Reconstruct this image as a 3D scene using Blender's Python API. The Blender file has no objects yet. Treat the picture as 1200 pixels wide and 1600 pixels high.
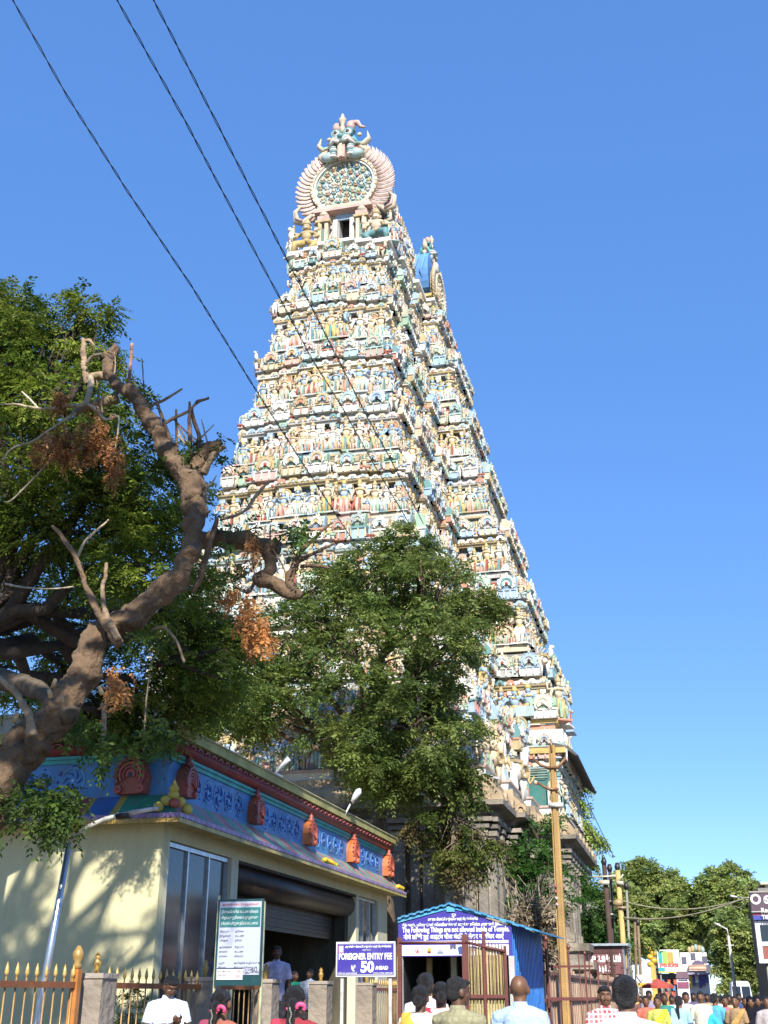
import bpy, math, random
import numpy as np
from mathutils import Matrix, Vector
random.seed(7); RNG = np.random.default_rng(7)
S = bpy.context.scene; COL = S.collection
R = math.radians; PI = math.pi
# ---------------------------------------------------------------- camera, sky, sun, exposure
cd = bpy.data.cameras.new('camera'); cam = bpy.data.objects.new('camera', cd); COL.objects.link(cam)
cam.location = (0, 0, 1.62); cam.rotation_euler = (R(90 + 23.2), 0, R(14.15))
cd.sensor_fit = 'VERTICAL'; cd.sensor_height = 36; cd.lens = 39.53; cd.clip_start = 0.1; cd.clip_end = 4000
S.camera = cam
SUN_EL, SUN_AZ = 34.0, 160.0            # azimuth clockwise from +Y (along the street)
W = bpy.data.worlds.new('World'); S.world = W; W.use_nodes = True
nt = W.node_tree; bg = nt.nodes['Background']
sky = nt.nodes.new('ShaderNodeTexSky'); sky.sky_type = 'NISHITA'; sky.sun_disc = False
sky.sun_elevation = R(SUN_EL); sky.sun_rotation = R(SUN_AZ); sky.altitude = 2500
sky.air_density = 1.0; sky.dust_density = 0.3; sky.ozone_density = 3.0
hs = nt.nodes.new('ShaderNodeHueSaturation'); hs.inputs['Saturation'].default_value = 1.08; hs.inputs['Value'].default_value = 1.3
mxs = nt.nodes.new('ShaderNodeMix'); mxs.data_type = 'RGBA'; mxs.inputs[0].default_value = .55; mxs.inputs[7].default_value = (.6, 1.75, 4.75, 1)
nt.links.new(sky.outputs[0], hs.inputs['Color']); nt.links.new(hs.outputs[0], mxs.inputs[6]); nt.links.new(mxs.outputs[2], bg.inputs[0]); bg.inputs[1].default_value = 0.13
sd = bpy.data.lights.new('sun', 'SUN'); sun = bpy.data.objects.new('sun', sd); COL.objects.link(sun)
sd.energy = 5.0; sd.angle = R(0.5); sd.color = (1, .955, .87)
ts = Vector((math.sin(R(SUN_AZ)) * math.cos(R(SUN_EL)), math.cos(R(SUN_AZ)) * math.cos(R(SUN_EL)), math.sin(R(SUN_EL))))
sun.rotation_euler = ts.to_track_quat('Z', 'Y').to_euler()
S.view_settings.view_transform = 'Standard'; S.view_settings.look = 'None'
S.view_settings.exposure = 0.68; S.view_settings.gamma = 1
S.render.engine = 'CYCLES'; S.cycles.max_bounces = 6; S.cycles.transparent_max_bounces = 8

# ---------------------------------------------------------------- pixel -> world helpers (photograph is 1200x1600)
_f = 1757.; _p = R(23.2); _a = R(14.15)
def ray(x, y):
    r = (x - 600) / _f; u = (800 - y) / _f
    dy = math.cos(_p) - u * math.sin(_p); dz = math.sin(_p) + u * math.cos(_p)
    return r * math.cos(_a) - dy * math.sin(_a), r * math.sin(_a) + dy * math.cos(_a), dz
def atY(x, y, Y): d = ray(x, y); t = Y / d[1]; return Vector((d[0] * t, Y, d[2] * t + 1.62))
def atX(x, y, X): d = ray(x, y); t = X / d[0]; return Vector((X, d[1] * t, d[2] * t + 1.62))
def atZ(x, y, Z): d = ray(x, y); t = (Z - 1.62) / d[2]; return Vector((d[0] * t, d[1] * t, Z))

# ---------------------------------------------------------------- mesh builder
class MB:
    def __init__(s): s.ch = []                       # chunks: verts, loops, sizes, colours, smooth
    def add(s, v, f, c=(.8, .8, .8), sm=False):
        v = np.asarray(v, float).reshape(-1, 3)
        sz = np.array([len(q) for q in f], int); lp = np.array([i for q in f for i in q], int)
        cc = np.asarray(c, float)
        if cc.ndim == 1: cc = np.tile(cc[:3], (len(sz), 1))
        s.ch.append((v, lp, sz, cc, np.full(len(sz), sm))); return s
    def raw(s, v, lp, sz, c, sm): s.ch.append((v, lp, sz, c, sm)); return s
    def flat(s):
        if not s.ch: return (np.zeros((0, 3)), np.zeros(0, int), np.zeros(0, int), np.zeros((0, 3)), np.zeros(0, bool))
        off = 0; L = []
        for v, lp, *_ in s.ch: L.append(lp + off); off += len(v)
        r = (np.concatenate([c[0] for c in s.ch]), np.concatenate(L), np.concatenate([c[2] for c in s.ch]),
             np.concatenate([c[3] for c in s.ch]), np.concatenate([c[4] for c in s.ch]))
        s.ch = [r]; return r
    def join(s, o, M=None, tint=None):
        v, lp, sz, c, sm = o.flat()
        if M is not None: M = np.array(M); v = v @ M[:3, :3].T + M[:3, 3]
        if tint is not None: c = c * np.asarray(tint)
        s.ch.append((v, lp, sz, c, sm)); return s
    def box(s, x0, x1, y0, y1, z0, z1, c=(.8, .8, .8)):
        v = [(x, y, z) for z in (z0, z1) for x, y in ((x0, y0), (x1, y0), (x1, y1), (x0, y1))]
        return s.add(v, [(3, 2, 1, 0), (4, 5, 6, 7), (0, 1, 5, 4), (1, 2, 6, 5), (2, 3, 7, 6), (3, 0, 4, 7)], c)
    def cbox(s, cx, cy, cz, sx, sy, sz, c=(.8, .8, .8)):
        return s.box(cx - sx / 2, cx + sx / 2, cy - sy / 2, cy + sy / 2, cz - sz / 2, cz + sz / 2, c)
    def tube(s, pts, rad, n=6, c=(.8, .8, .8), sm=True, flat=1.0, cap=True, jit=0.0):
        pts = [Vector(p) for p in pts]; m = len(pts)
        if not hasattr(rad, '__len__'): rad = [rad] * m
        v = []; up = None
        for i, p in enumerate(pts):
            t = (pts[min(i + 1, m - 1)] - pts[max(i - 1, 0)]).normalized()
            if up is None: up = Vector((0, 0, 1)) if abs(t.z) < .9 else Vector((0, 1, 0))
            a = t.cross(up)
            if a.length < 1e-4: a = t.cross(Vector((1, 0, 0)))
            a.normalize(); b = a.cross(t).normalized(); up = b
            for k in range(n):
                w = 2 * PI * k / n; rr = rad[i] * (1 + random.uniform(-jit, jit))
                v.append(p + a * math.cos(w) * rr + b * math.sin(w) * rr * flat)
        f = [(i * n + k, i * n + (k + 1) % n, (i + 1) * n + (k + 1) % n, (i + 1) * n + k) for i in range(m - 1) for k in range(n)]
        if cap: f += [tuple(range(n))[::-1], tuple((m - 1) * n + k for k in range(n))]
        return s.add(v, f, c, sm)
    def ell(s, cx, cy, cz, rx, ry, rz, c=(.8, .8, .8), n=8, m=5, sm=True):
        v = [(cx, cy, cz - rz)]
        for j in range(1, m):
            w = -PI / 2 + PI * j / m
            for k in range(n):
                q = 2 * PI * k / n; v.append((cx + rx * math.cos(w) * math.cos(q), cy + ry * math.cos(w) * math.sin(q), cz + rz * math.sin(w)))
        v.append((cx, cy, cz + rz)); T = len(v) - 1
        f = [(0, 1 + (k + 1) % n, 1 + k) for k in range(n)]
        f += [(1 + j * n + k, 1 + j * n + (k + 1) % n, 1 + (j + 1) * n + (k + 1) % n, 1 + (j + 1) * n + k) for j in range(m - 2) for k in range(n)]
        f += [(1 + (m - 2) * n + k, 1 + (m - 2) * n + (k + 1) % n, T) for k in range(n)]
        return s.add(v, f, c, sm)
    def lathe(s, prof, n=10, c=(.8, .8, .8), o=(0, 0, 0), sm=True, cols=None):
        v = [(o[0] + r * math.cos(2 * PI * k / n), o[1] + r * math.sin(2 * PI * k / n), o[2] + z) for r, z in prof for k in range(n)]
        m = len(prof)
        f = [(i * n + k, i * n + (k + 1) % n, (i + 1) * n + (k + 1) % n, (i + 1) * n + k) for i in range(m - 1) for k in range(n)]
        cc = [c] * len(f) if cols is None else [cols[i % len(cols)] for i in range(m - 1) for k in range(n)]
        f += [tuple(range(n))[::-1], tuple((m - 1) * n + k for k in range(n))]; cc += [cc[0], cc[-1]]
        return s.add(v, f, cc, sm)
    def prism(s, poly, d0, d1, c=(.8, .8, .8), ax='y'):
        # polygon in (u, z), extruded along y from d0 (front, smaller) to d1; ax='x' extrudes along x
        n = len(poly); mk = (lambda u, z, d: (u, d, z)) if ax == 'y' else ((lambda u, z, d: (d, u, z)) if ax == 'x' else (lambda u, z, d: (u, z, d)))
        v = [mk(u, z, d0) for u, z in poly] + [mk(u, z, d1) for u, z in poly]
        f = [tuple(range(n)), tuple(range(2 * n - 1, n - 1, -1))] + [((i + 1) % n, i, n + i, n + (i + 1) % n) for i in range(n)]
        return s.add(v, f, c)
    def ring(s, prof, n, cx, cz, y0, y1, a0=0, a1=2 * PI, c=(.8, .8, .8), sy=1.0):
        # flat arched band between radii prof=(r0,r1) in the xz plane, from depth y0 to y1
        r0, r1 = prof; v = []
        for k in range(n + 1):
            w = a0 + (a1 - a0) * k / n; cs, sn = math.cos(w), math.sin(w) * sy
            v += [(cx + r0 * cs, y0, cz + r0 * sn), (cx + r1 * cs, y0, cz + r1 * sn), (cx + r1 * cs, y1, cz + r1 * sn), (cx + r0 * cs, y1, cz + r0 * sn)]
        f = []
        for k in range(n):
            for j in range(4): f.append((4 * k + j, 4 * k + (j + 1) % 4, 4 * k + 4 + (j + 1) % 4, 4 * k + 4 + j))
        f += [(3, 2, 1, 0), (4 * n, 4 * n + 1, 4 * n + 2, 4 * n + 3)]
        return s.add(v, f, c)
    def mesh(s, name, org=None):
        v, lp, sz, c, sm = s.flat()
        if org is not None: v = v - np.array(org)
        me = bpy.data.meshes.new(name); me.vertices.add(len(v)); me.vertices.foreach_set('co', v.astype(np.float32).ravel())
        me.loops.add(len(lp)); me.loops.foreach_set('vertex_index', lp.astype(np.int32))
        me.polygons.add(len(sz)); me.polygons.foreach_set('loop_start', (np.cumsum(sz) - sz).astype(np.int32))
        try: me.polygons.foreach_set('loop_total', sz.astype(np.int32))
        except Exception: pass
        me.polygons.foreach_set('use_smooth', sm)
        at = me.color_attributes.new('paint', 'FLOAT_COLOR', 'CORNER')
        cc = np.ones((len(lp), 4), np.float32); cc[:, :3] = np.repeat(c, sz, axis=0)
        at.data.foreach_set('color', cc.ravel()); me.update(calc_edges=True); me.validate(); return me

def tag(o, label=None, cat=None, group=None, kind=None):
    if label: o['label'] = label
    if cat: o['category'] = cat
    if group: o['group'] = group
    if kind: o['kind'] = kind
    return o
def wloc(p):
    l = Vector((0, 0, 0))
    while p is not None: l += p.location; p = p.parent
    return l
def obj(name, mb, m, parent=None, world=True):
    """one mesh object; vertices are given in world coordinates unless world=False"""
    org = wloc(parent) if (world and parent is not None) else None
    me = mb.mesh(name, org) if isinstance(mb, MB) else mb
    me.materials.clear(); me.materials.append(m)
    o = bpy.data.objects.new(name, me); COL.objects.link(o); o.parent = parent; return o
def empty(name, loc, label=None, cat=None, group=None, rz=0):
    o = bpy.data.objects.new(name, None); COL.objects.link(o); o.location = loc; o.rotation_euler = (0, 0, rz)
    o.empty_display_size = .3; return tag(o, label, cat, group)
def dup(o, parent=None):
    c = o.copy(); COL.objects.link(c); c.parent = parent
    for ch in list(o.children): dup(ch, c)
    return c
from mathutils import noise as _nz
def gnarl(mb, amp, sc=5.0, r=None):
    """lumpy bark: pushes every vertex by fractal noise"""
    for i, (v, *rest) in enumerate(mb.ch):
        w = v.copy()
        for k in range(len(v)):
            p = Vector(v[k]) * sc; d = _nz.fractal(p, .8, 2.1, 4), _nz.fractal(p + Vector((9, 3, 1)), .8, 2.1, 4), _nz.fractal(p + Vector((2, 7, 5)), .8, 2.1, 4)
            w[k] += np.array(d) * amp
        mb.ch[i] = (w, *rest)
    return mb
def TRS(x, y, z, rz=0, s=1, sx=1):
    return Matrix.Translation((x, y, z)) @ Matrix.Rotation(rz, 4, 'Z') @ Matrix.Diagonal((s * sx, s, s, 1))

# ---------------------------------------------------------------- materials
def mat(name, col=None, rough=.7, ns=3.0, amt=.25, bump=.0, bs=20.0, metal=0.0, dirt=None, dscale=1.5, damt=.5, trans=None, spec=.5, stretch=None):
    """procedural: colour (or the painted attribute), noise variation, stains and bump"""
    m = bpy.data.materials.new(name); m.use_nodes = True; N = m.node_tree.nodes; Lk = m.node_tree.links; b = N['Principled BSDF']
    tc = N.new('ShaderNodeTexCoord'); mp = N.new('ShaderNodeMapping'); Lk.new(tc.outputs['Object'], mp.inputs[0])
    if stretch: mp.inputs['Scale'].default_value = stretch
    if col is None: a = N.new('ShaderNodeAttribute'); a.attribute_name = 'paint'; src = a.outputs['Color']
    else: a = N.new('ShaderNodeRGB'); a.outputs[0].default_value = (*col, 1); src = a.outputs[0]
    n1 = N.new('ShaderNodeTexNoise'); n1.inputs['Scale'].default_value = ns; n1.inputs['Detail'].default_value = 6; Lk.new(mp.outputs[0], n1.inputs['Vector'])
    mr = N.new('ShaderNodeMapRange'); mr.inputs[1].default_value = .3; mr.inputs[2].default_value = .7; mr.inputs[3].default_value = 1 - amt; mr.inputs[4].default_value = 1 + amt * .6
    Lk.new(n1.outputs[0], mr.inputs[0])
    mx = N.new('ShaderNodeVectorMath'); mx.operation = 'SCALE'; Lk.new(src, mx.inputs[0]); Lk.new(mr.outputs[0], mx.inputs['Scale']); out = mx.outputs[0]
    if dirt:
        n2 = N.new('ShaderNodeTexNoise'); n2.inputs['Scale'].default_value = dscale; n2.inputs['Detail'].default_value = 8; n2.inputs['Roughness'].default_value = .7; Lk.new(mp.outputs[0], n2.inputs['Vector'])
        r2 = N.new('ShaderNodeMapRange'); r2.inputs[1].default_value = .5; r2.inputs[2].default_value = .72; r2.inputs[3].default_value = 0; r2.inputs[4].default_value = damt; Lk.new(n2.outputs[0], r2.inputs[0])
        mi = N.new('ShaderNodeMix'); mi.data_type = 'RGBA'; Lk.new(r2.outputs[0], mi.inputs[0]); Lk.new(out, mi.inputs[6]); mi.inputs[7].default_value = (*dirt, 1); out = mi.outputs[2]
    Lk.new(out, b.inputs['Base Color'])
    b.inputs['Roughness'].default_value = rough; b.inputs['Metallic'].default_value = metal; b.inputs['Specular IOR Level'].default_value = spec
    if bump:
        n3 = N.new('ShaderNodeTexNoise'); n3.inputs['Scale'].default_value = bs; n3.inputs['Detail'].default_value = 8; Lk.new(mp.outputs[0], n3.inputs['Vector'])
        bp = N.new('ShaderNodeBump'); bp.inputs['Strength'].default_value = bump; bp.inputs['Distance'].default_value = .05; Lk.new(n3.outputs[0], bp.inputs['Height']); Lk.new(bp.outputs[0], b.inputs['Normal'])
    if trans:
        t = N.new('ShaderNodeBsdfTranslucent'); ms = N.new('ShaderNodeMixShader'); ms.inputs[0].default_value = trans; Lk.new(out, t.inputs[0])
        Lk.new(b.outputs[0], ms.inputs[1]); Lk.new(t.outputs[0], ms.inputs[2]); Lk.new(ms.outputs[0], N['Material Output'].inputs[0])
    return m
M_STUC = mat('painted_stucco', None, .7, 1.2, .2, .35, 25, dirt=(.16, .155, .15), dscale=1.4, damt=.6, stretch=(1.3, 1.3, .7))
M_STATUE = mat('painted_figures', None, .65, 6, .22, .3, 40, dirt=(.17, .165, .16), dscale=2.6, damt=.55)
M_STONE = mat('weathered_stone', None, .85, .9, .4, .8, 9, dirt=(.05, .045, .04), dscale=.7, damt=.75)
M_PAINT = mat('gloss_paint', None, .5, 2.0, .25, .25, 30, dirt=(.12, .1, .08), dscale=2.6, damt=.55)
M_PLAST = mat('wall_plaster', None, .85, .8, .14, .2, 50, dirt=(.2, .18, .11), dscale=1.6, damt=.4, stretch=(1.4, 1.4, .35))
M_CONC = mat('raw_concrete', None, .9, 2, .25, .35, 30, dirt=(.15, .13, .1), dscale=1.6, damt=.5)
M_METAL = mat('painted_metal', None, .4, 5, .25, .1, 40, metal=.15, dirt=(.12, .06, .03), dscale=6, damt=.5)
M_CHROME = mat('galvanised_metal', (.55, .57, .6), .3, 8, .2, .05, 60, metal=.9)
M_BARK = mat('tree_bark', None, .95, 5, .35, 1.0, 14, dirt=(.05, .035, .025), dscale=7, damt=.6)
M_LEAF = mat('green_leaves', None, .55, .5, .35, trans=.42, spec=.3)
M_DRY = mat('dry_leaves', None, .8, 4, .3, trans=.25)
M_CLOTH = mat('woven_cloth', None, .9, 18, .1, .35, 30, spec=.15)
M_SKIN = mat('skin', (.16, .075, .038), .5, 14, .12, .05, 120)
M_HAIR = mat('black_hair', (.012, .01, .009), .45, 60, .5, .6, 160)
M_SIGN = mat('sign_enamel', None, .4, 2, .06, dirt=(.3, .28, .25), dscale=4, damt=.12)
M_BRICKROAD = mat('asphalt', (.07, .066, .06), .9, 1.5, .3, .5, 60)
M_DUST = mat('dusty_ground', (.2, .165, .12), .95, .6, .3, .4, 30)
M_WIRE = mat('black_cable', (.015, .015, .015), .6)
def glass_mat():
    m = bpy.data.materials.new('tinted_glass'); m.use_nodes = True; b = m.node_tree.nodes['Principled BSDF']
    n = m.node_tree.nodes.new('ShaderNodeTexNoise'); n.inputs['Scale'].default_value = 1.3; r = m.node_tree.nodes.new('ShaderNodeMapRange')
    r.inputs[3].default_value = .05; r.inputs[4].default_value = .22; m.node_tree.links.new(n.outputs[0], r.inputs[0]); m.node_tree.links.new(r.outputs[0], b.inputs['Roughness'])
    b.inputs['Base Color'].default_value = (.02, .028, .035, 1); b.inputs['Specular IOR Level'].default_value = .6; return m
M_GLASS = glass_mat()
# ================================================================ THE GATE TOWER
CX, CY = -15.45, 59.6
ZT = [9.3, 13.3, 17.6, 21.8, 25.5, 29.2, 32.9, 37.1, 40.35]
HX = [7.7, 6.4, 5.35, 4.5, 3.92, 3.4, 2.95, 2.5, 2.5]
HY = [15.8, 14.8, 13.8, 12.8, 11.9, 11.0, 10.1, 9.1, 8.3]
BAY = [1.75, 2.7, 2.75, 2.65, 2.2, 1.8, 1.45, .95, .8]
BW = [.31, .30, .29, .28, .27, .26, .26, .26, .26]
CREAM = (.66, .57, .40); WHITE = (.78, .75, .67); OCHRE = (.56, .42, .21); AQUA = (.42, .55, .53); TEAL = (.15, .33, .33)
PINK = (.66, .43, .36); SALMON = (.62, .28, .18); SKYB = (.40, .55, .70); LGREEN = (.38, .55, .38); BRICK = (.45, .10, .06); BLUE = (.10, .28, .62)
GREYW = (.58, .57, .54); DARK = (.05, .045, .04); YEL = (.64, .47, .16); FLESH = (.78, .62, .42); BRONZE = (.4, .28, .12)
_d = lambda c, k=.79: tuple(np.clip(np.array(c) * k, 0, 1))
CREAM, WHITE, OCHRE, AQUA, TEAL, PINK, SALMON, SKYB, LGREEN, BRICK, GREYW, YEL, FLESH = [_d(c) for c in (CREAM, WHITE, OCHRE, AQUA, TEAL, PINK, SALMON, SKYB, LGREEN, BRICK, GREYW, YEL, FLESH)]; WHITE = _d(WHITE, 1.12)
PAL = [CREAM] * 4 + [WHITE] * 6 + [OCHRE] * 2 + [AQUA] * 2 + [PINK, SKYB, SKYB, SKYB, LGREEN, SALMON, TEAL, GREYW, GREYW]
PALW = [CREAM, CREAM, GREYW, AQUA, WHITE, SKYB, OCHRE, GREYW, WHITE]
SKIN = [CREAM, CREAM, FLESH, WHITE, WHITE, WHITE, SKYB, SKYB, AQUA, FLESH, OCHRE]
CLO = [YEL, WHITE, WHITE, WHITE, CREAM, SALMON, TEAL, AQUA, OCHRE, PINK, SKYB, BRICK, CREAM, LGREEN]
rc = random.choice

def outline(hx, hy, p, bay, bw):
    """counter-clockwise plan; a list of points and, per edge, the outward normal"""
    fs = [(.62, 0, .25), (.28, .25, .55)]; q = []
    # front, left to right
    xs = [(-hx - p, -hy - p)]
    for u, a, b in fs: xs += [(-hx * u - p, -hy - a - p), (-hx * u - p, -hy - b - p)]
    fr = xs + [(-x, y) for x, y in xs[::-1]]
    ss = [(.78, 0, .35), (.5, .35, .7), (bw, .7, .7 + bay)]
    ys = []
    for u, a, b in ss: ys += [(hx + a + p, -hy * u - p), (hx + b + p, -hy * u - p)]
    rt = ys + [(x, -y) for x, y in ys[::-1]]
    bk = [(-x, -y) for x, y in fr]; lf = [(-x, -y) for x, y in rt]
    return fr + rt + bk + lf
def loft(mb, rings, cols):
    """rings: list of (z, outline); cols: per band colour or list of colours per edge"""
    n = len(rings[0][1]); v = [(CX + x, CY + y, z) for z, o in rings for x, y in o]
    f = []; c = []
    for i in range(len(rings) - 1):
        cb = cols[i]
        for k in range(n):
            f.append((i * n + k, i * n + (k + 1) % n, (i + 1) * n + (k + 1) % n, (i + 1) * n + k)); c.append(cb[k % len(cb)] if isinstance(cb, list) else cb)
    f.append(tuple(range(n))[::-1]); c.append(c[0]); f.append(tuple((len(rings) - 1) * n + k for k in range(n))); c.append(c[-1])
    mb.add(v, f, c)

def figure(seed, kind='stand'):
    r = random.Random(seed); m = MB(); sk = r.choice(SKIN); cl = r.choice(CLO); ac = r.choice(CLO); gold = r.choice([OCHRE, CREAM, YEL, OCHRE])
    m.cbox(0, 0, .02, .42, .28, .04, r.choice(PAL))
    if kind == 'stand':
        z0 = 0; sw = r.uniform(-.02, .03)
        for sx in (-1, 1):
            m.tube([(sx * .055, 0, .04), (sx * .07, -.015, .22), (sx * .055 + sw, 0, .44)], [.042, .05, .068], 6, cl)
            m.ell(sx * .06, -.04, .055, .035, .06, .02, sk, 5, 3)
        m.cbox(0, -.06, .25, .05, .03, .34, ac)
        for sx in (-1, 1): m.tube([(sx * .1, 0, .42), (sx * .17, 0, .2), (sx * .16, 0, .06)], [.03, .04, .02], 4, ac)
    else:
        z0 = -.2
        for sx in (-1, 1): m.tube([(sx * .06, 0, .2), (sx * .2, -.1, .16), (sx * .06, -.18, .12)], [.08, .065, .04], 6, cl)
        m.cbox(0, 0, .09, .36, .26, .1, ac)
        if r.random() < .5: m.tube([(.07, -.1, .18), (.1, -.16, .02)], [.05, .035], 5, cl)
    m.ell(sw if kind == 'stand' else 0, 0, .45 + z0, .115, .08, .06, gold, 7, 4)
    m.ell(0, 0, .58 + z0, .095, .07, .13, sk, 7, 4); m.ell(0, 0, .67 + z0, .15, .07, .055, sk, 7, 4)
    m.ell(0, -.05, .66 + z0, .08, .04, .035, gold, 6, 3)
    m.ell(0, -.01, .79 + z0, .055, .056, .07, sk, 7, 5); m.tube([(0, 0, .7 + z0), (0, 0, .75 + z0)], .035, 5, sk)
    m.lathe([(.068, .82 + z0), (.072, .85 + z0), (.055, .88 + z0), (.05, .91 + z0), (.03, .94 + z0), (.025, .97 + z0), (.008, 1.0 + z0)], 6, gold, (0, 0, 0))
    four = r.random() < .4
    for sx in (-1, 1):
        md = r.randrange(3)
        if md == 0: a = [(sx * .14, 0, .67), (sx * .2, -.02, .53), (sx * .12, -.09, .46)]
        elif md == 1: a = [(sx * .14, 0, .67), (sx * .22, 0, .56), (sx * .22, -.1, .68)]
        else: a = [(sx * .14, 0, .67), (sx * .19, 0, .52), (sx * .2, -.03, .38)]
        m.tube([(x, y, z + z0) for x, y, z in a], [.04, .034, .026], 5, sk); x, y, z = a[-1]; m.ell(x, y, z + z0, .03, .03, .035, gold, 5, 3)
        if four: m.tube([(sx * .13, .02, .68 + z0), (sx * .24, .03, .66 + z0), (sx * .25, .02, .8 + z0)], [.036, .03, .024], 5, sk); m.ell(sx * .25, .02, .84 + z0, .045, .02, .05, ac, 6, 3)
    if r.random() < .55:
        hc = r.choice([PINK, SALMON, TEAL, AQUA, WHITE, OCHRE]); m.ring((.17, .21), 10, 0, .8 + z0, .05, .1, -.6, PI + .6, gold); m.ring((.0, .17), 10, 0, .8 + z0, .07, .09, -.6, PI + .6, hc)
    if kind == 'stand' and r.random() < .5:
        hc = r.choice([PINK, SALMON, TEAL, AQUA, WHITE, CREAM]); m.cbox(0, .1, .42, .42, .03, .76, hc)
    return m
def beast(seed, c1=WHITE, c2=OCHRE):
    r = random.Random(seed); m = MB()       # rearing animal seen side on
    m.ell(0, 0, .5, .26, .12, .17, c1, 8, 5)
    for x, l in ((-.18, 0), (-.1, .05), (.14, 0), (.2, -.04)): m.tube([(x, -.03, .45), (x + l, -.05, .22), (x + l * .6, -.03, .02)], [.07, .045, .035], 5, c1)
    m.tube([(.2, 0, .55), (.28, 0, .72), (.26, -.02, .86)], [.11, .08, .07], 6, c1); m.ell(.31, -.03, .88, .1, .06, .07, c1, 7, 4)
    m.tube([(.24, 0, .93), (.22, 0, 1.0)], [.03, .01], 4, c2); m.ring((.1, .13), 6, .12, .5, -.14, .14, 0, 2 * PI, c2); m.cbox(0, 0, .66, .24, .2, .05, c2)
    m.tube([(-.25, 0, .5), (-.34, 0, .4), (-.33, 0, .2)], [.03, .02, .03], 4, c2); return m
def kudu(rad, cols, d=.14, spikes=True, n=14, tall=1.0):
    """horseshoe medallion facing -y, centre at origin, concentric rings"""
    m = MB(); k = len(cols); a0, a1 = -.75, PI + .75
    for i, c in enumerate(cols):
        r1 = rad * (1 - i * .8 / k); r0 = rad * (1 - (i + 1) * .8 / k); m.ring((r0, r1), n, 0, 0, -d * (.5 + .5 * (i % 2) + .12 * i), .1, a0, a1, c, tall)
    m.ell(0, -d * .5, 0, rad * .2, d * .8, rad * .24 * tall, rc([DARK, BRICK, cols[-1], CREAM]), 6, 4)
    if spikes:
        for j in range(9):
            w = a0 + (a1 - a0) * (j + .5) / 9; m.ell(rad * math.cos(w), -d * .4, rad * math.sin(w) * tall, rad * .13, d * .5, rad * .13, cols[0], 5, 3)
    m.lathe([(rad * .16, rad * tall * .95), (rad * .22, rad * tall * 1.1), (rad * .08, rad * tall * 1.25), (rad * .12, rad * tall * 1.33), (.005, rad * tall * 1.5)], 6, cols[-1])
    return m
def shrine(w, h, d, seed):
    """miniature barrel-roofed pavilion, front at -y, base at z=0"""
    r = random.Random(seed); m = MB(); c = [r.choice(PAL) for _ in range(6)]; c[1] = r.choice([CREAM, AQUA, LGREEN, OCHRE, SKYB, WHITE, TEAL])
    m.box(-w / 2, w / 2, -d, 0, 0, .3 * h, c[0]); m.box(-w / 2 - .05, w / 2 + .05, -d - .06, 0, .3 * h, .36 * h, c[2])
    for k in range(max(2, int(w / .3)) + 1):
        x = -w / 2 + w * k / max(2, int(w / .3)); m.cbox(x, -d - .02, .17 * h, .07, .07, .26 * h, c[3])
    prof = [(.02, .36 * h), (-.06, .44 * h), (-.05, .6 * h), (.08, .74 * h), (.5 * d, .8 * h)]
    poly = [(-d + a, z) for a, z in prof] + [(0, .8 * h), (0, .36 * h)]
    m.prism(poly, -w / 2, w / 2, c[1], 'x')
    for k in range(max(1, int(w / .5))):
        x = -w / 2 + w * (k + .5) / max(1, int(w / .5)); m.lathe([(.05, .8 * h), (.07, .85 * h), (.03, .9 * h), (.005, .98 * h)], 5, c[5], (x, -d * .4, 0))
    kr = min(.34 * h, w * .42)
    m.join(kudu(kr, [c[4], c[5], c[3]], .12), Matrix.Translation((0, -d - .06, .54 * h))); return m

tower = empty('temple_gateway_tower', (CX, CY, 0), 'towering multicoloured gateway tower covered with painted stucco figures above a stone base', 'temple tower')
FIG = [obj_m for obj_m in (figure(i).mesh('painted_statue') for i in range(14))]
FIGMB = [figure(i) for i in range(14)]
SEATMB = [figure(100 + i, 'sit') for i in range(8)] + [beast(3, WHITE, OCHRE), beast(4, FLESH, BRICK)]
SEAT = [m_.mesh('seated_statue') for m_ in SEATMB]
spots_f, spots_s, spots_r = [], [], []       # figures, seated figures, miniature shrines: (size, mesh index, matrix)
def walk(o, spacing):
    n = len(o)
    for k in range(n):
        (x0, y0), (x1, y1) = o[k], o[(k + 1) % n]; L = math.hypot(x1 - x0, y1 - y0)
        if L < .3: continue
        nx, ny = (y1 - y0) / L, -(x1 - x0) / L
        if ny > .5: continue                                  # away from the street side
        if nx < -.5 and max(y0, y1) > -o_hy + 2.5: continue
        rz = math.atan2(nx, -ny); m = max(1, round(L / spacing)); yield x0, y0, x1, y1, L, rz, m
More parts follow.
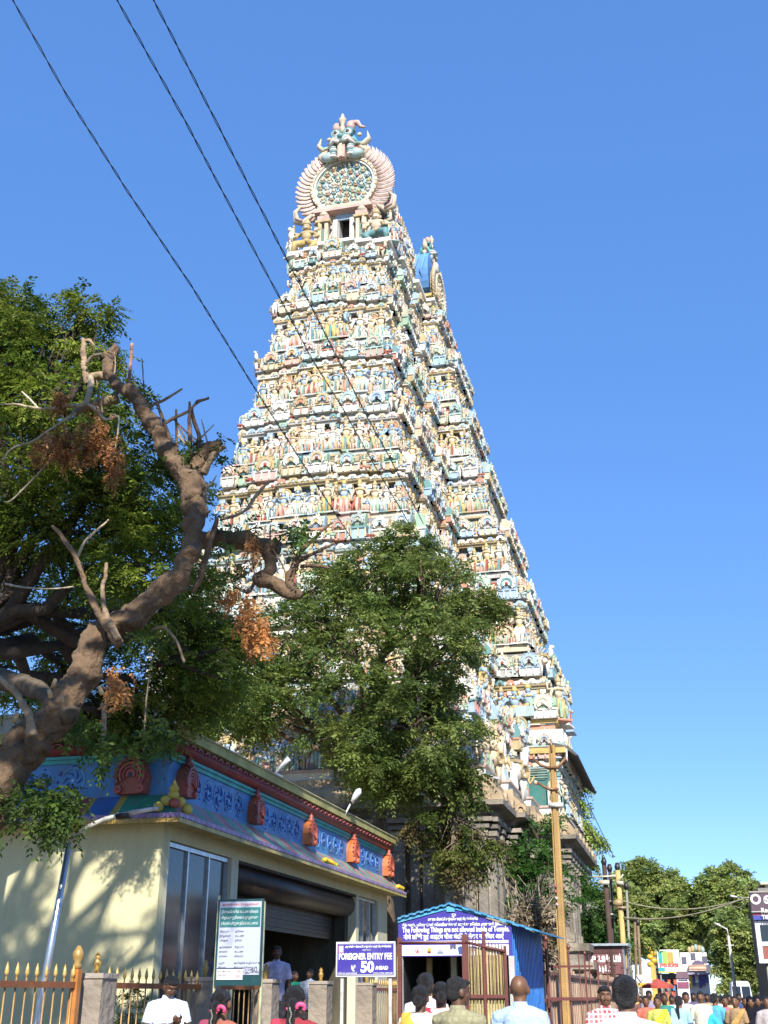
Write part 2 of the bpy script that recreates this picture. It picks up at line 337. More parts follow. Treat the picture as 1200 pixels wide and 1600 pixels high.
for t in range(8):
    z0, z1 = ZT[t], ZT[t + 1]; H = z1 - z0; hx, hy, by, bw = HX[t], HY[t], BAY[t], BW[t]; o_hy = hy
    O = lambda p: outline(hx, hy, p, by, bw)
    ne = len(O(0)); rcol = lambda: [rc(PALW) for _ in range(ne)]
    mb = MB(); A = rc([CREAM, WHITE, OCHRE, AQUA]); B = rc([PINK, SKYB, WHITE, CREAM, GREYW])
    loft(mb, [(z0, O(.38)), (z0 + .03 * H, O(.38)), (z0 + .035 * H, O(.30)), (z0 + .085 * H, O(.30)), (z0 + .09 * H, O(-.2)), (z0 + .53 * H, O(-.2))], [[rc([A, B, CREAM, GREYW, OCHRE]) for _ in range(ne)], B, [rc([A, B, GREYW, AQUA, CREAM]) for _ in range(ne)], GREYW, [tuple(np.array(q) * .35) for q in rcol()]])  # wall colours behind the statues darkened, painting shade into the gaps
    # pilasters, capitals and little string courses between the statues
    for x0, y0, x1, y1, L, rz, m in walk(O(.04), .8):
        for j in range(m + 1):
            if t == 0 and CX + (x0 + x1) / 2 > -7.6 and -7 < y0 < -4 and y0 == y1: continue
            fr = (.13 + (L - .26) * j / m) / L; fx = x0 + (x1 - x0) * fr; fy = y0 + (y1 - y0) * fr; c = rc(PAL); pm = MB()
            pm.cbox(0, 0, .26 * H, .11, .12, .34 * H, c).cbox(0, -.02, .445 * H, .2, .2, .03 * H, rc(PAL)).cbox(0, -.03, .49 * H, .3, .26, .05 * H, rc(PAL)).cbox(0, 0, .1 * H, .18, .18, .03 * H, rc(PAL))
            mb.join(pm, TRS(CX + fx, CY + fy, z0, rz))
        for j in range(m):
            fx = x0 + (x1 - x0) * (j + .5) / m; fy = y0 + (y1 - y0) * (j + .5) / m; c = rc([PINK, TEAL, AQUA, WHITE, SALMON, LGREEN, CREAM])
            if random.random() < .5: pm = MB(); pm.cbox(0, 0, .24 * H, .5, .05, .28 * H, c); pm.ring((0, .25), 8, 0, .38 * H, -.025, .025, 0, PI, c); mb.join(pm, TRS(CX + fx, CY + fy, z0, rz))
    # drum behind the row of miniature shrines
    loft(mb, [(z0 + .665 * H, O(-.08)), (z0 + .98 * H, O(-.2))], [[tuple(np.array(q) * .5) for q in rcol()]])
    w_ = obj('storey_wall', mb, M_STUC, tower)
    cb = MB(); A = rc([CREAM, CREAM, OCHRE, WHITE, AQUA, GREYW]); B = rc([OCHRE, PINK, WHITE, GREYW])
    loft(cb, [(z0 + .53 * H, O(.1)), (z0 + .555 * H, O(.12)), (z0 + .56 * H, O(.22)), (z0 + .585 * H, O(.25)), (z0 + .625 * H, O(.2)), (z0 + .65 * H, O(.14)), (z0 + .668 * H, O(.14))], [B, CREAM, A, [rc([A, GREYW, CREAM, rc(PAL)]) for _ in range(ne)], A, B])
    for x0, y0, x1, y1, L, rz, m in walk(O(.22), .55):
        for j in range(m):
            fx = x0 + (x1 - x0) * (j + .5) / m; fy = y0 + (y1 - y0) * (j + .5) / m
            c = rc(PAL); k_ = MB(); s_ = random.uniform(.8, 1.7); k_.ring((.06 * s_, .15 * s_), 8, 0, 0, -.07, .05, -.3, PI + .3, c); k_.ell(0, -.02, 0, .06 * s_, .06, .07 * s_, rc(PAL + [DARK, BRICK]), 5, 3)
            cb.join(k_, TRS(CX + fx, CY + fy, z0 + .595 * H, rz))
    obj('cornice', cb, M_STUC, w_)
    for x0, y0, x1, y1, L, rz, m in walk(O(.18), .56 if t > 3 else .64):
        for j in range(m):
            fx = x0 + (x1 - x0) * (j + .5) / m; fy = y0 + (y1 - y0) * (j + .5) / m; s = .455 * H * random.uniform(.82, 1.2)
            if random.random() < .05: s *= .7
            if t == 0 and CX + fx > -7.6 and -7 < fy < -4: continue
            spots_f.append((t, s, random.randrange(14), TRS(CX + fx, CY + fy, z0 + .09 * H, rz + random.uniform(-.12, .12), s, random.uniform(.95, 1.2)), rz))
            if random.random() < .85:        # attendants and offerings beside each figure
                s2 = .28 * H * random.uniform(.7, 1.1); dx = .5 / m
                gx = x0 + (x1 - x0) * ((j + .5) / m + dx); gy = y0 + (y1 - y0) * ((j + .5) / m + dx)
                spots_f.append((t, s2, random.randrange(14), TRS(CX + gx + .1 * math.sin(rz), CY + gy - .1 * math.cos(rz), z0 + .09 * H, rz, s2), rz))
    for x0, y0, x1, y1, L, rz, m in walk(O(.02), 1.12):
        if L < .6: 
            continue
        for j in range(m):
            w = L / m * .74; fx = x0 + (x1 - x0) * (j + .5) / m; fy = y0 + (y1 - y0) * (j + .5) / m
            spots_r.append((t, w, H * random.uniform(.85, 1.25), TRS(CX + fx, CY + fy, z0 + .668 * H, rz), rz))
            for dd in (0, 1):
                if j == 0 and dd == 0 and m > 1: continue
                gx = x0 + (x1 - x0) * (j + dd) / m; gy = y0 + (y1 - y0) * (j + dd) / m; s = .26 * H * random.uniform(.8, 1.45)
                spots_s.append((t, s, random.randrange(len(SEAT)), TRS(CX + gx + .18 * math.sin(rz), CY + gy - .18 * math.cos(rz), z0 + .668 * H, rz + random.uniform(-.3, .3), s), rz))
def scatter(name, spots, meshes, mbs, m):
    vis = sorted([q for q in spots if q[0] >= 2], key=lambda q: (abs(q[4]) > .3, -q[1]))[:100]; ids = {id(q) for q in vis}
    for q in vis:
        o = bpy.data.objects.new(name, meshes[q[2]]); COL.objects.link(o); o.parent = tower
        if not meshes[q[2]].materials: meshes[q[2]].materials.append(m)
        M = q[3].copy(); M.translation -= tower.location; o.matrix_local = M
    rest = MB()
    for q in spots:
        if id(q) not in ids: rest.join(mbs[q[2]], q[3])
    tag(obj(name, rest, m, tower), kind='stuff')
scatter('painted_statue', spots_f, FIG, FIGMB, M_STATUE)
scatter('seated_statue', spots_s, SEAT, SEATMB, M_STATUE)
vis = sorted([q for q in spots_r if q[0] >= 2], key=lambda q: (abs(q[4]) > .3, -q[1]))[:100]; ids = {id(q) for q in vis}; rest = MB()
for i, q in enumerate(spots_r):
    sm = shrine(q[1], .33 * q[2], .42, i + 50); 
    if id(q) in ids: g = MB(); g.join(sm, q[3]); obj('miniature_shrine', g, M_STUC, tower)
    else: rest.join(sm, q[3])
tag(obj('miniature_shrine', rest, M_STUC, tower), kind='stuff')

# ---- neck storey, guardians and barrel vault with its horseshoe gable
FY = CY - HY[8]                            # about 51.3
mb = MB(); zt = ZT[8]
loft(mb, [(zt, outline(2.6, 8.5, .2, .5, .26)), (zt + .2, outline(2.6, 8.5, .25, .5, .26)), (zt + .25, outline(2.75, 8.7, .3, .5, .26)), (zt + .45, outline(2.75, 8.7, .3, .5, .26)), (zt + .5, outline(2.6, 8.5, .2, .5, .26))], [CREAM, WHITE, WHITE, CREAM])
mb.box(CX - 1.9, CX - .35, FY + .6, CY + 7.6, zt + .5, 43.9, GREYW); mb.box(CX + .35, CX + 1.9, FY + .6, CY + 7.6, zt + .5, 43.9, GREYW)
mb.box(CX - .35, CX + .35, FY + 1.4, CY + 7.6, zt + .5, 43.9, DARK); mb.box(CX - .55, CX + .55, FY + .5, FY + .62, 43.5, 43.9, SKYB)
for sx in (-1, 1):
    mb.cbox(CX + sx * .5, FY + .45, 42.4, .24, .35, 2.0, WHITE)
    mb.cbox(CX + sx * .95, FY + .1, 42.2, .22, .3, 1.7, CREAM); mb.cbox(CX + sx * 1.35, FY + .1, 42.2, .22, .3, 1.7, CREAM); mb.cbox(CX + sx * 1.15, FY + .25, 42.1, .2, .1, 1.6, TEAL)
    mb.cbox(CX + sx * 1.15, FY + .1, 43.15, .9, .5, .16, OCHRE); mb.cbox(CX + sx * 1.15, FY + .15, 43.4, .7, .4, .35, PINK); mb.cbox(CX + sx * 1.15, FY + .15, 41.45, .9, .5, .22, WHITE)
    mb.ell(CX + sx * 1.15, FY + .15, 43.7, .3, .3, .22, CREAM, 8, 4)
mb.box(CX - 1.75, CX + 1.75, FY + .0, FY + .62, 43.9, 44.1, PINK); mb.box(CX - 1.6, CX + 1.6, FY + .1, FY + .62, 44.1, 44.35, CREAM)
for k in range(9): mb.join(figure(300 + k), TRS(CX + 2.95, FY + 1.0 + k * .8, zt + .5, PI / 2 - .2, random.uniform(1.5, 2.1))); mb.join(shrine(.7, 1.3, .3, 320 + k), TRS(CX + 2.5, FY + 1.3 + k * .8, zt + 2.3, PI / 2))
for k in range(6): mb.join(figure(310 + k), TRS(CX + 2.75, FY + 1.2 + k * 1.1, zt + 3.6, PI / 2 - .3, random.uniform(1.1, 1.5)))
obj('neck_storey', mb, M_STUC, tower)
def guardian(cx, y, z, s, sk, cl, f=1):
    m = MB(); P = lambda a, b, c: (cx + a * s * f, y + b * s, z + c * s)
    m.cbox(cx, y, z + .06 * s, 1.5 * s, .8 * s, .12 * s, WHITE)
    m.tube([P(-.15, 0, .75), P(-.5, -.25, .62), P(-.55, -.3, .15)], [.2 * s, .16 * s, .1 * s], 8, cl); m.tube([P(.15, 0, .75), P(.5, -.2, .5), P(.25, -.35, .2)], [.2 * s, .16 * s, .1 * s], 8, cl)
    m.ell(*P(0, 0, .85), .26 * s, .2 * s, .14 * s, OCHRE, 8, 5); m.ell(*P(0, -.02, 1.12), .25 * s, .2 * s, .28 * s, sk, 9, 6); m.ell(*P(0, 0, 1.3), .4 * s, .2 * s, .14 * s, sk, 9, 5)
    m.ell(*P(0, -.05, 1.6), .19 * s, .18 * s, .2 * s, sk, 9, 6); m.ell(*P(0, -.2, 1.52), .1 * s, .05 * s, .035 * s, WHITE, 7, 4)
    for q in (-1, 1): m.ell(*P(q * .07, -.2, 1.65), .035 * s, .03 * s, .035 * s, WHITE, 6, 4); m.ell(*P(q * .2, 0, 1.6), .05 * s, .03 * s, .1 * s, OCHRE, 6, 4)
    m.lathe([(.2 * s, 0), (.22 * s, .08 * s), (.15 * s, .18 * s), (.13 * s, .28 * s), (.05 * s, .36 * s), (.01, .45 * s)], 8, OCHRE, P(0, 0, 1.74))
    for a in ([P(-.38, 0, 1.3), P(-.62, -.1, 1.05), P(-.4, -.3, .95)], [P(.38, 0, 1.3), P(.65, -.05, 1.4), P(.6, -.1, 1.75)], [P(-.36, .1, 1.34), P(-.68, .05, 1.45), P(-.66, 0, 1.8)], [P(.36, 0, 1.28), P(.6, -.12, 1.0), P(.45, -.3, .85)]):
        m.tube(a, [.1 * s, .085 * s, .06 * s], 7, sk); m.ell(*a[-1], .08 * s, .08 * s, .09 * s, OCHRE, 6, 4)
    return m
obj('guardian_figure', guardian(CX - 2.15, FY + .05, zt + .55, 1.25, OCHRE, YEL), M_STATUE, tower)
obj('guardian_figure', guardian(CX + 2.05, FY + .05, zt + .55, 1.25, FLESH, TEAL, -1), M_STATUE, tower)
for sx, c in ((-1, WHITE), (1, PINK)):
    g = MB(); bb = beast(9 + sx, WHITE, c); g.join(bb, TRS(CX + sx * 3.05, FY + .5, zt + .5, PI / 2 * sx, 2.2)); g.join(figure(40 + sx), TRS(CX + sx * 3.1, FY - .1, zt + .5, sx * .4, 1.5)); obj('rearing_beast', g, M_STATUE, tower)
VZ = 46.15; vb = MB()                      # vault along y
prof = []
for k in range(25):
    w = -.72 + (PI + 1.44) * k / 24; prof.append((CX + 2.5 * math.cos(w), VZ + 2.5 * math.sin(w) * (1 + .12 * max(0, math.sin(w)))))
prof += [(CX - 1.95, 44.0), (CX + 1.95, 44.0)]
cyv = ((.22, .15, .13), CREAM)
y0 = FY + .75
for k in range(8):
    ya = y0 + k * 1.9; vb.prism([(CX + (a - CX) * .93, VZ + (b - VZ) * .93) for a, b in prof][::-1], ya, ya + 1.86, cyv[0])
    if k: vb.prism([(CX + (a - CX) * .955, VZ + (b - VZ) * .955) for a, b in prof][::-1], ya - .1, ya + .1, GREYW)
obj('barrel_vault', vb, M_STUC, tower)
for k in range(7):                          # finials along the ridge
    fb = MB(); fb.lathe([(.1, 0), (.32, .15), (.42, .4), (.3, .65), (.1, .8), (.22, .9), (.08, 1.05), (.12, 1.2), (.01, 1.6)], 10, YEL, (CX, y0 + 1.5 + k * 1.9, VZ + 2.75)); obj('ridge_finial', fb, M_METAL, tower)
def gable(cx, cz, s, cf=(.60, .42, .37), cr=CREAM, ci=AQUA, heads=True):
    """fan of curled plumes round a ring and a disc of little figures; built facing -y at y=0"""
    m = MB(); a0, a1 = -1.02, PI + 1.02; n = 46
    for k in range(n):
        w = a0 + (a1 - a0) * k / (n - 1)
        if abs(w - PI / 2) < .2: continue
        c, s_ = math.cos(w), math.sin(w); bend = .22 * (1 if c > 0 else -1) * (.4 + abs(math.cos(w)))
        P = lambda r, b: (cx + s * (r * c - b * s_), 0, cz + s * (r * s_ * 1.02 + b * c))
        a = [P(2.35, 0), P(2.75, bend * .1), P(3.08, bend * .7), P(3.4, bend * 1.9)]
        m.tube([(x, .0, z) for x, y, z in a], [.1 * s, .12 * s, .12 * s, .05 * s], 6, cf, flat=1.6)
        a = [P(2.4, .11), P(2.78, .11 + bend * .1), P(3.12, .11 + bend * .7), P(3.42, .1 + bend * 1.8)]
        m.tube([(x, -.12 * s, z) for x, y, z in a], [.04 * s, .045 * s, .04 * s, .03 * s], 4, WHITE if k % 2 else cr)
    m.ring((1.9 * s, 2.8 * s), 40, cx, cz, .02, .35 * s, a0, a1, tuple(np.array(cf) * .7))
    m.ring((2.14 * s, 2.32 * s), 40, cx, cz, -.28 * s, .1, a0, a1, cr); m.ring((2.0 * s, 2.12 * s), 40, cx, cz, -.2 * s, .1, a0, a1, WHITE)
    for k in range(34):
        w = a0 + (a1 - a0) * (k + .5) / 34; m.ell(cx + 2.27 * s * math.cos(w), -.28 * s, cz + 2.27 * s * math.sin(w), .09 * s, .07 * s, .09 * s, OCHRE if k % 2 else WHITE, 6, 4)
    m.ring((0, 2.0 * s), 40, cx, cz, 0, .2, 0, 2 * PI, ci)
    if heads:
        rr = random.Random(5)
        for rad, n in ((1.7, 19), (1.22, 14), (.78, 9), (.38, 5)):
            for k in range(n):
                w = 2 * PI * k / n + rad; x = cx + rad * s * math.cos(w); z = cz + rad * s * math.sin(w); sk = rr.choice([CREAM, OCHRE, FLESH, WHITE, OCHRE])
                m.ell(x, -.12 * s, z, .12 * s, .12 * s, .14 * s, sk, 7, 5); m.ell(x, -.06 * s, z - .16 * s, .18 * s, .1 * s, .07 * s, rr.choice([SALMON, WHITE, TEAL, CREAM, AQUA]), 6, 4)
                m.ring((.17 * s, .23 * s), 8, x, z, -.1 * s, .02, -.3, PI + .3, rr.choice([SKYB, LGREEN, WHITE, CREAM, TEAL]))
                m.lathe([(.09 * s, .1 * s), (.06 * s, .2 * s), (.01, .28 * s)], 5, OCHRE, (x, -.1 * s, z))
    return m
def mask(cx, cz, s):
    """horned monster face crowning a gable"""
    m = MB(); T = (.12, .42, .42)
    m.ell(cx, .1, cz + .55 * s, .75 * s, .6 * s, .62 * s, T, 12, 8)                       # head
    m.ell(cx, -.4 * s, cz + .35 * s, .62 * s, .38 * s, .3 * s, AQUA, 10, 6); m.ell(cx, -.72 * s, cz + .42 * s, .2 * s, .16 * s, .16 * s, TEAL, 8, 5)
    for q in (-1, 1):
        m.ell(cx + q * .34 * s, -.42 * s, cz + .85 * s, .22 * s, .16 * s, .22 * s, WHITE, 10, 6); m.ell(cx + q * .34 * s, -.55 * s, cz + .85 * s, .11 * s, .07 * s, .11 * s, DARK, 8, 5)
        m.ring((.2 * s, .28 * s), 12, cx + q * .34 * s, cz + .85 * s, -.5 * s, -.3 * s, 0, 2 * PI, TEAL)
        m.tube([(cx + q * .1 * s, -.62 * s, cz + .12 * s), (cx + q * .4 * s, -.68 * s, cz + .22 * s), (cx + q * .72 * s, -.4 * s, cz + .0 * s)], [.1 * s, .13 * s, .1 * s], 7, WHITE)
        m.tube([(cx + q * .1 * s, -.66 * s, cz + .24 * s), (cx + q * .42 * s, -.7 * s, cz + .36 * s), (cx + q * .76 * s, -.42 * s, cz + .14 * s)], [.05 * s, .07 * s, .06 * s], 6, PINK)
        m.tube([(cx + q * .7 * s, 0, cz + .2 * s), (cx + q * 1.15 * s, -.05, cz + .12 * s), (cx + q * 1.42 * s, -.05, cz + .5 * s), (cx + q * 1.3 * s, 0, cz + 1.1 * s)], [.26 * s, .24 * s, .2 * s, .03 * s], 8, CREAM, flat=.6)
        m.tube([(cx + q * .75 * s, -.16 * s, cz + .2 * s), (cx + q * 1.12 * s, -.2 * s, cz + .16 * s), (cx + q * 1.36 * s, -.16 * s, cz + .5 * s)], [.12 * s, .1 * s, .05 * s], 6, LGREEN)
        m.tube([(cx + q * .9 * s, 0, cz + .1 * s), (cx + q * 1.3 * s, 0, cz - .2 * s), (cx + q * 1.1 * s, 0, cz - .6 * s)], [.2 * s, .2 * s, .06 * s], 7, CREAM)
        for j, c in enumerate((AQUA, WHITE, TEAL, AQUA, WHITE)): m.lathe([(.2 * s, 0), (.24 * s, .07 * s), (.2 * s, .14 * s)], 8, c, (cx + q * .48 * s, -.35 * s, cz - .15 * s - j * .14 * s))
        m.ell(cx + q * .75 * s, -.3 * s, cz - .55 * s, .45 * s, .25 * s, .3 * s, AQUA, 9, 6); m.ell(cx + q * .72 * s, -.2 * s, cz - .25 * s, .2 * s, .14 * s, .24 * s, BRICK, 8, 5)
        m.lathe([(.26 * s, 0), (.3 * s, .08 * s), (.25 * s, .16 * s)], 8, TEAL, (cx + q * .38 * s, -.1, cz + 1.1 * s)); m.lathe([(.25 * s, 0), (.27 * s, .3 * s), (.2 * s, .52 * s), (.03, .62 * s)], 8, PINK, (cx + q * .38 * s, -.1, cz + 1.24 * s))
        m.ell(cx + q * .85 * s, 0, cz + .95 * s, .16 * s, .1 * s, .12 * s, CREAM, 6, 4)
    m.tube([(cx + .4 * s, -.1, cz + 1.75 * s), (cx + .8 * s, -.1, cz + 1.7 * s), (cx + .95 * s, -.1, cz + 1.4 * s), (cx + 1.2 * s, -.1, cz + 1.3 * s)], [.16 * s, .15 * s, .1 * s, .05 * s], 7, PINK)
    m.lathe([(.13 * s, .9 * s), (.16 * s, 1.2 * s), (.1 * s, 1.5 * s), (.2 * s, 1.7 * s), (.22 * s, 1.85 * s), (.1 * s, 2.0 * s), (.12 * s, 2.08 * s), (.01, 2.3 * s)], 8, CREAM, (cx, -.35 * s, cz))
    m.cbox(cx, -.4 * s, cz - .4 * s, .4 * s, .3 * s, .9 * s, PINK); m.cbox(cx, -.57 * s, cz - .4 * s, .14 * s, .08 * s, .85 * s, CREAM)
    return m
g = MB(); g.join(gable(CX - .05, VZ - .2, .89), Matrix.Translation((0, FY + .55, 0))); obj('horseshoe_gable', g, M_STATUE, tower)
g = MB(); g.join(mask(CX - .1, VZ + 2.4, 1.12), Matrix.Translation((0, FY + .45, 0))); obj('monster_mask', g, M_STATUE, tower)
g = MB()
for sx in (-1, 1):
    g = MB(); g.tube([(CX + sx * 2.0, FY + .4, 44.1), (CX + sx * 2.5, FY + .4, 43.6), (CX + sx * 2.95, FY + .4, 43.8), (CX + sx * 3.05, FY + .4, 44.5), (CX + sx * 2.7, FY + .4, 44.9)], [.1, .2, .22, .14, .04], 8, CREAM); g.tube([(CX + sx * 2.5, FY + .2, 43.62), (CX + sx * 2.9, FY + .18, 43.85), (CX + sx * 2.98, FY + .2, 44.4)], [.08, .1, .05], 6, PINK); obj('gable_scroll', g, M_STATUE, tower)
g = MB(); g.tube([(CX + 2.75, FY + 1.6, 43), (CX + 2.75, FY + 1.6, 47.4)], .035, 6, (.7, .7, .7)); obj('lightning_rod', g, M_CHROME, tower)
# ---- dormer on the long side with its own blue vault and fan
dm = MB(); zc = 43.7; DY = CY
poly = [(DY + 1.75 * math.cos(w), zc + 1.75 * math.sin(w) * 1.1) for w in [(-.7 + (PI + 1.4) * k / 20) for k in range(21)]]
dm.prism(poly, CX + 1.2, CX + 3.7, (.10, .27, .62), 'x')
for xx in (2.0, 2.8): dm.prism([(DY + (a - DY) * 1.03, zc + (b - zc) * 1.03) for a, b in poly], CX + xx - .09, CX + xx + .09, CREAM, 'x')
for k in range(5): dm.tube([(CX + 1.6 + .45 * k, DY - 1.2, zc - 1.2), (CX + 1.45 + .45 * k, DY - 1.85, zc - .2), (CX + 1.65 + .45 * k, DY - 1.72, zc + .7), (CX + 1.8 + .4 * k, DY - .9, zc + 1.72)], .09, 6, (.13, .33, .7))
obj('dormer_vault', dm, M_STUC, tower)
MR = Matrix.Translation((CX + 3.9, DY, 0)) @ Matrix.Rotation(PI / 2, 4, 'Z')
g = MB(); g.join(gable(0, zc - 1.15, .62, OCHRE, CREAM, AQUA), MR @ Matrix.Translation((0, -.15, 0))); obj('dormer_gable', g, M_STATUE, tower)
g = MB(); g.join(mask(0, zc + 1.85, .8), MR @ Matrix.Translation((0, .55, 0))); obj('dormer_mask', g, M_STATUE, tower)
g = MB(); g.box(CX + 2.4, CX + 3.9, DY - 1.4, DY + 1.4, 39.3, 41.9, GREYW)
for k in range(4): g.cbox(CX + 2.9 + .35 * k, DY - 1.45, 40.5, .12, .14, 2.0, rc([TEAL, CREAM, WHITE])); 
g.box(CX + 2.3, CX + 4.2, DY - 1.7, DY + 1.7, 39.1, 39.35, BRICK); g.box(CX + 2.3, CX + 4.2, DY - 1.65, DY + 1.65, 41.6, 41.8, YEL); g.cbox(CX + 3.0, DY - 1.42, 40.6, .6, .06, 1.6, DARK)
for k, q in enumerate((-1.2, -.4, .4, 1.2)): g.join(figure(60 + k), TRS(CX + 4.1, DY + q, 39.35, PI / 2, 1.7))
g.join(figure(71), TRS(CX + 3.9, DY - 1.6, 39.35, .3, 1.8)); g.join(figure(73), TRS(CX + 2.5, DY - 1.6, 39.35, 0, 1.6)); obj('dormer_base', g, M_STATUE, tower)

# ---- projecting centre of the long side: green door, white balcony band, wooden eave
g = MB(); fx = CX + HX[0] + .7 + BAY[0]; fyy = CY - HY[0] * BW[0]
g.box(-6.6, -5.55, fyy - .1, fyy + .3, 9.75, 12.1, (.02, .14, .12)); g.box(-6.2, -5.8, fyy - .14, fyy - .08, 11.0, 11.9, (.02, .1, .09))
for k in range(7): g.box(-6.5, -5.7, fyy - .17, fyy - .13, 11.1 + k * .12, 11.14 + k * .12, (.25, .3, .25))
g.box(-6.75, -5.3, fyy - .25, fyy + .2, 9.3, 9.62, PINK); g.box(-6.75, -5.3, fyy - .28, fyy + .2, 9.62, 9.75, WHITE)
g.box(fx - .05, fx + .12, CY - 3.6, CY - 1.4, 9.6, 12.2, (.03, .08, .16)); g.box(fx - .05, fx + .12, CY + 1.4, CY + 3.6, 9.6, 12.2, (.03, .08, .16)); g.box(fx - .05, fx + .1, CY - 1.1, CY + 1.1, 9.6, 12.2, (.02, .12, .1))
obj('green_door', g, M_PAINT, tower)
g = MB(); ex = -4.72; e0 = CY - 5.4; e1 = CY + 6.2
g.box(-7.4, ex - .25, e0 + .15, e1 - .15, 12.25, 12.45, (.05, .04, .035)); g.box(-7.4, ex, e0, e1, 12.45, 12.52, (.14, .1, .07))
g.box(-7.4, ex - .02, e0 - .03, e0 + .1, 12.2, 12.45, YEL)
for k in range(20):
    yy = e0 + (e1 - e0) * (k + .5) / 20; g.prism([(ex - 1.4, 12.9), (ex + .1, 12.5), (ex + .55, 12.05), (ex + .45, 12.02), (ex - .05, 12.4), (ex - 1.4, 12.75)][::-1], yy - .27, yy + .27, (.09, .085, .08))
obj('wooden_eave', g, M_CONC, tower)
g = MB(); g.box(-7.4, ex - .05, e0 + .05, e1, 12.53, 12.7, AQUA); g.box(-7.4, ex - .1, e0 + .1, e1, 12.7, 13.35, WHITE); g.box(-7.4, ex - .5, e0 + .6, e1, 13.35, 13.75, SALMON); g.box(-7.4, ex - .35, e0 + .45, e1, 13.75, 13.92, YEL)
for k in range(7): g.cbox(-7.0 + k * .33, e0 + .09, 13.0, .1, .05, .5, (.7, .6, .65))
g.cbox(-6.6, e0 + .3, 14.3, .9, .5, .5, AQUA); g.join(shrine(1.3, 1.3, .5, 77), TRS(-5.7, e0 + .7, 13.95))
obj('balcony_band', g, M_STUC, tower)
for i, (x, y, z, s, rz) in enumerate(((-7.2, e0 - .6, 10.0, 2.6, .2), (-7.7, e0 - 1.6, 9.3, 2.7, .3), (-6.9, e0 - .2, 12.0, 2.0, 0), (-5.0, e0 + 1.0, 13.9, 2.4, .6), (-4.9, e0 + 2.4, 13.9, 2.5, 1.4), (-4.9, e0 + 4.0, 13.9, 2.6, 1.5), (-5.35, e0 + .3, 9.3, 1.7, .8), (-4.95, e0 + 1.4, 9.3, 1.5, 1.5))):
    g = MB(); g.join(figure(200 + i) if i != 1 else beast(2, WHITE, OCHRE), TRS(x, y, z, rz, s)); obj('large_statue', g, M_STATUE, tower)
# bulls and big figures riding the corner of the ledge
for i in range(7):
    g = MB(); yy = 44.2 + i * 1.45; g.join(beast(20 + i, rc([WHITE, WHITE, FLESH]), OCHRE) if i % 3 == 1 else figure(230 + i), TRS(CX + HX[0] + .75 + .35 * (i > 3), yy, 9.35, PI / 2 - .5, random.uniform(2.0, 2.9))); obj('large_statue', g, M_STATUE, tower)

# ---- stone base
SB = (.30, .255, .20); SD = (.2, .175, .145)
def so(hx, hy, p, b=1.0): return outline(hx, hy, p, b, .33)
sb = MB(); q = lambda p: so(8.35, 16.15, p)
loft(sb, [(0, q(1.7)), (.8, q(1.7)), (.85, q(1.45)), (1.5, q(1.45)), (1.75, q(1.65)), (2.0, q(1.45)), (2.05, q(1.15)), (2.5, q(1.15)), (2.6, q(1.4)), (2.9, q(1.4)), (2.95, q(1.0)), (3.3, q(1.0)), (3.35, q(1.2)), (3.65, q(1.25)), (3.7, q(.5)), (3.72, q(.5))], [SB, SB, SB, SD, SB, SD, SD, SB, SB, SB, SD, SD, SB, SB, SB])
for k in range(7): yb = .5 + k * .45
obj('base_moulding', sb, M_STONE, tower)
sw = MB(); loft(sw, [(3.72, q(.25)), (8.0, q(.25))], [SB])
for x0, y0, x1, y1, L, rz, m in walk(q(.33), 1.5):
    for j in range(m + 1):
        fr = (.3 + (L - .6) * j / m) / L
        if L < 1.3 and j: break
        fx = x0 + (x1 - x0) * fr; fy = y0 + (y1 - y0) * fr; pm = MB(); c = rc([SB, SD, SB])
        pm.cbox(0, 0, 5.4, .34, .34, 3.3, c).cbox(0, -.02, 7.15, .5, .46, .18, SB).cbox(0, -.02, 7.4, .62, .56, .14, SD).cbox(0, -.04, 7.65, .9, .6, .16, SB).cbox(0, 0, 3.95, .46, .46, .4, SB).cbox(0, 0, 6.6, .42, .42, .12, SD)
        sw.join(pm, TRS(CX + fx, CY + fy, 0, rz))
    for j in range(m):
        fx = x0 + (x1 - x0) * (j + .5) / m; fy = y0 + (y1 - y0) * (j + .5) / m
        pm = MB(); pm.cbox(0, 0, 5.2, .4, .2, 2.2, SD).cbox(0, -.03, 6.4, .6, .3, .14, SB).cbox(0, 0, 3.85, .6, .3, .2, SB).lathe([(.3, 6.5), (.22, 6.7), (.08, 6.85), (.01, 7.0)], 6, SD); sw.join(pm, TRS(CX + fx, CY + fy, 0, rz))
obj('stone_wall', sw, M_STONE, tower)
se = MB(); T = (.42, .31, .19)
loft(se, [(7.85, q(.35)), (8.0, q(.45)), (8.05, q(.55)), (8.12, q(.95)), (8.3, q(.98)), (8.55, q(.9)), (8.8, q(.72)), (9.0, q(.5)), (9.05, q(.45)), (9.3, q(.42))], [SD, SD, SD, SB, T, T, T, T, T])
for x0, y0, x1, y1, L, rz, m in walk(q(.97), 1.9):
    for j in range(m):
        fx = x0 + (x1 - x0) * (j + .5) / m; fy = y0 + (y1 - y0) * (j + .5) / m; pm = MB(); pm.ring((.1, .24), 8, 0, 8.42, -.04, .1, -.4, PI + .4, T); se.join(pm, TRS(CX + fx, CY + fy, 0, rz))
obj('stone_eave', se, M_STONE, tower)
wb = MB(); loft(wb, [(9.31, q(.2)), (9.6, q(.25)), (9.63, q(.33)), (9.72, q(.33))], [WHITE, WHITE, PINK])
obj('painted_plinth', wb, M_STUC, tower)
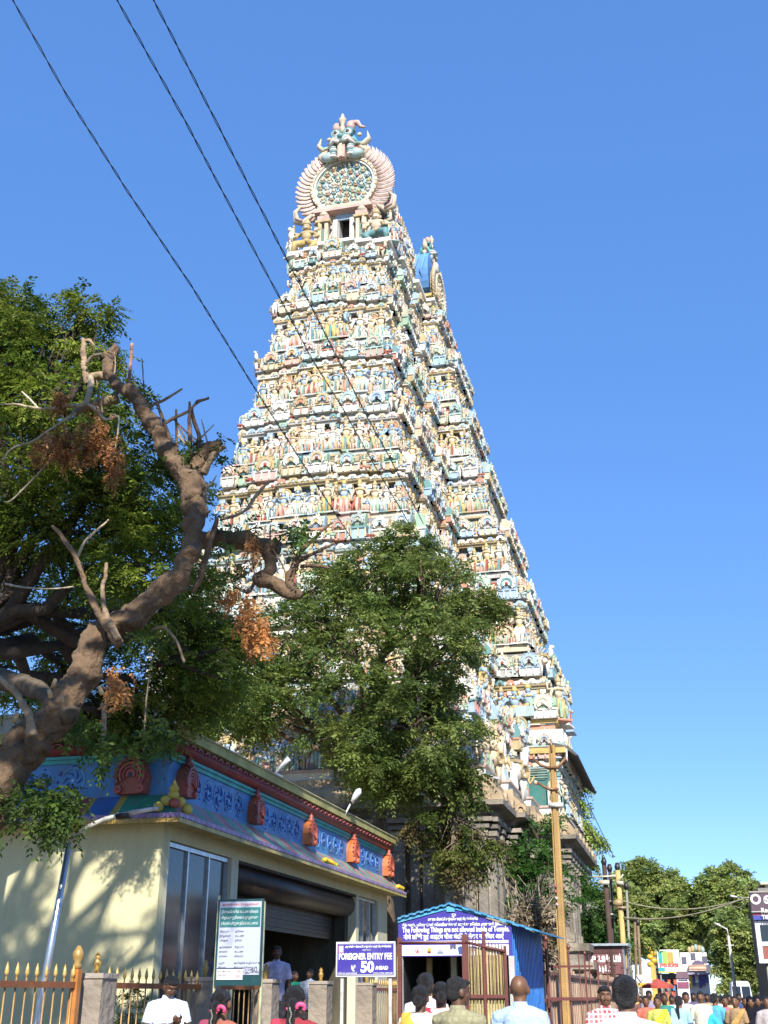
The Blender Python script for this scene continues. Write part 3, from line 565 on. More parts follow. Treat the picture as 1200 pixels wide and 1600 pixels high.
# ================================================================ TICKET HALL on the left
KX, KY0, KY1, KXL = -9.3, 20.0, 37.1, -19.0
DRED = (.22, .035, .03); ORG = (.5, .15, .045); FBLUE = (.06, .21, .46); DBLUE = (.02, .07, .33); MTEAL = (.04, .32, .30); GOLD = (.42, .33, .07); WALLC = (.60, .55, .32)
hall = empty('ticket_hall', ((KX + KXL) / 2, 28.5, 0), 'low yellow ticket hall with a blue frieze, red roll moulding and orange horseshoe ornaments', 'temple hall')
g = MB()
g.box(KXL, KX, KY0, KY0 + .25, 0, 5.02, WALLC)
g.box(KX - .25, KX, KY0 + .25, KY0 + .35, 0, 4.3, (.62, .58, .42)); g.box(KX - .25, KX, KY0 + .25, KY1, 4.3, 5.02, WALLC)
for a, b in ((23.55, 23.95), (33.55, 33.85), (36.1, 37.1)): g.box(KX - .25, KX, a, b, 0, 4.3, (.58, .54, .38))
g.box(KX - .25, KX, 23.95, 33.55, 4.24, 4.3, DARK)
g.box(KXL, KX, KY1, KY1 + .2, 0, 5.02, WALLC); g.box(KXL - .25, KXL, KY0, KY1 + .2, 0, 5.02, WALLC)
g.box(KX - .012, KX + .012, KY0 + .0, KY0 + .02, 0, .01, WALLC)
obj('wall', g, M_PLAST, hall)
g = MB(); g.box(KXL, KX - .3, KY0 + .3, KY1, 4.4, 4.5, (.05, .045, .03)); g.box(KX - 4.2, KX - 4.0, KY0 + .3, KY1, 0, 4.4, (.02, .018, .015)); g.box(KX - 4, KX - .26, 33.3, 33.5, 0, 4.3, (.05, .045, .03)); obj('interior', g, M_PLAST, hall)  # near-black colours, the shade of the opening painted into the interior
g = MB(); g.box(KX - 4, KX + .5, 23.9, 33.6, 0, .5, (.3, .27, .22)); g.box(KX + .5, KX + .85, 23.9, 33.6, 0, .3, (.3, .27, .22)); obj('entrance_step', g, M_CONC, hall)
# glazing at both ends of the opening
for nm, ya, yb, n in (('window', 20.35, 23.55, 3), ('window', 33.85, 36.1, 3)):
    w = MB(); w.box(KX - .14, KX - .12, ya, yb, .25, 4.28, (.02, .03, .04)); win = obj(nm, w, M_GLASS, hall)
    f = MB()
    for k in range(n + 1): y = ya + (yb - ya) * k / n; f.box(KX - .17, KX - .07, max(ya, y - .03), min(yb, y + .03), .25, 4.28, (.5, .5, .5))
    f.box(KX - .17, KX - .06, ya, yb, 4.2, 4.28, (.5, .5, .5)); obj('window_frame', f, M_CHROME, win)
g = MB(); g.tube([(KX - .35, 24.0, 4.0), (KX - .35, 33.5, 4.0)], .33, 14, (.035, .025, .02)); g.box(KX - .75, KX - .3, 24.0, 33.5, 3.95, 4.23, (.03, .022, .018)); sh = obj('shutter_housing', g, M_METAL, hall)
g = MB()
for k in range(9): g.box(KX - .62, KX - .59 + .012 * (k % 2), 24.0, 33.5, 3.05 + k * .1, 3.145 + k * .1, (.03, .02, .017))
obj('rolling_shutter', g, M_METAL, sh)
for y in (23.99, 33.5): g = MB(); g.box(KX - .66, KX - .56, y - .03, y + .03, .5, 4.0, (.25, .25, .25)); obj('shutter_rail', g, M_METAL, hall)

# curved painted eave: profile (outward distance, z)
EP = [(.05, 5.08), (.16, 4.98), (.3, 4.84), (.45, 4.72), (.55, 4.66)]
def eave_strip(front, a, b, c, mb):
    """a strip of the eave between positions a and b along the wall; mitred at the near corner"""
    v = []
    for t in (a, b):
        for d, z in EP:
            if front: v.append((min(t, KX) + (d if t >= KX - 1e-6 else 0), KY0 - d, z))
            else: v.append((KX + d, t - (d if t <= KY0 + 1e-6 else 0), z))
    n = len(EP); f = [(i, i + 1, n + i + 1, n + i) if not front else (i + 1, i, n + i, n + i + 1) for i in range(n - 1)]
    mb.add([(x, y, z) for x, y, z in v], f, c, True)
ev = MB()
pat = [((.05, .22, .12), .9), (GOLD, .14), ((.06, .15, .42), .55), (GOLD, .14), ((.30, .08, .07), 1.35), (GOLD, .1), ((.06, .15, .42), .5), (GOLD, .14), ((.04, .24, .17), .75)]
x = KX; i = 8
while x > KXL:
    c, w = pat[i % 9]; eave_strip(True, max(KXL, x - w), x, c, ev); x -= w; i -= 1
pat2 = [((.42, .2, .2), .62), ((.12, .33, .28), .42), ((.38, .22, .24), .5), ((.16, .34, .24), .5)]
y = KY0; i = 0
while y < KY1 + .5:
    c, w = pat2[i % 4]; eave_strip(False, y, min(KY1 + .6, y + w), c, ev); y += w; i += 1
obj('painted_eave', ev, M_PAINT, hall)
g = MB()          # soffit and fringe
ex, ey = KX + .55, KY0 - .55
g.box(KXL, ex, ey, KY0 - .002, 4.56, 4.6, (.5, .42, .16)); g.box(KX + .002, ex, KY0, KY1 + .6, 4.56, 4.6, (.5, .42, .16))
n = int((ex - KXL) / .13)
for k in range(n):
    a = ex - k * .13; g.prism([(a - .125, 4.665), (a - .125, 4.6), (a - .0625, 4.575), (a, 4.6), (a, 4.665)], ey - .025, ey, (.24, .13, .33) if k % 2 else (.3, .2, .36)); g.box(a - .12, a, ey - .012, ey, 4.5, 4.574, (.5, .3, .05) if (k // 3) % 2 else (.4, .25, .06))
n = int((KY1 + .6 - ey) / .13)
for k in range(n):
    a = ey + k * .13; g.prism([(a, 4.665), (a, 4.6), (a + .0625, 4.575), (a + .125, 4.6), (a + .125, 4.665)], ex, ex + .025, (.3, .2, .4) if k % 2 else (.38, .28, .42), 'x'); g.box(ex, ex + .012, a, a + .12, 4.5, 4.574, (.45, .36, .12))
obj('eave_fringe', g, M_PAINT, hall)
# frieze with blue scrolls
fr = MB(); fr.box(KXL, KX, KY0 - .05, KY0 + .3, 5.03, 5.82, FBLUE); fr.box(KX + .002, KX + .05, KY0 - .05, KY1, 5.03, 5.82, FBLUE)
frieze = obj('blue_frieze', fr, M_PAINT, hall)
def scroll(seed):
    r = random.Random(seed); m = MB(); s = r.uniform(.85, 1.1); k0 = r.uniform(0, 6)
    for k in range(6):
        w = k0 + k * PI / 3; c = DBLUE; a = [(.07 * math.cos(w), .07 * math.sin(w)), (.13 * math.cos(w + .35), .13 * math.sin(w + .35)), (.2 * math.cos(w + .95), .2 * math.sin(w + .95))]
        m.tube([(s * x_, 0, s * z_) for x_, z_ in a], [.012, .038, .01], 6, c, flat=.3)
    m.ring((.225 * s, .245 * s), 14, 0, 0, -.012, .0, k0, k0 + 4.4, (.16, .36, .62)); m.ring((.0, .03), 8, 0, 0, -.015, 0, 0, 2 * PI, (.3, .5, .7))
    for k in range(4): w = r.uniform(0, 6.28); m.ell(.31 * math.cos(w) * s, -.002, .25 * math.sin(w) * s, .035, .014, .03, DBLUE, 6, 4)
    return m
sc = MB(); k = 0; x = KX - 1.95
while x > KXL:
    if all(abs(x - q) > .6 for q in (KX - .75, KX - 4.8, KX - 8.85)): sc.join(scroll(k), Matrix.Translation((x, KY0 - .053, 5.42)))
    x -= .62; k += 1
med_y = [20.55, 24.45, 28.45, 32.55, 36.75]
y = KY0 + 1.3
while y < KY1:
    if all(abs(y - q) > .5 for q in med_y): sc.join(scroll(k), Matrix.Translation((KX + .053, y, 5.42)) @ Matrix.Rotation(PI / 2, 4, 'Z'))
    y += .58; k += 1
obj('scroll_pattern', sc, M_PAINT, frieze)
g = MB()
for z0_, z1_, d, c in ((5.82, 5.88, .13, MTEAL), (5.74, 5.82, .09, MTEAL)):
    g.box(KXL, KX - .1, KY0 - d, KY0 - .052, z0_ + .001, z1_, c); g.box(KX - .1, KX + d, KY0 - d, KY0 - .052, z0_ + .001, z1_, c); g.box(KX + .052, KX + d, KY0 - .05, KY1, z0_ + .001, z1_, c)
obj('teal_moulding', g, M_PAINT, hall)
g = MB(); g.tube([(KXL, KY0 - .1, 6.02), (KX + .1, KY0 - .1, 6.02), (KX + .1, KY1 + .1, 6.02)], .135, 12, DRED); 
k = 0; x = KX - .1
while x > KXL: g.ring((.1, .13), 8, x, 6.03, KY0 - .245, KY0 - .2, .2, PI - .2, (.36, .09, .08), .6); x -= .36
y = KY0 + .2
while y < KY1: g.join(MB().ring((.1, .13), 8, 0, 6.03, -.035, 0, .2, PI - .2, (.36, .09, .08), .6), Matrix.Translation((KX + .235, y, 0)) @ Matrix.Rotation(PI / 2, 4, 'Z')); y += .36
obj('red_roll_moulding', g, M_PAINT, hall)
g = MB(); g.box(KXL, KX + .28, KY0 - .28, KY1 + .3, 6.16, 6.34, (.4, .36, .13)); g.box(KXL, KX + .31, KY0 - .31, KY1 + .33, 6.341, 6.37, (.45, .4, .22)); obj('roof_slab', g, M_CONC, hall)
g = MB(); g.box(KXL, KX - .9, KY0 + 1.0, KY0 + 1.25, 6.372, 7.0, (.42, .4, .36)); g.box(KX - 1.1, KX - .9, KY0 + 1.25, KY1 - 1, 6.372, 7.0, (.5, .47, .4)); g.box(KXL, KX - .85, KY0 + .95, KY0 + 1.3, 7.001, 7.07, (.45, .43, .38)); obj('roof_parapet', g, M_CONC, hall)
def ornament(cm, cb, w=.34):
    m = MB(); pl = [(-w, -.42), (w, -.42), (w * 1.08, -.05), (w * .8, .22), (w * .3, .36), (0, .42), (-w * .3, .36), (-w * .8, .22), (-w * 1.08, -.05)]
    m.prism(pl, -.2, .1, cb)
    for i, (a, b) in enumerate(((.30, .36), (.22, .27), (.14, .19), (.06, .11))): m.ring((a, b), 18, 0, -.02, -.27 + .012 * i, -.2, -.6, PI + .6, cm if i % 2 == 0 else tuple(np.array(cm) * 1.7))
    m.ring((0, .06), 8, 0, -.02, -.22, -.2, 0, 2 * PI, DARK)
    for q in (-1, 1): m.ring((.03, .09), 10, q * .26, -.33, -.27, -.2, 0, 2 * PI, tuple(np.array(cm) * 1.5)); m.ell(q * .26, -.25, -.33, .03, .04, .03, cb, 6, 4)
    for k in range(11): w_ = -.5 + (PI + 1) * k / 10; m.ell(.385 * math.cos(w_), -.21, -.02 + .385 * math.sin(w_), .035, .04, .035, cm, 6, 4)
    m.lathe([(.1, .36), (.13, .44), (.05, .5), (.09, .56), (.03, .62), (.005, .74)], 8, cm, (0, -.12, 0)); o = MB(); o.join(m, Matrix.Scale(.88, 4)); return o
for q in (KX - .62, KX - 4.7, KX - 8.8): g = MB(); g.join(ornament((.26, .05, .04), (.3, .07, .03)), Matrix.Translation((q, KY0 - .1, 5.46))); obj('horseshoe_ornament', g, M_PAINT, hall)
for i, q in enumerate(med_y):
    g = MB(); g.join(ornament((.42, .09, .05) if i > 1 else (.24, .05, .05), ORG if i > 1 else (.28, .07, .03)), Matrix.Translation((KX + .1, q, 5.43)) @ Matrix.Rotation(PI / 2, 4, 'Z') @ Matrix.Scale(.86 + .05 * math.sin(i * 5), 4)); obj('horseshoe_ornament', g, M_PAINT, hall)  # two nearest ornaments get darker colours, their shade painted in
def gilt(sx=1):
    m = MB(); 
    for k in range(5): m.ell(-.28 + k * .14, 0, .02 + .12 * (2 - abs(k - 2)), .11, .07, .1, (.5, .38, .06), 8, 5)
    m.ell(0, -.06, .1, .12, .05, .09, BRICK, 8, 5); m.lathe([(.07, .3), (.1, .38), (.03, .48), (.005, .55)], 7, (.5, .38, .06)); return m
g = MB(); g.join(gilt(), TRS(KX + .32, KY0 - .34, 4.76, R(45), 1.0)); obj('gilt_corner_crest', g, M_PAINT, hall)
for ya, n in ((28.9, 12), (37.0, 8)):
    g = MB()
    for k in range(n): g.ell(KX + .42 - .012 * k + .02 * random.random(), ya + k * .13, 4.8 + .02 * (k % 2), .09, .08, .06, (.8, .55, .04), 7, 4)
    obj('gilt_garland', g, M_PAINT, hall)
# ---- lamps on the roof
g = empty('roof_lamp', atX(530, 1292, KX + .1), 'white bulb lamp on a thin bracket over the far end of the hall roof', 'lamp')
b = MB(); p = Vector(g.location); b.tube([p, p + Vector((.15, .0, .3)), p + Vector((.32, 0, .62))], .025, 6, (.6, .6, .58)); obj('bracket', b, M_METAL, g)
b = MB(); q = p + Vector((.36, 0, .68)); b.tube([q, q + Vector((.1, 0, .14)), q + Vector((.2, 0, .28)), q + Vector((.25, 0, .36))], [.04, .09, .1, .03], 8, (.8, .8, .76)); obj('lamp_head', b, M_PAINT, g)
pf = atX(428, 1228, KX - .3)
g = empty('floodlight', pf, 'small white floodlight box on the hall roof before the tower', 'floodlight')
b = MB(); b.box(pf.x - .05, pf.x + .05, pf.y - .05, pf.y + .05, 6.372, pf.z, (.5, .5, .5)); b.cbox(pf.x, pf.y, pf.z + .12, .34, .3, .3, (.75, .75, .72)); obj('lamp_box', b, M_PAINT, g)
b = MB(); b.tube([(pf.x, pf.y, pf.z + .27), (pf.x + .2, pf.y, pf.z + .5), (pf.x + .38, pf.y, pf.z + .66)], [.02, .05, .07], 6, (.6, .6, .58)); obj('lamp_arm', b, M_PAINT, g)

# ================================================================ FENCE in front of the hall
FXX = -7.3; POST = (.34, .28, .22); GLD = (.40, .23, .07); RUST = (.30, .10, .03)
py = [14.05, 17.6, 20.4, 23.7, 27.3]
fgrp = 'stone pillars of the hall fence'
for i, y in enumerate(py):
    g = empty('fence_pillar', (FXX, y, 0), ['nearest square stone pillar of the fence, with one sunlit face', 'stone pillar directly behind the man in the white shirt', 'stone pillar just right of the notice board', 'stone pillar between the entrance and the fee sign', 'farthest stone pillar of the fence, half behind the fee sign'][i], 'pillar', fgrp)
    b = MB(); b.cbox(FXX, y, .9, .38, .4, 1.8, POST).cbox(FXX, y, 1.83, .42, .44, .06, (.4, .34, .28)); obj('shaft', b, M_STONE, g)
    b = MB(); b.lathe([(.045, 0), (.03, .05), (.05, .09), (.055, .14), (.03, .17), (.045, .2), (.03, .22), (.01, .25)], 8, (.45, .27, .06), (FXX, y, 1.862)); obj('finial', b, M_METAL, g)
def picket(b, x, y, z1, d=0):
    b.tube([(x, y, .12), (x, y, z1 - .14)], .011, 5, GLD); b.lathe([(.012, 0), (.028, .04), (.02, .09), (.003, .15)], 6, (.6, .4, .12), (x, y, z1 - .15))
spans = [(3.5, 13.5), (14.3, 17.4), (17.85, 20.2), (20.65, 23.5), (23.95, 27.1)]
spans = [(7.6, 13.55), (14.3, 17.4), (17.85, 20.15), (27.55, 32.0)]
lab = ['nearest rusty gold picket fence panel at the left edge', 'gold picket fence panel behind the man in the white shirt', 'gold picket fence panel under the notice board', 'far gold picket fence panel beside the tower steps']
for (ya, yb), l in zip(spans, lab):
    g = empty('picket_fence', (FXX, (ya + yb) / 2, 0), l, 'fence', 'picket fence panels')
    b = MB(); n = int((yb - ya) / .21)
    for k in range(n): picket(b, FXX, ya + .1 + (yb - ya - .2) * k / (n - 1), 1.95)
    obj('pickets', b, M_METAL, g)
    for z in (1.72, .3): b = MB(); b.box(FXX - .028, FXX + .028, ya, yb, z - .035, z + .035, RUST); obj('rail', b, M_METAL, g)
    if ya < 8:
        b = MB(); b.box(FXX - .05, FXX + .05, yb - .07, yb + .03, 0, 1.9, (.5, .2, .05)); b.lathe([(.04, 0), (.06, .04), (.04, .08), (.07, .13), (.07, .19), (.045, .23), (.02, .27)], 8, (.42, .26, .08), (FXX, yb - .02, 1.9)); obj('end_post', b, M_METAL, g)

# ================================================================ LAMP POST at the left
P0 = atY(42, 1690, 13); P1 = atY(108, 1318, 13); P2 = atY(186, 1273, 13.0); P3 = atY(245, 1263, 13.0)
g = empty('street_lamp', (P0.x, 13, 0), 'leaning silver lamp post with a white arm in front of the yellow wall', 'street lamp')
b = MB(); b.tube([(P0.x - .02, 13, 0), (P0.x + .02, 13, 1.0)], .085, 10, (.5, .5, .48)); obj('pole_base', b, M_CHROME, g)
b = MB(); b.tube([(P0.x, 13, .2), P0, P0.lerp(P1, .5), P1], [.06, .055, .045, .035], 10, (.6, .6, .62)); obj('pole', b, M_CHROME, g)
b = MB(); b.tube([P1, P1.lerp(P2, .3) + Vector((0, 0, .08)), P1.lerp(P2, .7) + Vector((0, 0, .05)), P2], .03, 8, (.6, .58, .5)); obj('arm', b, M_METAL, g)
b = MB(); b.tube([P2, P2.lerp(P3, .3), P2.lerp(P3, .32), P3], [.045, .05, .06, .045], 8, (.5, .5, .52), flat=.5); b.tube([P2 - Vector((.02, 0, .02)), P2 + Vector((.14, 0, -.01))], .06, 8, (.02, .02, .02), flat=.7); obj('lamp_head', b, M_METAL, g)

# ================================================================ writing
def text(s, size, parent, loc, rz, m, z=0, align='CENTER', bold=0.0, name='lettering', ext=.004, sx=1.0, fit=None):
    """lettering standing on a plane facing -y (rz=0); loc is the baseline centre"""
    c = bpy.data.curves.new(name, 'FONT'); c.body = s; c.size = size; c.align_x = align; c.extrude = ext; c.offset = bold; c.resolution_u = 3
    o = bpy.data.objects.new(name, c); COL.objects.link(o); bpy.context.view_layer.update()
    me = bpy.data.meshes.new_from_object(o.evaluated_get(bpy.context.evaluated_depsgraph_get())); bpy.data.objects.remove(o)
    me.name = name; xs = [v.co.x for v in me.vertices] or [0, 1]; w = max(xs) - min(xs)
    k = sx if fit is None else fit / max(w, 1e-3)
    me.transform(Matrix.Translation(Vector(loc) - wloc(parent)) @ Matrix.Rotation(rz, 4, 'Z') @ Matrix.Rotation(PI / 2, 4, 'X') @ Matrix.Diagonal((k, 1, 1, 1)))
    me.materials.clear(); me.materials.append(m); o = bpy.data.objects.new(name, me); COL.objects.link(o); o.parent = parent; return o
M_WHITE = mat('white_lettering', (.8, .8, .78), .5); M_BLACK = mat('dark_lettering', (.03, .03, .05), .5); M_RED = mat('red_lettering', (.6, .05, .06), .5); M_TEALL = mat('teal_lettering', (.05, .2, .18), .5)
NAVY = (.05, .035, .28)
# ---- fee sign
A = atY(526, 1472, 16); B = atY(618, 1526, 16); cx = (A.x + B.x) / 2; w = B.x - A.x; z0, z1 = B.z, A.z
sg = empty('fee_sign', (cx, 16, 0), 'violet blue entry fee sign with a big white 50', 'sign')
b = MB(); b.box(A.x, B.x, 15.985, 16.015, z0, z1, (.75, .73, .78)); obj('sign_frame', b, M_SIGN, sg)
b = MB(); b.box(A.x + .02, B.x - .02, 15.975, 15.984, z0 + .02, z1 - .02, NAVY); obj('sign_board', b, M_SIGN, sg)
for x in (A.x + .06, B.x - .1):
    b = MB(); b.box(x, x + .04, 16.016, 16.05, 0, z1 - .02, (.6, .58, .55)); obj('leg', b, M_METAL, sg)
T = lambda s, sz, x, z, m=M_WHITE, fit=None, bold=0: text(s, sz, sg, (x, 15.973, z), 0, m, fit=fit, bold=bold)
T('அருள்மிகு மீனாட்சி சுந்தரேசுவரர் திருக்கோயில்', .035, cx + .04, z1 - .075, fit=w * .78, bold=.0015); T('மதுரை', .03, cx + .02, z1 - .115)
T('FOREIGNER ENTRY FEE', .11, cx, z1 - .225, fit=w * .9, bold=.004); T('50', .19, cx + .03, z0 + .06, bold=.008); T('₹', .1, cx - w * .2, z0 + .07, bold=.004); T('/HEAD', .06, cx + w * .28, z0 + .09, bold=.003)
T('செயல் அலுவலர்', .03, cx - w * .3, z0 + .035, fit=w * .33); T('EXECUTIVE OFFICER', .028, cx + w * .3, z0 + .035, fit=w * .32)
b = MB(); b.box(A.x + .04, A.x + .11, 15.969, 15.974, z1 - .14, z1 - .05, (.7, .3, .3)); b.box(A.x + .055, A.x + .095, 15.965, 15.968, z1 - .13, z1 - .06, (.8, .7, .7)); obj('emblem', b, M_SIGN, sg)
b = MB(); b.box(A.x + .03, B.x - .03, 15.97, 15.974, z0 + .025, z0 + .03, WHITE); b.box(A.x + .03, B.x - .03, 15.97, 15.974, z1 - .03, z1 - .026, WHITE); obj('sign_rule', b, M_SIGN, sg)
# ---- notice board
A = atY(343, 1402, 14); zb = atY(336, 1540, 14).z; x0 = atY(337, 1500, 14).x; x1 = atY(409, 1500, 14).x; z1 = atY(375, 1405, 14).z
nb = empty('notice_board', ((x0 + x1) / 2, 14, 0), 'upright green and white notice board in front of the hall entrance', 'notice board')
bw_, bh = x1 - x0, z1 - zb; ncx = (x0 + x1) / 2
b = MB(); b.box(x0, x1, 13.98, 14.02, zb, z1, (.008, .05, .055)); obj('board', b, M_SIGN, nb)
b = MB(); b.box(x0 + .03, x1 - .02, 13.972, 13.979, zb + .12 * bh, z1 - .03, (.42, .45, .55)); obj('paper', b, M_SIGN, nb)
for x in (x0 - .025, x1 - .02): b = MB(); b.box(x, x + .025, 14.021, 14.05, 0, z1 + (.05 if x < ncx else -.03), (.5, .5, .3)); obj('leg', b, M_METAL, nb)
T = lambda s, sz, x, z, m=M_BLACK, fit=None, al='LEFT', y=13.969: text(s, sz, nb, (x, y, z), 0, m, fit=fit, align=al, ext=.001)
T('அருள்மிகு மீனாட்சி சுந்தரேசுவரர்', .032, ncx, z1 - .075, M_RED, bw_ * .8, 'CENTER')
b = MB(); b.box(x0 + .04, x1 - .03, 13.967, 13.971, z1 - .33, z1 - .1, (.03, .16, .16)); obj('header_panel', b, M_SIGN, nb)
for k, t in enumerate(('திருக்கோயில் கட்டண விவரம்', 'சிறப்பு தரிசனம் நுழைவு', 'ரூபாய் பூஜை நேரம் கட்டணம்')): T(t, .045, ncx, z1 - .165 - k * .068, M_WHITE, bw_ * .8, 'CENTER', y=13.966)
rows = [('சிறப்பு', 'தரிசன'), ('நுழைவு', 'கட்டண'), ('பூஜை', 'நேரம்'), ('அர்ச்சனை', 'சிறப்பு'), ('காலை', 'கட்டண'), ('மாலை', 'விவரம்'), ('ஆறு', 'அபிஷேக வழிபாடு கட்'), ('இரவு', 'சிறப்பு தரிசன'), ('ரூ', 'நுழைவு கட்டண மதுரை')]
for k, (a, c) in enumerate(rows):
    z = z1 - .39 - (k + k // 3 * .5) * .052; T(a, .03, x0 + .05, z); T(c, .03, x0 + bw_ * .42, z)
b = MB(); b.box(x0 + .035, x0 + bw_ * .62, 13.967, 13.971, zb + .065, zb + .085 + .1, (.62, .6, .62)); b.box(x0 + .035, x0 + bw_ * .62, 13.966, 13.97, zb + .187, zb + .2, (.03, .05, .1)); obj('price_slip', b, M_SIGN, nb)
T('கட்டணம் ரூ', .026, x0 + .045, zb + .15, y=13.965); T('10.00 50.00', .026, x0 + .045, zb + .11, y=13.965); T('100', .04, x0 + bw_ * .47, zb + .145, M_RED, y=13.965); T('250', .04, x0 + bw_ * .47, zb + .09, M_RED, y=13.965); T('40', .09, x1 - .13, zb + .15); T('கட்டண', .02, x0 + bw_ * .66, zb + .17); T('நேரம்', .02, x0 + bw_ * .66, zb + .13)

# ================================================================ BLUE SHED with the rules board
SY = 20.0; sl, sr = -4.78, -2.83; shd = empty('checkpoint_shed', (-3.8, 21.5, 0), 'bright blue sheet metal shed with a violet rules board over its entrance', 'shed')
ridge = atY(700, 1416, SY); apex = Vector((-3.86, SY, 3.02)); SBL = (.015, .17, .52); DP = 4.0
b = MB()
for k in range(40):
    y = SY + .05 + k * .1; b.box(sr - .03, sr + .012 * (k % 2), y, y + .1, 0, 2.7, SBL); b.box(sr - .05, sr - .035, y, y + .1, 0, 2.5, (.02, .02, .025))  # dark inner sheets put the interior shade into paint
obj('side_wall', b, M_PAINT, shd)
b = MB()
for k in range(40): y = SY + .05 + k * .1; b.box(sl, sl + .03, y, y + .1, 0, 2.6, SBL); b.box(sl + .035, sl + .05, y, y + .1, 0, 2.5, (.02, .02, .025))  # dark inner sheets here too, painted shade of the shed interior
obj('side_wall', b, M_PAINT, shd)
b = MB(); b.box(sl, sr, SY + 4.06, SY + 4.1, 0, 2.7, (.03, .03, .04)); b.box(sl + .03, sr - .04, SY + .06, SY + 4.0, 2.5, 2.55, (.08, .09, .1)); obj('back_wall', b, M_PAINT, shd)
eL = atY(621, 1434, SY - .12); eR = Vector((-2.38, SY - .12, 2.58)); ap = atY(703, 1411, SY - .12)
for (a, c) in ((eL, ap), (ap, eR)):
    b = MB(); n = 14
    for k in range(n):
        p = a.lerp(c, k / n); q = a.lerp(c, (k + 1) / n); h = .014 * (k % 2)
        b.add([(p.x, SY - .12, p.z + h), (q.x, SY - .12, q.z + h), (q.x, SY + DP + .1, q.z + h + .05), (p.x, SY + DP + .1, p.z + h + .05), (p.x, SY - .12, p.z - .03 + h), (q.x, SY - .12, q.z - .03 + h), (q.x, SY + DP + .1, q.z + .02 + h), (p.x, SY + DP + .1, p.z + .02 + h)],
              [(0, 1, 2, 3), (7, 6, 5, 4), (4, 5, 1, 0), (5, 6, 2, 1), (6, 7, 3, 2), (7, 4, 0, 3)], (.03, .22, .42) if k % 2 else (.07, .3, .48))
    obj('roof_sheet', b, M_PAINT, shd)
b = MB(); bz = 2.2
b.prism([(sl, bz), (sr, bz), (sr, 2.66), (ap.x + .15, 2.93), (ap.x - .1, 2.93), (sl, 2.72)], SY - .05, SY - .02, NAVY)
bd = obj('rules_board', b, M_SIGN, shd)
b = MB(); b.prism([(sl, 2.74), (ap.x, 2.96), (sr + .05, 2.7), (sr + .05, 2.73), (ap.x, 3.0), (sl, 2.79)], SY - .07, SY - .03, (.08, .4, .65)); b.cbox(ap.x, SY - .075, 2.95, .14, .01, .09, (.1, .4, .65)); obj('board_trim', b, M_PAINT, shd)
scx = (sl + sr) / 2; T = lambda s, sz, x, z, m=M_WHITE, fit=None, bold=0: text(s, sz, bd, (x, SY - .053, z), 0, m, fit=fit, bold=bold)
T('மதுரை மீனாட்சி சுந்தரேசுவரர் திருக்கோயில்', .06, scx - .02, 2.77, fit=.86, bold=.002); T('கீழ் கண்ட பொருட்கள் கோவிலுக்குள் எடுத்து செல்ல அனுமதி இல்லை', .065, scx, 2.68, fit=1.8, bold=.002)
T('The Following Things are not allowed inside of Temple.', .115, scx + .02, 2.585, fit=1.84, bold=.004); T('नीचे लिखी हुई आईटम चीज मंदिर में लेकर न विचार आऐं', .1, scx - .02, 2.475, fit=1.72, bold=.003); T('୧' if 0 else 'ௐ', .07, scx - .0, 2.84)
b = MB(); b.box(sl + .02, sr - .06, SY - .058, SY - .052, 2.40, 2.445, (.8, .78, .8)); b.box(sl + .02, sr - .06, SY - .058, SY - .052, bz + .015, 2.38, (.78, .74, .76)); pp = obj('picture_panel', b, M_SIGN, bd)
ic = MB(); y = SY - .064          # little pictures of forbidden things
zc_ = 2.29; 
for k, c in ((0, (.5, .35, .3)), (1, (.6, .1, .1))): ic.ring((.035, .045), 12, sl + .14 + k * .2, zc_ + .01, y, y + .004, .4, 6.0, c)
ic.ring((0, .02), 8, sl + .34, zc_, y, y + .004, 0, 6.28, (.6, .1, .1)); ic.ring((0, .035), 10, sl + .54, zc_ + .01, y, y + .004, 0, 6.28, (.7, .35, .05)); ic.box(sl + .51, sl + .57, y, y + .004, zc_ - .04, zc_ - .01, (.3, .05, .05))
ic.box(sl + .68, sl + .78, y, y + .004, zc_ - .05, zc_ - .01, (.2, .25, .3)); ic.box(sl + .7, sl + .76, y, y + .004, zc_ + .0, zc_ + .02, (.3, .3, .3))
ic.prism([(sl + .9, zc_ + .09), (sl + 1.0, zc_ + .09), (sl + 1.0, zc_ + .02), (sl + .96, zc_ + .02), (sl + .95, zc_ + .06), (sl + .94, zc_ + .02), (sl + .9, zc_ + .02)], y, y + .004, (.08, .08, .15))
ic.prism([(sl + 1.05, zc_ - .06), (sl + 1.1, zc_ - .06), (sl + 1.1, zc_ + .03), (sl + 1.13, zc_ + .05), (sl + 1.08, zc_ + .07), (sl + 1.03, zc_ + .05)], y, y + .004, (.04, .08, .25)); ic.box(sl + 1.15, sl + 1.24, y, y + .004, zc_ - .06, zc_ + .05, (.05, .12, .2)); ic.box(sl + 1.27, sl + 1.32, y, y + .004, zc_ - .01, zc_ + .07, (.1, .1, .3))
for k in range(9): ic.box(sl + 1.45 + k * .045, sl + 1.47 + k * .045, y, y + .004, zc_ - .02, zc_ + .02 + .01 * (k % 3), (.15, .12, .1))
obj('pictogram', ic, M_SIGN, pp)
for x in (sl - .02, sr - .07): b = MB(); b.box(x, x + .09, SY - .05, SY + .05, 0, bz, (.5, .47, .42)); obj('post', b, M_CONC, shd)
b = MB(); b.cbox(sl + .36, SY + .8, 1.1, .09, .09, 2.2, (.5, .36, .16)); obj('post', b, M_CONC, shd)
b = MB(); b.cbox(sl + .72, SY + 1.2, 1.75, .1, .1, 1.3, (.7, .68, .5)); obj('post', b, M_CONC, shd)
b = MB(); b.cbox(sl + 1.62, SY + 2, 1.75, .07, .07, 1.2, (.6, .6, .55)); obj('post', b, M_CONC, shd)

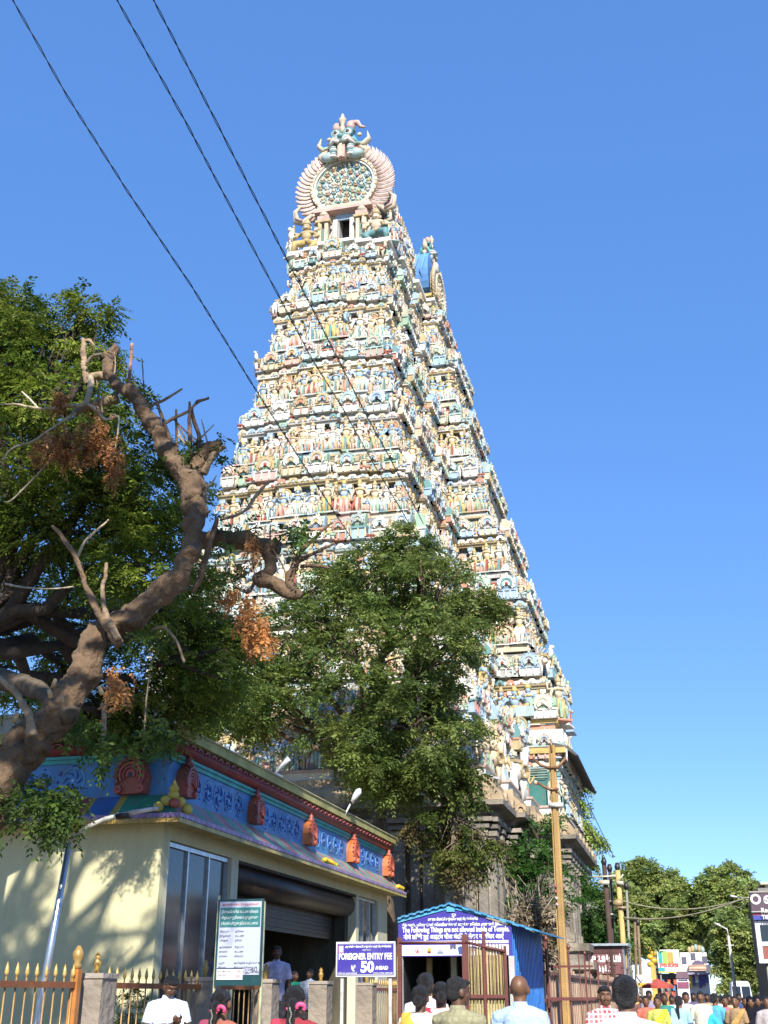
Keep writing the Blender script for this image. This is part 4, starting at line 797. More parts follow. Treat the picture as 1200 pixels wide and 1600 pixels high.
# ---- tall brown gate of bars and boards before the shed
gate = empty('barred_gate', (-3.5, 18.0, 0), 'brown barred gate with straw coloured boards half across the shed entrance', 'gate')
GB = (.16, .05, .04); GYf = 18.0
def gx(px): return atY(px, 1520, GYf).x
b = MB(); b.box(gx(624) - .03, gx(624) + .03, GYf, GYf + .06, 0, 2.42, GB); obj('post', b, M_METAL, gate)
b = MB(); b.box(gx(727) - .045, gx(727) + .045, GYf, GYf + .08, 0, 2.45, GB); obj('post', b, M_METAL, gate)
for px in (757, 790): b = MB(); b.box(gx(px) - .02, gx(px) + .02, GYf, GYf + .05, 0, atY(px, 1455 if px == 757 else 1478, GYf).z, GB); obj('post', b, M_METAL, gate)
for z in (atY(760, 1557, GYf).z,): b = MB(); b.box(gx(727), gx(790), GYf + .01, GYf + .045, z - .025, z + .025, GB); obj('rail', b, M_METAL, gate)
pA, pB = atY(727, 1472, GYf), atY(790, 1487, GYf); b = MB(); b.tube([pA, pB], .02, 4, GB); obj('rail', b, M_METAL, gate)
pA, pB = atY(624, 1473, GYf), atY(727, 1473, GYf); b = MB(); b.tube([pA, pB], .02, 4, GB); obj('rail', b, M_METAL, gate)
b = MB(); n = 14
for k in range(n):
    xa = gx(729) + (gx(789) - gx(729)) * k / n; xb = gx(729) + (gx(789) - gx(729)) * (k + 1) / n; zt_ = atY(729 + 60 * k / n, 1478 + 6 * k / n, GYf).z
    b.box(xa, xb - .008, GYf + .05, GYf + .06 + .01 * (k % 2), .2, zt_, rc([(.42, .34, .15), (.46, .38, .18), (.36, .3, .13)]))
obj('boarding', b, M_CONC, gate)
b = MB()
for k in range(13): x = gx(729) + (gx(790) - gx(729)) * k / 12; b.tube([(x, GYf + .03, 1.5), (x, GYf + .03, atY(729 + 5 * k, 1463 + k * 1.2, GYf).z)], .007, 4, GB)
obj('bars', b, M_METAL, gate)
# ================================================================ STREET FURNITURE, right side and far end
BRN = (.42, .28, .18)
bar = empty('board_fence', (-2.9, 42, 0), 'long brown corrugated board fence with iron rail along the street', 'fence')
b = MB()
for k in range(150):
    y = 24.4 + k * .25; zt_ = 2.12 + .1 * math.cos(k * .28); c = rc([BRN, (.48, .33, .22), (.36, .24, .16)])
    b.box(-2.93 + .03 * (k % 2), -2.9 + .03 * (k % 2), y, y + .243, .15, zt_, c)
obj('boarding', b, M_CONC, bar)
for z in (2.02, 1.5, .5): b = MB(); b.box(-2.86, -2.82, 24.4, 61.8, z - .03, z + .03, GB); obj('rail', b, M_METAL, bar)
for k in range(9): y = 24.5 + k * 4.6; b = MB(); b.box(-2.815, -2.77, y - .03, y + .03, 0, 2.6, GB); b.lathe([(.03, 0), (.05, .05), (.01, .14)], 6, GB, (-2.78, y, 2.6)); obj('post', b, M_METAL, bar)
# iron pickets between gate and fence
g = empty('iron_railing', (-3.0, 23, 0), 'brown iron railing in front of the dry creeper beside the blue shed', 'railing')
b = MB()
for k in range(16): x = -2.7 + k * .0; 
for k in range(5): b.tube([(-2.72 + k * .2, 24.2, .1), (-2.72 + k * .2, 24.2, 2.45 - .03 * k)], .012, 5, GB)
obj('bars', b, M_METAL, g); b = MB(); b.box(-2.75, -1.85, 24.16, 24.2, 1.5, 1.56, GB); b.box(-2.75, -1.85, 24.16, 24.2, 2.1, 2.14, GB); obj('rail', b, M_METAL, g)

# ---- tall tan electricity pole
YP = 26.5; pt, pb = atY(862, 1165, YP), atY(884, 1600, YP)
pole = empty('electricity_pole', (pb.x, YP, 0), 'tall tan concrete electricity pole with bare iron brackets by the board fence', 'utility pole')
TAN = (.42, .26, .09)
b = MB(); n = 12; 
def sq(bm, p0, p1, w0, w1, c):
    v = []
    for p, w in ((p0, w0), (p1, w1)): v += [(p[0] - w, p[1] - w * .7, p[2]), (p[0] + w, p[1] - w * .7, p[2]), (p[0] + w, p[1] + w * .7, p[2]), (p[0] - w, p[1] + w * .7, p[2])]
    bm.add(v, [(3, 2, 1, 0), (4, 5, 6, 7), (0, 1, 5, 4), (1, 2, 6, 5), (2, 3, 7, 6), (3, 0, 4, 7)], c)
sq(b, (pb.x, YP, 0), (pt.x, YP, pt.z), .1, .075, TAN); sq(b, (pb.x, YP - .1, 0), (pt.x, YP - .075, pt.z - .1), .05, .035, (.36, .22, .08)); obj('shaft', b, M_CONC, pole)
def arm(pts, r=.035, c=(.22, .11, .05), nm='bracket'):
    b = MB(); b.tube([atY(x, y, YP - .12) for x, y in pts], r, 6, c); obj(nm, b, M_METAL, pole)
arm([(833, 1185), (845, 1196), (856, 1199), (872, 1199), (884, 1184)]); arm([(884, 1184), (886, 1190), (885, 1170)], .02, (.7, .68, .6), 'insulator')
arm([(838, 1222), (850, 1229), (858, 1233), (873, 1233)]); arm([(857, 1258), (880, 1258)], .06, (.7, .66, .55), 'clamp'); arm([(838, 1220), (836, 1226)], .05, (.6, .45, .3), 'insulator')
for q in ((875, 1222), (880, 1228), (882, 1246)): arm([q, (q[0] + 5, q[1] + 3)], .05, (.6, .5, .35), 'insulator')
arm([(861, 1155), (862, 1175)], .02, (.3, .2, .1), 'pin')
for k, (x, y) in enumerate(((866, 1383), (867, 1392), (868, 1402), (869, 1412))): arm([(x, y), (x + 3, y + 3)], .03, rc([(.6, .5, .5), (.4, .1, .1), (.6, .6, .55)]), 'tie')

# ---- group of old poles farther along
def fpole(px0, py0, px1, py1, Y, r, c, lab, kids=()):
    t_, b_ = atY(px0, py0, Y), atY(px1, py1, Y); sl_ = (b_ - t_) / (b_.z - t_.z); ft = t_ - sl_ * t_.z
    g = empty('electricity_pole', (ft.x, Y, 0), lab, 'utility pole', 'electricity poles at the far end of the fence')
    b = MB(); b.tube([ft, t_], [r * 1.2, r], 8, c); obj('shaft', b, M_CONC, g)
    b = MB(); b.tube([t_, t_ + Vector((0, 0, .16)), t_ + Vector((0, 0, .35))], [.1, .14, .08], 7, (.03, .03, .03)); obj('insulator', b, M_METAL, g)
    for (xa, ya, xb, yb, rr, cc) in kids: b = MB(); b.tube([atY(xa, ya, Y - .2), atY(xb, yb, Y - .2)], rr, 6, cc); obj('cross_arm', b, M_METAL, g)
    return g
LT = (.6, .55, .4)
fpole(944, 1352, 951, 1440, 56, .11, (.07, .04, .03), 'dark rusty pole, leftmost of the three tall old poles beyond the fence', [(926, 1370, 962, 1369, .04, LT), (936, 1379, 952, 1379, .12, LT)])
fpole(953, 1362, 957, 1450, 58, .08, (.06, .04, .035), 'thin dark pole between the rusty pole and the pale yellow pole', [(948, 1408, 966, 1408, .04, LT), (950, 1428, 962, 1429, .03, LT)])
fpole(965, 1360, 974, 1478, 57, .12, (.55, .38, .14), 'pale yellow pole with cross arms, rightmost of the three tall old poles', [(952, 1369, 962, 1368, .05, LT), (966, 1377, 974, 1366, .04, LT), (960, 1412, 972, 1409, .16, (.45, .3, .15)), (964, 1418, 980, 1418, .05, BRN), (963, 1379, 974, 1380, .1, LT)])
fpole(979, 1390, 985, 1520, 60, .06, (.25, .24, .2), 'thin grey pole just right of the pale yellow pole')
fpole(992, 1440, 994, 1520, 66, .07, (.2, .13, .08), 'short brown pole, left one of two before the far trees')
fpole(997, 1446, 1001, 1525, 68, .07, (.22, .15, .09), 'short brown pole, right one of two before the far trees')

# ---- stall with lettered signboard
st = empty('roadside_stall', (-4.3, 57, 0), 'small flat-roofed stall with a maroon lettered signboard behind the board fence', 'stall')
a_, c_ = atY(898, 1482, 56), atY(972, 1482, 56); zs0, zs1 = atY(935, 1522, 56).z, atY(935, 1490, 56).z
b = MB(); b.box(a_.x, c_.x, 56, 58.5, 0, zs0, (.3, .2, .14)); obj('wall', b, M_CONC, st)
b = MB(); b.box(c_.x, c_.x + .06, 55.9, 62, 0, zs1 + .3, (.2, .21, .23)); 
for k in range(28): b.box(c_.x + .06, c_.x + .085, 55.95 + k * .2, 56.05 + k * .2, 0, zs1 + .3, (.24, .25, .28))
obj('sheet_wall', b, M_METAL, st)
b = MB(); b.box(a_.x, c_.x - .02, 55.93, 55.98, zs0, zs1, (.17, .07, .07)); sb_ = obj('signboard', b, M_SIGN, st)
b = MB(); b.box(a_.x - .1, c_.x + .3, 55.7, 59, zs1 + .32, zs1 + .42, (.35, .42, .45)); b.box(a_.x - .05, c_.x, 55.9, 58.5, zs1 + .01, zs1 + .3, (.1, .04, .04)); obj('roof', b, M_METAL, st)
scx_ = (a_.x + c_.x) / 2; sw_ = c_.x - a_.x
text('அருள்மிகு கடை & ஸ்டால்', .42, sb_, (scx_, 55.92, zs0 + .52), 0, M_WHITE, fit=sw_ * .92, bold=.02); text('ரூ. 10 & ரூ. 20', .32, sb_, (scx_, 55.92, zs0 + .12), 0, M_WHITE, fit=sw_ * .6, bold=.015)

# ---- umbrella stall, white cart, far shops
def umb(x, y, z, r, c, lab):
    g = empty('stall_umbrella', (x, y, 0), lab, 'umbrella'); b = MB(); v = [(x, y, z + .42 * r)] + [(x + r * math.cos(PI * k / 4), y + r * math.sin(PI * k / 4), z) for k in range(8)] + [(x + r * math.cos(PI * k / 4), y + r * math.sin(PI * k / 4), z - .12) for k in range(8)]
    b.add(v, [(0, 1 + k, 1 + (k + 1) % 8) for k in range(8)] + [(1 + k, 9 + k, 9 + (k + 1) % 8, 1 + (k + 1) % 8) for k in range(8)], c); obj('canopy', b, M_CLOTH, g); b = MB(); b.tube([(x, y, 0), (x, y, z + .4 * r)], .03, 6, (.5, .5, .5)); obj('pole', b, M_METAL, g)
p = atY(1028, 1540, 60); umb(p.x, 60, p.z, .75, (.42, .09, .07), 'dusty red stall umbrella beside the white box sign')
g = empty('box_sign', (atY(1006, 1530, 59).x, 59, 0), 'small white box sign on a post beside the red umbrella', 'sign'); a_, c_ = atY(994, 1523, 59), atY(1019, 1536, 59)
b = MB(); b.prism([(a_.x, c_.z), (c_.x, c_.z), (c_.x, a_.z - .15), (c_.x - .15, a_.z - .02), (a_.x, a_.z)], 58.9, 59.2, (.7, .7, .72)); bx_ = obj('box', b, M_SIGN, g); b = MB(); b.tube([(a_.x + .1, 59.05, 0), (a_.x + .1, 59.05, c_.z)], .04, 6, (.5, .5, .5)); obj('post', b, M_METAL, g)
text('PCO', .14, bx_, ((a_.x + c_.x) / 2, 58.89, c_.z + .06), 0, M_BLACK)
cart = empty('market_cart', (-.9, 62, 0), 'yellow hung market cart under the red umbrella behind the crowd', 'cart'); p = atY(1015, 1545, 62)
b = MB(); b.box(p.x - .9, p.x + .9, 62, 63.4, .7, 1.5, (.5, .35, .1)); obj('tray', b, M_PAINT, cart); b = MB(); b.box(p.x - 1, p.x + 1, 61.9, 63.5, 1.95, 2.15, (.6, .42, .06)); obj('awning', b, M_CLOTH, cart)
for x in (-.9, .9): b = MB(); b.tube([(p.x + x, 62, .35), (p.x + x, 62, 2.0)], .03, 5, (.3, .2, .1)); obj('post', b, M_METAL, cart); b = MB(); b.ring((.25, .33), 16, p.x + x * .6, .34, 61.95, 62.0, 0, 6.28, (.05, .05, .05)); obj('wheel', b, M_METAL, cart)

YB = 110.
def B(x, y, Y=YB): return atY(x, y, Y)
col_ = empty('ornate_column', (B(1020, 1540).x, YB - 3, 0), 'yellow ornate column at the far end of the street', 'column')
a_, c_ = B(1012, 1478, YB - 3), B(1028, 1540, YB - 3); cxx = (a_.x + c_.x) / 2; w_ = (c_.x - a_.x)
b = MB(); b.box(cxx - w_ * .38, cxx + w_ * .38, YB - 3.4, YB - 2.8, 0, a_.z - 1.6, (.62, .38, .08)); obj('shaft', b, M_PAINT, col_)
b = MB()
for k in range(6): b.ell(cxx + (k % 2 - .5) * .3, YB - 3.2, a_.z - 1.5 + k * .3, .32, .3, .26, (.65, .42, .05), 8, 5)
b.ell(cxx - .75, YB - 3.2, a_.z - .25, .3, .2, .24, YEL, 8, 5); b.tube([(cxx, YB - 3.2, a_.z - .3), (cxx - .7, YB - 3.2, a_.z - .3)], .09, 6, YEL); obj('capital', b, M_PAINT, col_)
bb = empty('billboard', (B(1042, 1500).x, YB, 0), 'green white and orange striped billboard above the far shops', 'billboard')
a_, c_ = B(1026, 1484), B(1064, 1520); b = MB()
W_ = c_.x - a_.x; Hh = a_.z - c_.z
b.box(a_.x, c_.x, YB, YB + .2, c_.z, a_.z, (.75, .73, .68)); pn = obj('panel', b, M_SIGN, bb)
b = MB(); y = YB - .02
b.box(a_.x + W_ * .05, a_.x + W_ * .22, y, YB - .003, c_.z + Hh * .4, a_.z - .1, (.05, .35, .3)); b.box(a_.x + W_ * .24, a_.x + W_ * .45, y, YB - .003, c_.z + Hh * .35, a_.z - .1, (.3, .5, .1)); b.box(a_.x + W_ * .45, a_.x + W_ * .72, y, YB - .003, c_.z + Hh * .35, a_.z - .2, (.75, .3, .08)); b.box(a_.x, c_.x, y, YB - .003, c_.z, c_.z + .1, (.7, .5, .05)); b.box(a_.x, a_.x + W_ * .3, y, YB - .003, c_.z + .12, c_.z + Hh * .22, (.03, .35, .38))
obj('artwork', b, M_SIGN, pn); text('மதுரை ஸ்டோர்ஸ்', .5, pn, ((a_.x + c_.x) / 2, YB - .03, c_.z + Hh * .25), 0, M_RED, fit=W_ * .85, bold=.02)
for x in (a_.x + .1, c_.x - .2): b = MB(); b.box(x, x + .12, YB + .21, YB + .35, 0, a_.z - .1, (.3, .3, .3)); obj('leg', b, M_METAL, bb)
fb = empty('white_shop_building', (B(1085, 1540).x, YB + 2, 0), 'white two storey shop building with arched window and red trimmed balcony', 'building')
a_, c_ = B(1062, 1488), B(1110, 1548); b = MB(); b.box(a_.x, c_.x, YB + .5, YB + 8, 0, a_.z, (.74, .72, .68)); obj('wall', b, M_PLAST, fb)
Pm = lambda x, y: B(x, y, YB + .5)
b = MB(); q = Pm(1091, 1510); b.ring((0, .6), 14, q.x, q.z - .1, YB + .4, YB + .49, 0, PI, (.12, .09, .15)); obj('arched_window', b, M_SIGN, fb)
b = MB(); r0, r1 = Pm(1076, 1508), Pm(1104, 1517); b.box(r0.x, r1.x, YB - .1, YB + .49, r1.z, r0.z, (.6, .5, .35)); b.box(r0.x, r1.x, YB - .13, YB - .1, r1.z + .1, r1.z + .16, (.5, .1, .1)); b.box(r0.x, r1.x, YB - .13, YB - .1, r0.z - .1, r0.z - .04, (.5, .1, .1)); obj('balcony', b, M_PAINT, fb)
for px, py in ((1083, 1494), (1101, 1499), (1107, 1512), (1069, 1500)): b = MB(); q = Pm(px, py); b.box(q.x - .2, q.x + .2, YB + .42, YB + .49, q.z - .3, q.z + .25, (.1, .1, .14)); obj('window', b, M_SIGN, fb)
b = MB(); q = Pm(1088, 1490); 
for k in range(5): b.ell(q.x + (k - 2) * .28, YB + .6, q.z + .3 + .1 * (2 - abs(k - 2)), .2, .2, .3, rc([WHITE, OCHRE, AQUA]), 7, 5)
obj('roof_ornament', b, M_STUC, fb)
b = MB()
for k in range(9): q = Pm(1064 + k * 5, 1530); c = rc([(.6, .1, .05), (.1, .3, .1), (.7, .5, .1), (.1, .1, .35), (.7, .7, .7), (.5, .2, .3)]); b.box(q.x - .14, q.x + .13, YB + .25, YB + .49, q.z - .7 + .2 * (k % 3), q.z + .3, c)
obj('shop_goods', b, M_PAINT, fb); b = MB(); r0, r1 = Pm(1064, 1520), Pm(1110, 1523); b.box(r0.x, r1.x, YB - .5, YB + .49, r1.z, r0.z, (.35, .3, .42)); obj('shop_awning', b, M_METAL, fb)
fb2 = empty('low_shop_row', (B(1040, 1540).x, YB + 2, 0), 'low dark open shop row under the striped billboard', 'shop'); a_, c_ = B(1026, 1521), B(1062, 1548)
b = MB(); b.box(a_.x, c_.x, YB + 1.2, YB + 4, 0, a_.z, (.12, .1, .09)); obj('wall', b, M_PLAST, fb2); b = MB()
for k in range(14): b.cbox(a_.x + (k + .5) * (c_.x - a_.x) / 14, YB + .9, 1.1 + (k % 4) * .5, .24, .3, .4, rc([(.6, .1, .05), (.1, .35, .12), (.7, .5, .1), (.6, .6, .6), (.1, .2, .4)]))
obj('shop_goods', b, M_PAINT, fb2)

# ---- decorated cart with little windows (between the heads), van
q0, q1 = B(1056, 1518, 88), B(1078, 1549, 88)
tc_ = empty('temple_cart', ((q0.x + q1.x) / 2, 88, 0), 'tall purple and white cabin cart with a row of little windows', 'cart'); b = MB()
b.box(q0.x, q1.x, 88, 89.6, .9, q0.z - .45, (.7, .68, .72)); obj('cabin', b, M_PAINT, tc_); b = MB(); b.prism([(q0.x - .05, q0.z - .45), (q1.x + .05, q0.z - .45), (q1.x - .05, q0.z), (q0.x + .05, q0.z)], 87.9, 89.7, (.16, .09, .12)); obj('roof', b, M_PAINT, tc_)
for k in range(4): b = MB(); x = q0.x + .12 + k * (q1.x - q0.x - .2) / 4; b.box(x, x + .14, 87.96, 87.995, q1.z + .75, q0.z - .6, (.03, .03, .05)); obj('window', b, M_PAINT, tc_)
b = MB(); b.box(q0.x + .04, q1.x - .04, 87.95, 87.995, q1.z + .2, q1.z + .6, (.25, .06, .12)); obj('lower_panel', b, M_PAINT, tc_)
for s_ in (0, 1): b = MB(); b.ring((.28, .42), 16, 0, .43, -.06, .06, 0, 6.28, (.03, .03, .03)); g_ = MB(); g_.join(b, Matrix.Translation((q0.x + .2 + s_ * (q1.x - q0.x - .4), 87.9, 0))); obj('wheel', g_, M_METAL, tc_)
YV = 72.; v0, v1 = atY(1140, 1533, YV), atY(1179, 1575, YV); vx0, vx1 = v0.x, v1.x; vt = v0.z
van = empty('parked_van', ((vx0 + vx1) / 2, YV, 0), 'white van with a wide windscreen parked facing the crowd', 'van')
cxv = (vx0 + vx1) / 2; hw = (vx1 - vx0) / 2
def vsec(y, z0, z1, w0, w1): return [(cxv - w0, y, z0), (cxv + w0, y, z0), (cxv + w0, y, (z0 + z1) * .5), (cxv + w1, y, z1 - .1), (cxv + w1 * .85, y, z1), (cxv - w1 * .85, y, z1), (cxv - w1, y, z1 - .1), (cxv - w0, y, (z0 + z1) * .5)]
secs = [vsec(YV, .45, 1.0, hw * .95, hw * .93), vsec(YV + .08, .4, 1.25, hw, hw * .96), vsec(YV + .5, .4, 2.1, hw, hw * .86), vsec(YV + .8, .4, vt, hw, hw * .84), vsec(YV + 4.2, .4, vt, hw, hw * .84), vsec(YV + 4.5, .45, vt - .2, hw * .97, hw * .8)]
b = MB(); v = [p for s_ in secs for p in s_]; f = [(i * 8 + k, i * 8 + (k + 1) % 8, (i + 1) * 8 + (k + 1) % 8, (i + 1) * 8 + k) for i in range(5) for k in range(8)] + [tuple(range(8))[::-1], tuple(range(40, 48))]
b.add(v, f, (.75, .75, .77)); obj('body', b, M_PAINT, van)
b = MB(); yy = [(1.28, .1), (2.02, .44)]
for sgn in (-1, 1): x0_, x1_ = (cxv + .03, cxv + hw * .82) if sgn > 0 else (cxv - hw * .82, cxv - .03); b.add([(x0_, YV + .1, 1.3), (x1_, YV + .1, 1.3), (x1_ - (.06 if sgn > 0 else 0), YV + .43, 2.02), (x0_ + (.06 if sgn < 0 else 0), YV + .43, 2.02), (x0_, YV + .16, 1.3), (x1_, YV + .16, 1.3), (x1_, YV + .49, 2.02), (x0_, YV + .49, 2.02)], [(0, 1, 2, 3), (7, 6, 5, 4), (0, 4, 5, 1), (3, 2, 6, 7), (1, 5, 6, 2), (0, 3, 7, 4)], (.15, .17, .2))
obj('windscreen', b, M_GLASS, van)
for s_ in (-1, 1):
    b = MB(); b.ell(cxv + s_ * hw * .75, YV, .85, .12, .05, .09, (.7, .7, .65), 10, 6); obj('headlight', b, M_CHROME, van)
    for yw in (.9, 3.6): b = MB(); b.join(MB().ring((0, .32), 16, 0, .32, -.09, .09, 0, 6.2832, (.03, .03, .03)), Matrix.Translation((cxv + s_ * hw * .92, YV + yw, 0)) @ Matrix.Rotation(PI / 2, 4, 'Z')); obj('wheel', b, M_METAL, van)
b = MB(); b.box(cxv - hw * .98, cxv + hw * .98, YV - .1, YV - .01, .4, .62, (.2, .2, .22)); obj('bumper', b, M_METAL, van)

# ---- street lamp right
g = empty('street_lamp', (atY(1152, 1570, 55).x, 55, 0), 'white street lamp post with short angled arm standing before the van', 'street lamp')
t_ = atY(1138, 1462, 55); bt = atY(1151, 1570, 55); bt = Vector((bt.x + .05, 55, 0)); b = MB(); b.tube([bt, bt.lerp(t_, .45), bt.lerp(t_, .46), t_], [.11, .1, .075, .06], 8, (.62, .6, .5)); obj('pole', b, M_METAL, g)
b = MB(); b.tube([t_, atY(1136, 1452, 55), atY(1128, 1448, 55)], .035, 6, (.6, .6, .55)); obj('arm', b, M_METAL, g); b = MB(); b.tube([t_ + Vector((-.15, 0, -.4)), t_ + Vector((.2, 0, -.4))], .03, 5, (.6, .6, .55)); obj('cross_bar', b, M_METAL, g)
b = MB(); b.tube([atY(1128, 1448, 55), atY(1122, 1445, 55), atY(1116, 1442, 55)], [.06, .12, .05], 8, (.8, .8, .78), flat=.5); obj('lamp_head', b, M_METAL, g)

# ---- shop building on the right
rb = empty('corner_shop', (5.6, 53, 0), 'corner shop at the right edge with a purple brown sign and white framed window', 'shop'); YS = 50
P = lambda x, y: atY(x, y, YS)
b = MB(); b.box(3.0, 9, YS + .6, YS + 9, 0, 5.6, (.2, .19, .17)); obj('wall', b, M_PLAST, rb)
a_, c_ = P(1171, 1396), P(1176, 1425); b = MB(); b.box(a_.x, 7, YS - .3, YS + .4, c_.z, a_.z, (.085, .05, .07)); s1 = obj('signboard', b, M_SIGN, rb)
b = MB(); b.box(a_.x - .02, 7, YS - .32, YS - .301, c_.z - .03, c_.z + .01, (.4, .38, .35)); b.box(a_.x - .02, 7, YS - .34, YS + .42, a_.z + .002, a_.z + .06, (.3, .27, .24)); obj('sign_edge', b, M_SIGN, rb)
b = MB(); q = P(1178, 1406); b.ring((.12, .2), 18, q.x + .05, q.z, YS - .33, YS - .302, 0, 6.2832, (.8, .8, .75)); obj('ring_logo', b, M_SIGN, s1)
text('ஸ்ரீ கிருஷ்ணா', .5, s1, (q.x + .34, YS - .31, q.z - .16), 0, M_WHITE, align='LEFT', bold=.015); text('Restaurant', .24, s1, (q.x + .2, YS - .31, q.z - .5), 0, M_WHITE, align='LEFT', bold=.008); text('Tiffin and meals', .22, s1, (q.x + .2, YS - .31, q.z - .75), 0, M_WHITE, align='LEFT', bold=.008)
a_, c_ = P(1176, 1427), P(1179, 1437); b = MB(); b.box(a_.x, 7, YS - .2, YS + .3, c_.z + .15, a_.z, (.4, .05, .07)); b.box(a_.x, 7, YS - .2, YS + .3, c_.z - .02, c_.z + .149, (.04, .06, .3)); b.box(a_.x + .3, 7, YS - .215, YS - .201, c_.z + .2, c_.z + .28, (.7, .6, .5)); obj('lower_sign', b, M_SIGN, rb)
a_, c_ = P(1180, 1438), P(1187, 1505); zm = P(1184, 1475).z
b = MB(); b.box(a_.x, 7, YS, YS + .58, c_.z, a_.z - .02, (.26, .09, .07)); obj('bay_wall', b, M_PLAST, rb)
b = MB(); b.box(a_.x - .03, a_.x + .14, YS - .04, YS + .6, c_.z, a_.z - .02, (.75, .74, .76)); b.box(a_.x + .14, 7, YS - .04, YS - .002, a_.z - .18, a_.z - .02, (.75, .74, .76)); b.box(a_.x + .14, 7, YS - .04, YS - .002, zm - .08, zm + .08, (.75, .74, .76)); b.box(a_.x + .14, 7, YS - .04, YS - .002, c_.z, c_.z + .14, (.75, .74, .76)); obj('window_frame', b, M_PAINT, rb)
b = MB(); b.box(a_.x + .14, 7, YS - .02, YS - .003, zm + .08, a_.z - .18, (.02, .03, .03)); obj('window', b, M_GLASS, rb)
b = MB(); b.tube([(a_.x + .3, YS + .2, 0), (a_.x + .3, YS + .2, c_.z)], .09, 8, (.4, .38, .28)); obj('support_post', b, M_CONC, rb)
b = MB(); q = P(1141, 1400); t2 = P(1168, 1404); b.tube([q, q.lerp(t2, .4)], [.09, .06], 8, (.8, .8, .78), flat=.5); b.tube([q.lerp(t2, .4), t2], .03, 6, (.2, .2, .2)); obj('lamp_arm', b, M_METAL, rb)
b = MB(); b.box(P(1176, 1375).x + .6, 9, YS + 2, YS + 8, 5.61, P(1190, 1376).z, (.62, .54, .34)); b.box(P(1176, 1375).x + .4, 9, YS + 1.8, YS + 8, P(1190, 1376).z + .002, P(1190, 1376).z + .1, (.6, .55, .4)); obj('upper_storey', b, M_PLAST, rb)

# ---- road surface
b = MB(); b.add([(-2.6, -40, .004), (2.9, -40, .004), (2.9, 400, .004), (-2.6, 400, .004)], [(0, 1, 2, 3)], (.07, .07, .07)); tag(obj('road', b, M_BRICKROAD), kind='structure')

# ---- wires
def wire(pts, r, lab, twist=0, grp=None, Ys=None, m=M_WIRE, sag=0, seg=10):
    P_ = [atY(x, y, Y) for (x, y), Y in zip(pts, Ys)]; Q = []
    for i in range(len(P_) - 1):
        for k in range(seg): t_ = k / seg; Q.append(P_[i].lerp(P_[i + 1], t_) - Vector((0, 0, sag * 4 * t_ * (1 - t_))))
    Q.append(P_[-1]); b = MB()
    if twist:
        L = 0; A = []; C_ = []
        R_ = []
        for i in range(len(Q) - 1):
            n = max(2, int((Q[i + 1] - Q[i]).length / .05))
            for k in range(n): R_.append(Q[i].lerp(Q[i + 1], k / n))
        for s_ in (0, PI):
            b.tube([p + Vector((math.cos(k * .55 + s_) * twist, 0, math.sin(k * .55 + s_) * twist)) for k, p in enumerate(R_)], r, 4, (.02, .02, .02))
    else: b.tube(Q, r, 5, (.02, .02, .02))
    return tag(obj('overhead_cable', b, m), lab, 'cable', grp)
gr = 'twisted black cables crossing the sky'
w1 = [(-15, -60), (20, 0), (105, 150), (200, 300), (300, 448), (394, 600), (464, 710), (527, 807), (565, 864)]
w2 = [(160, -50), (183, 0), (290, 190), (340, 285), (437, 465), (487, 560), (535, 637), (584, 725), (651, 837)]
w3 = [(212, -50), (240, 0), (330, 175), (430, 370), (501, 507), (569, 642), (610, 717), (662, 819)]
def ys(w, a=9, b=30): n = len(w); return [1 / (1 / a + (1 / b - 1 / a) * i / (n - 1)) for i in range(n)]
wire(w1, .0075, 'leftmost of the three twisted cables slanting down across the sky', .011, gr, ys(w1))
wire(w2, .0075, 'middle one of the three twisted cables slanting down across the sky', .011, gr, ys(w2))
wire(w3, .0075, 'rightmost of the three twisted cables, reaching the tower highest', .011, gr, ys(w3))
g2 = 'thin wires beside the tower'
wire([(908, 1224), (922, 1262), (940, 1300), (958, 1337)], .02, 'thin wire hanging from the dark wooden eave, the upper of two', 0, g2, [64, 62, 60, 58]); wire([(912, 1275), (925, 1305), (945, 1340)], .018, 'thin wire beside the tower, the lower of two', 0, g2, [64, 61, 58])
M_PALEW = mat('pale_cable', (.4, .38, .25), .7); g3 = 'pale cables across the street'
wire([(968, 1406), (1170, 1402)], .03, 'pale cable sagging over the street, topmost of three', 0, g3, [57, 51], M_PALEW, .45, 20)
wire([(972, 1433), (1165, 1403)], .03, 'pale cable over the street, middle one of three', 0, g3, [57, 51], M_PALEW, .35, 20)
wire([(974, 1436), (1140, 1412), (1168, 1405)], .025, 'pale cable over the street, lowest of three', 0, g3, [57, 52, 51], M_PALEW, .25, 20)
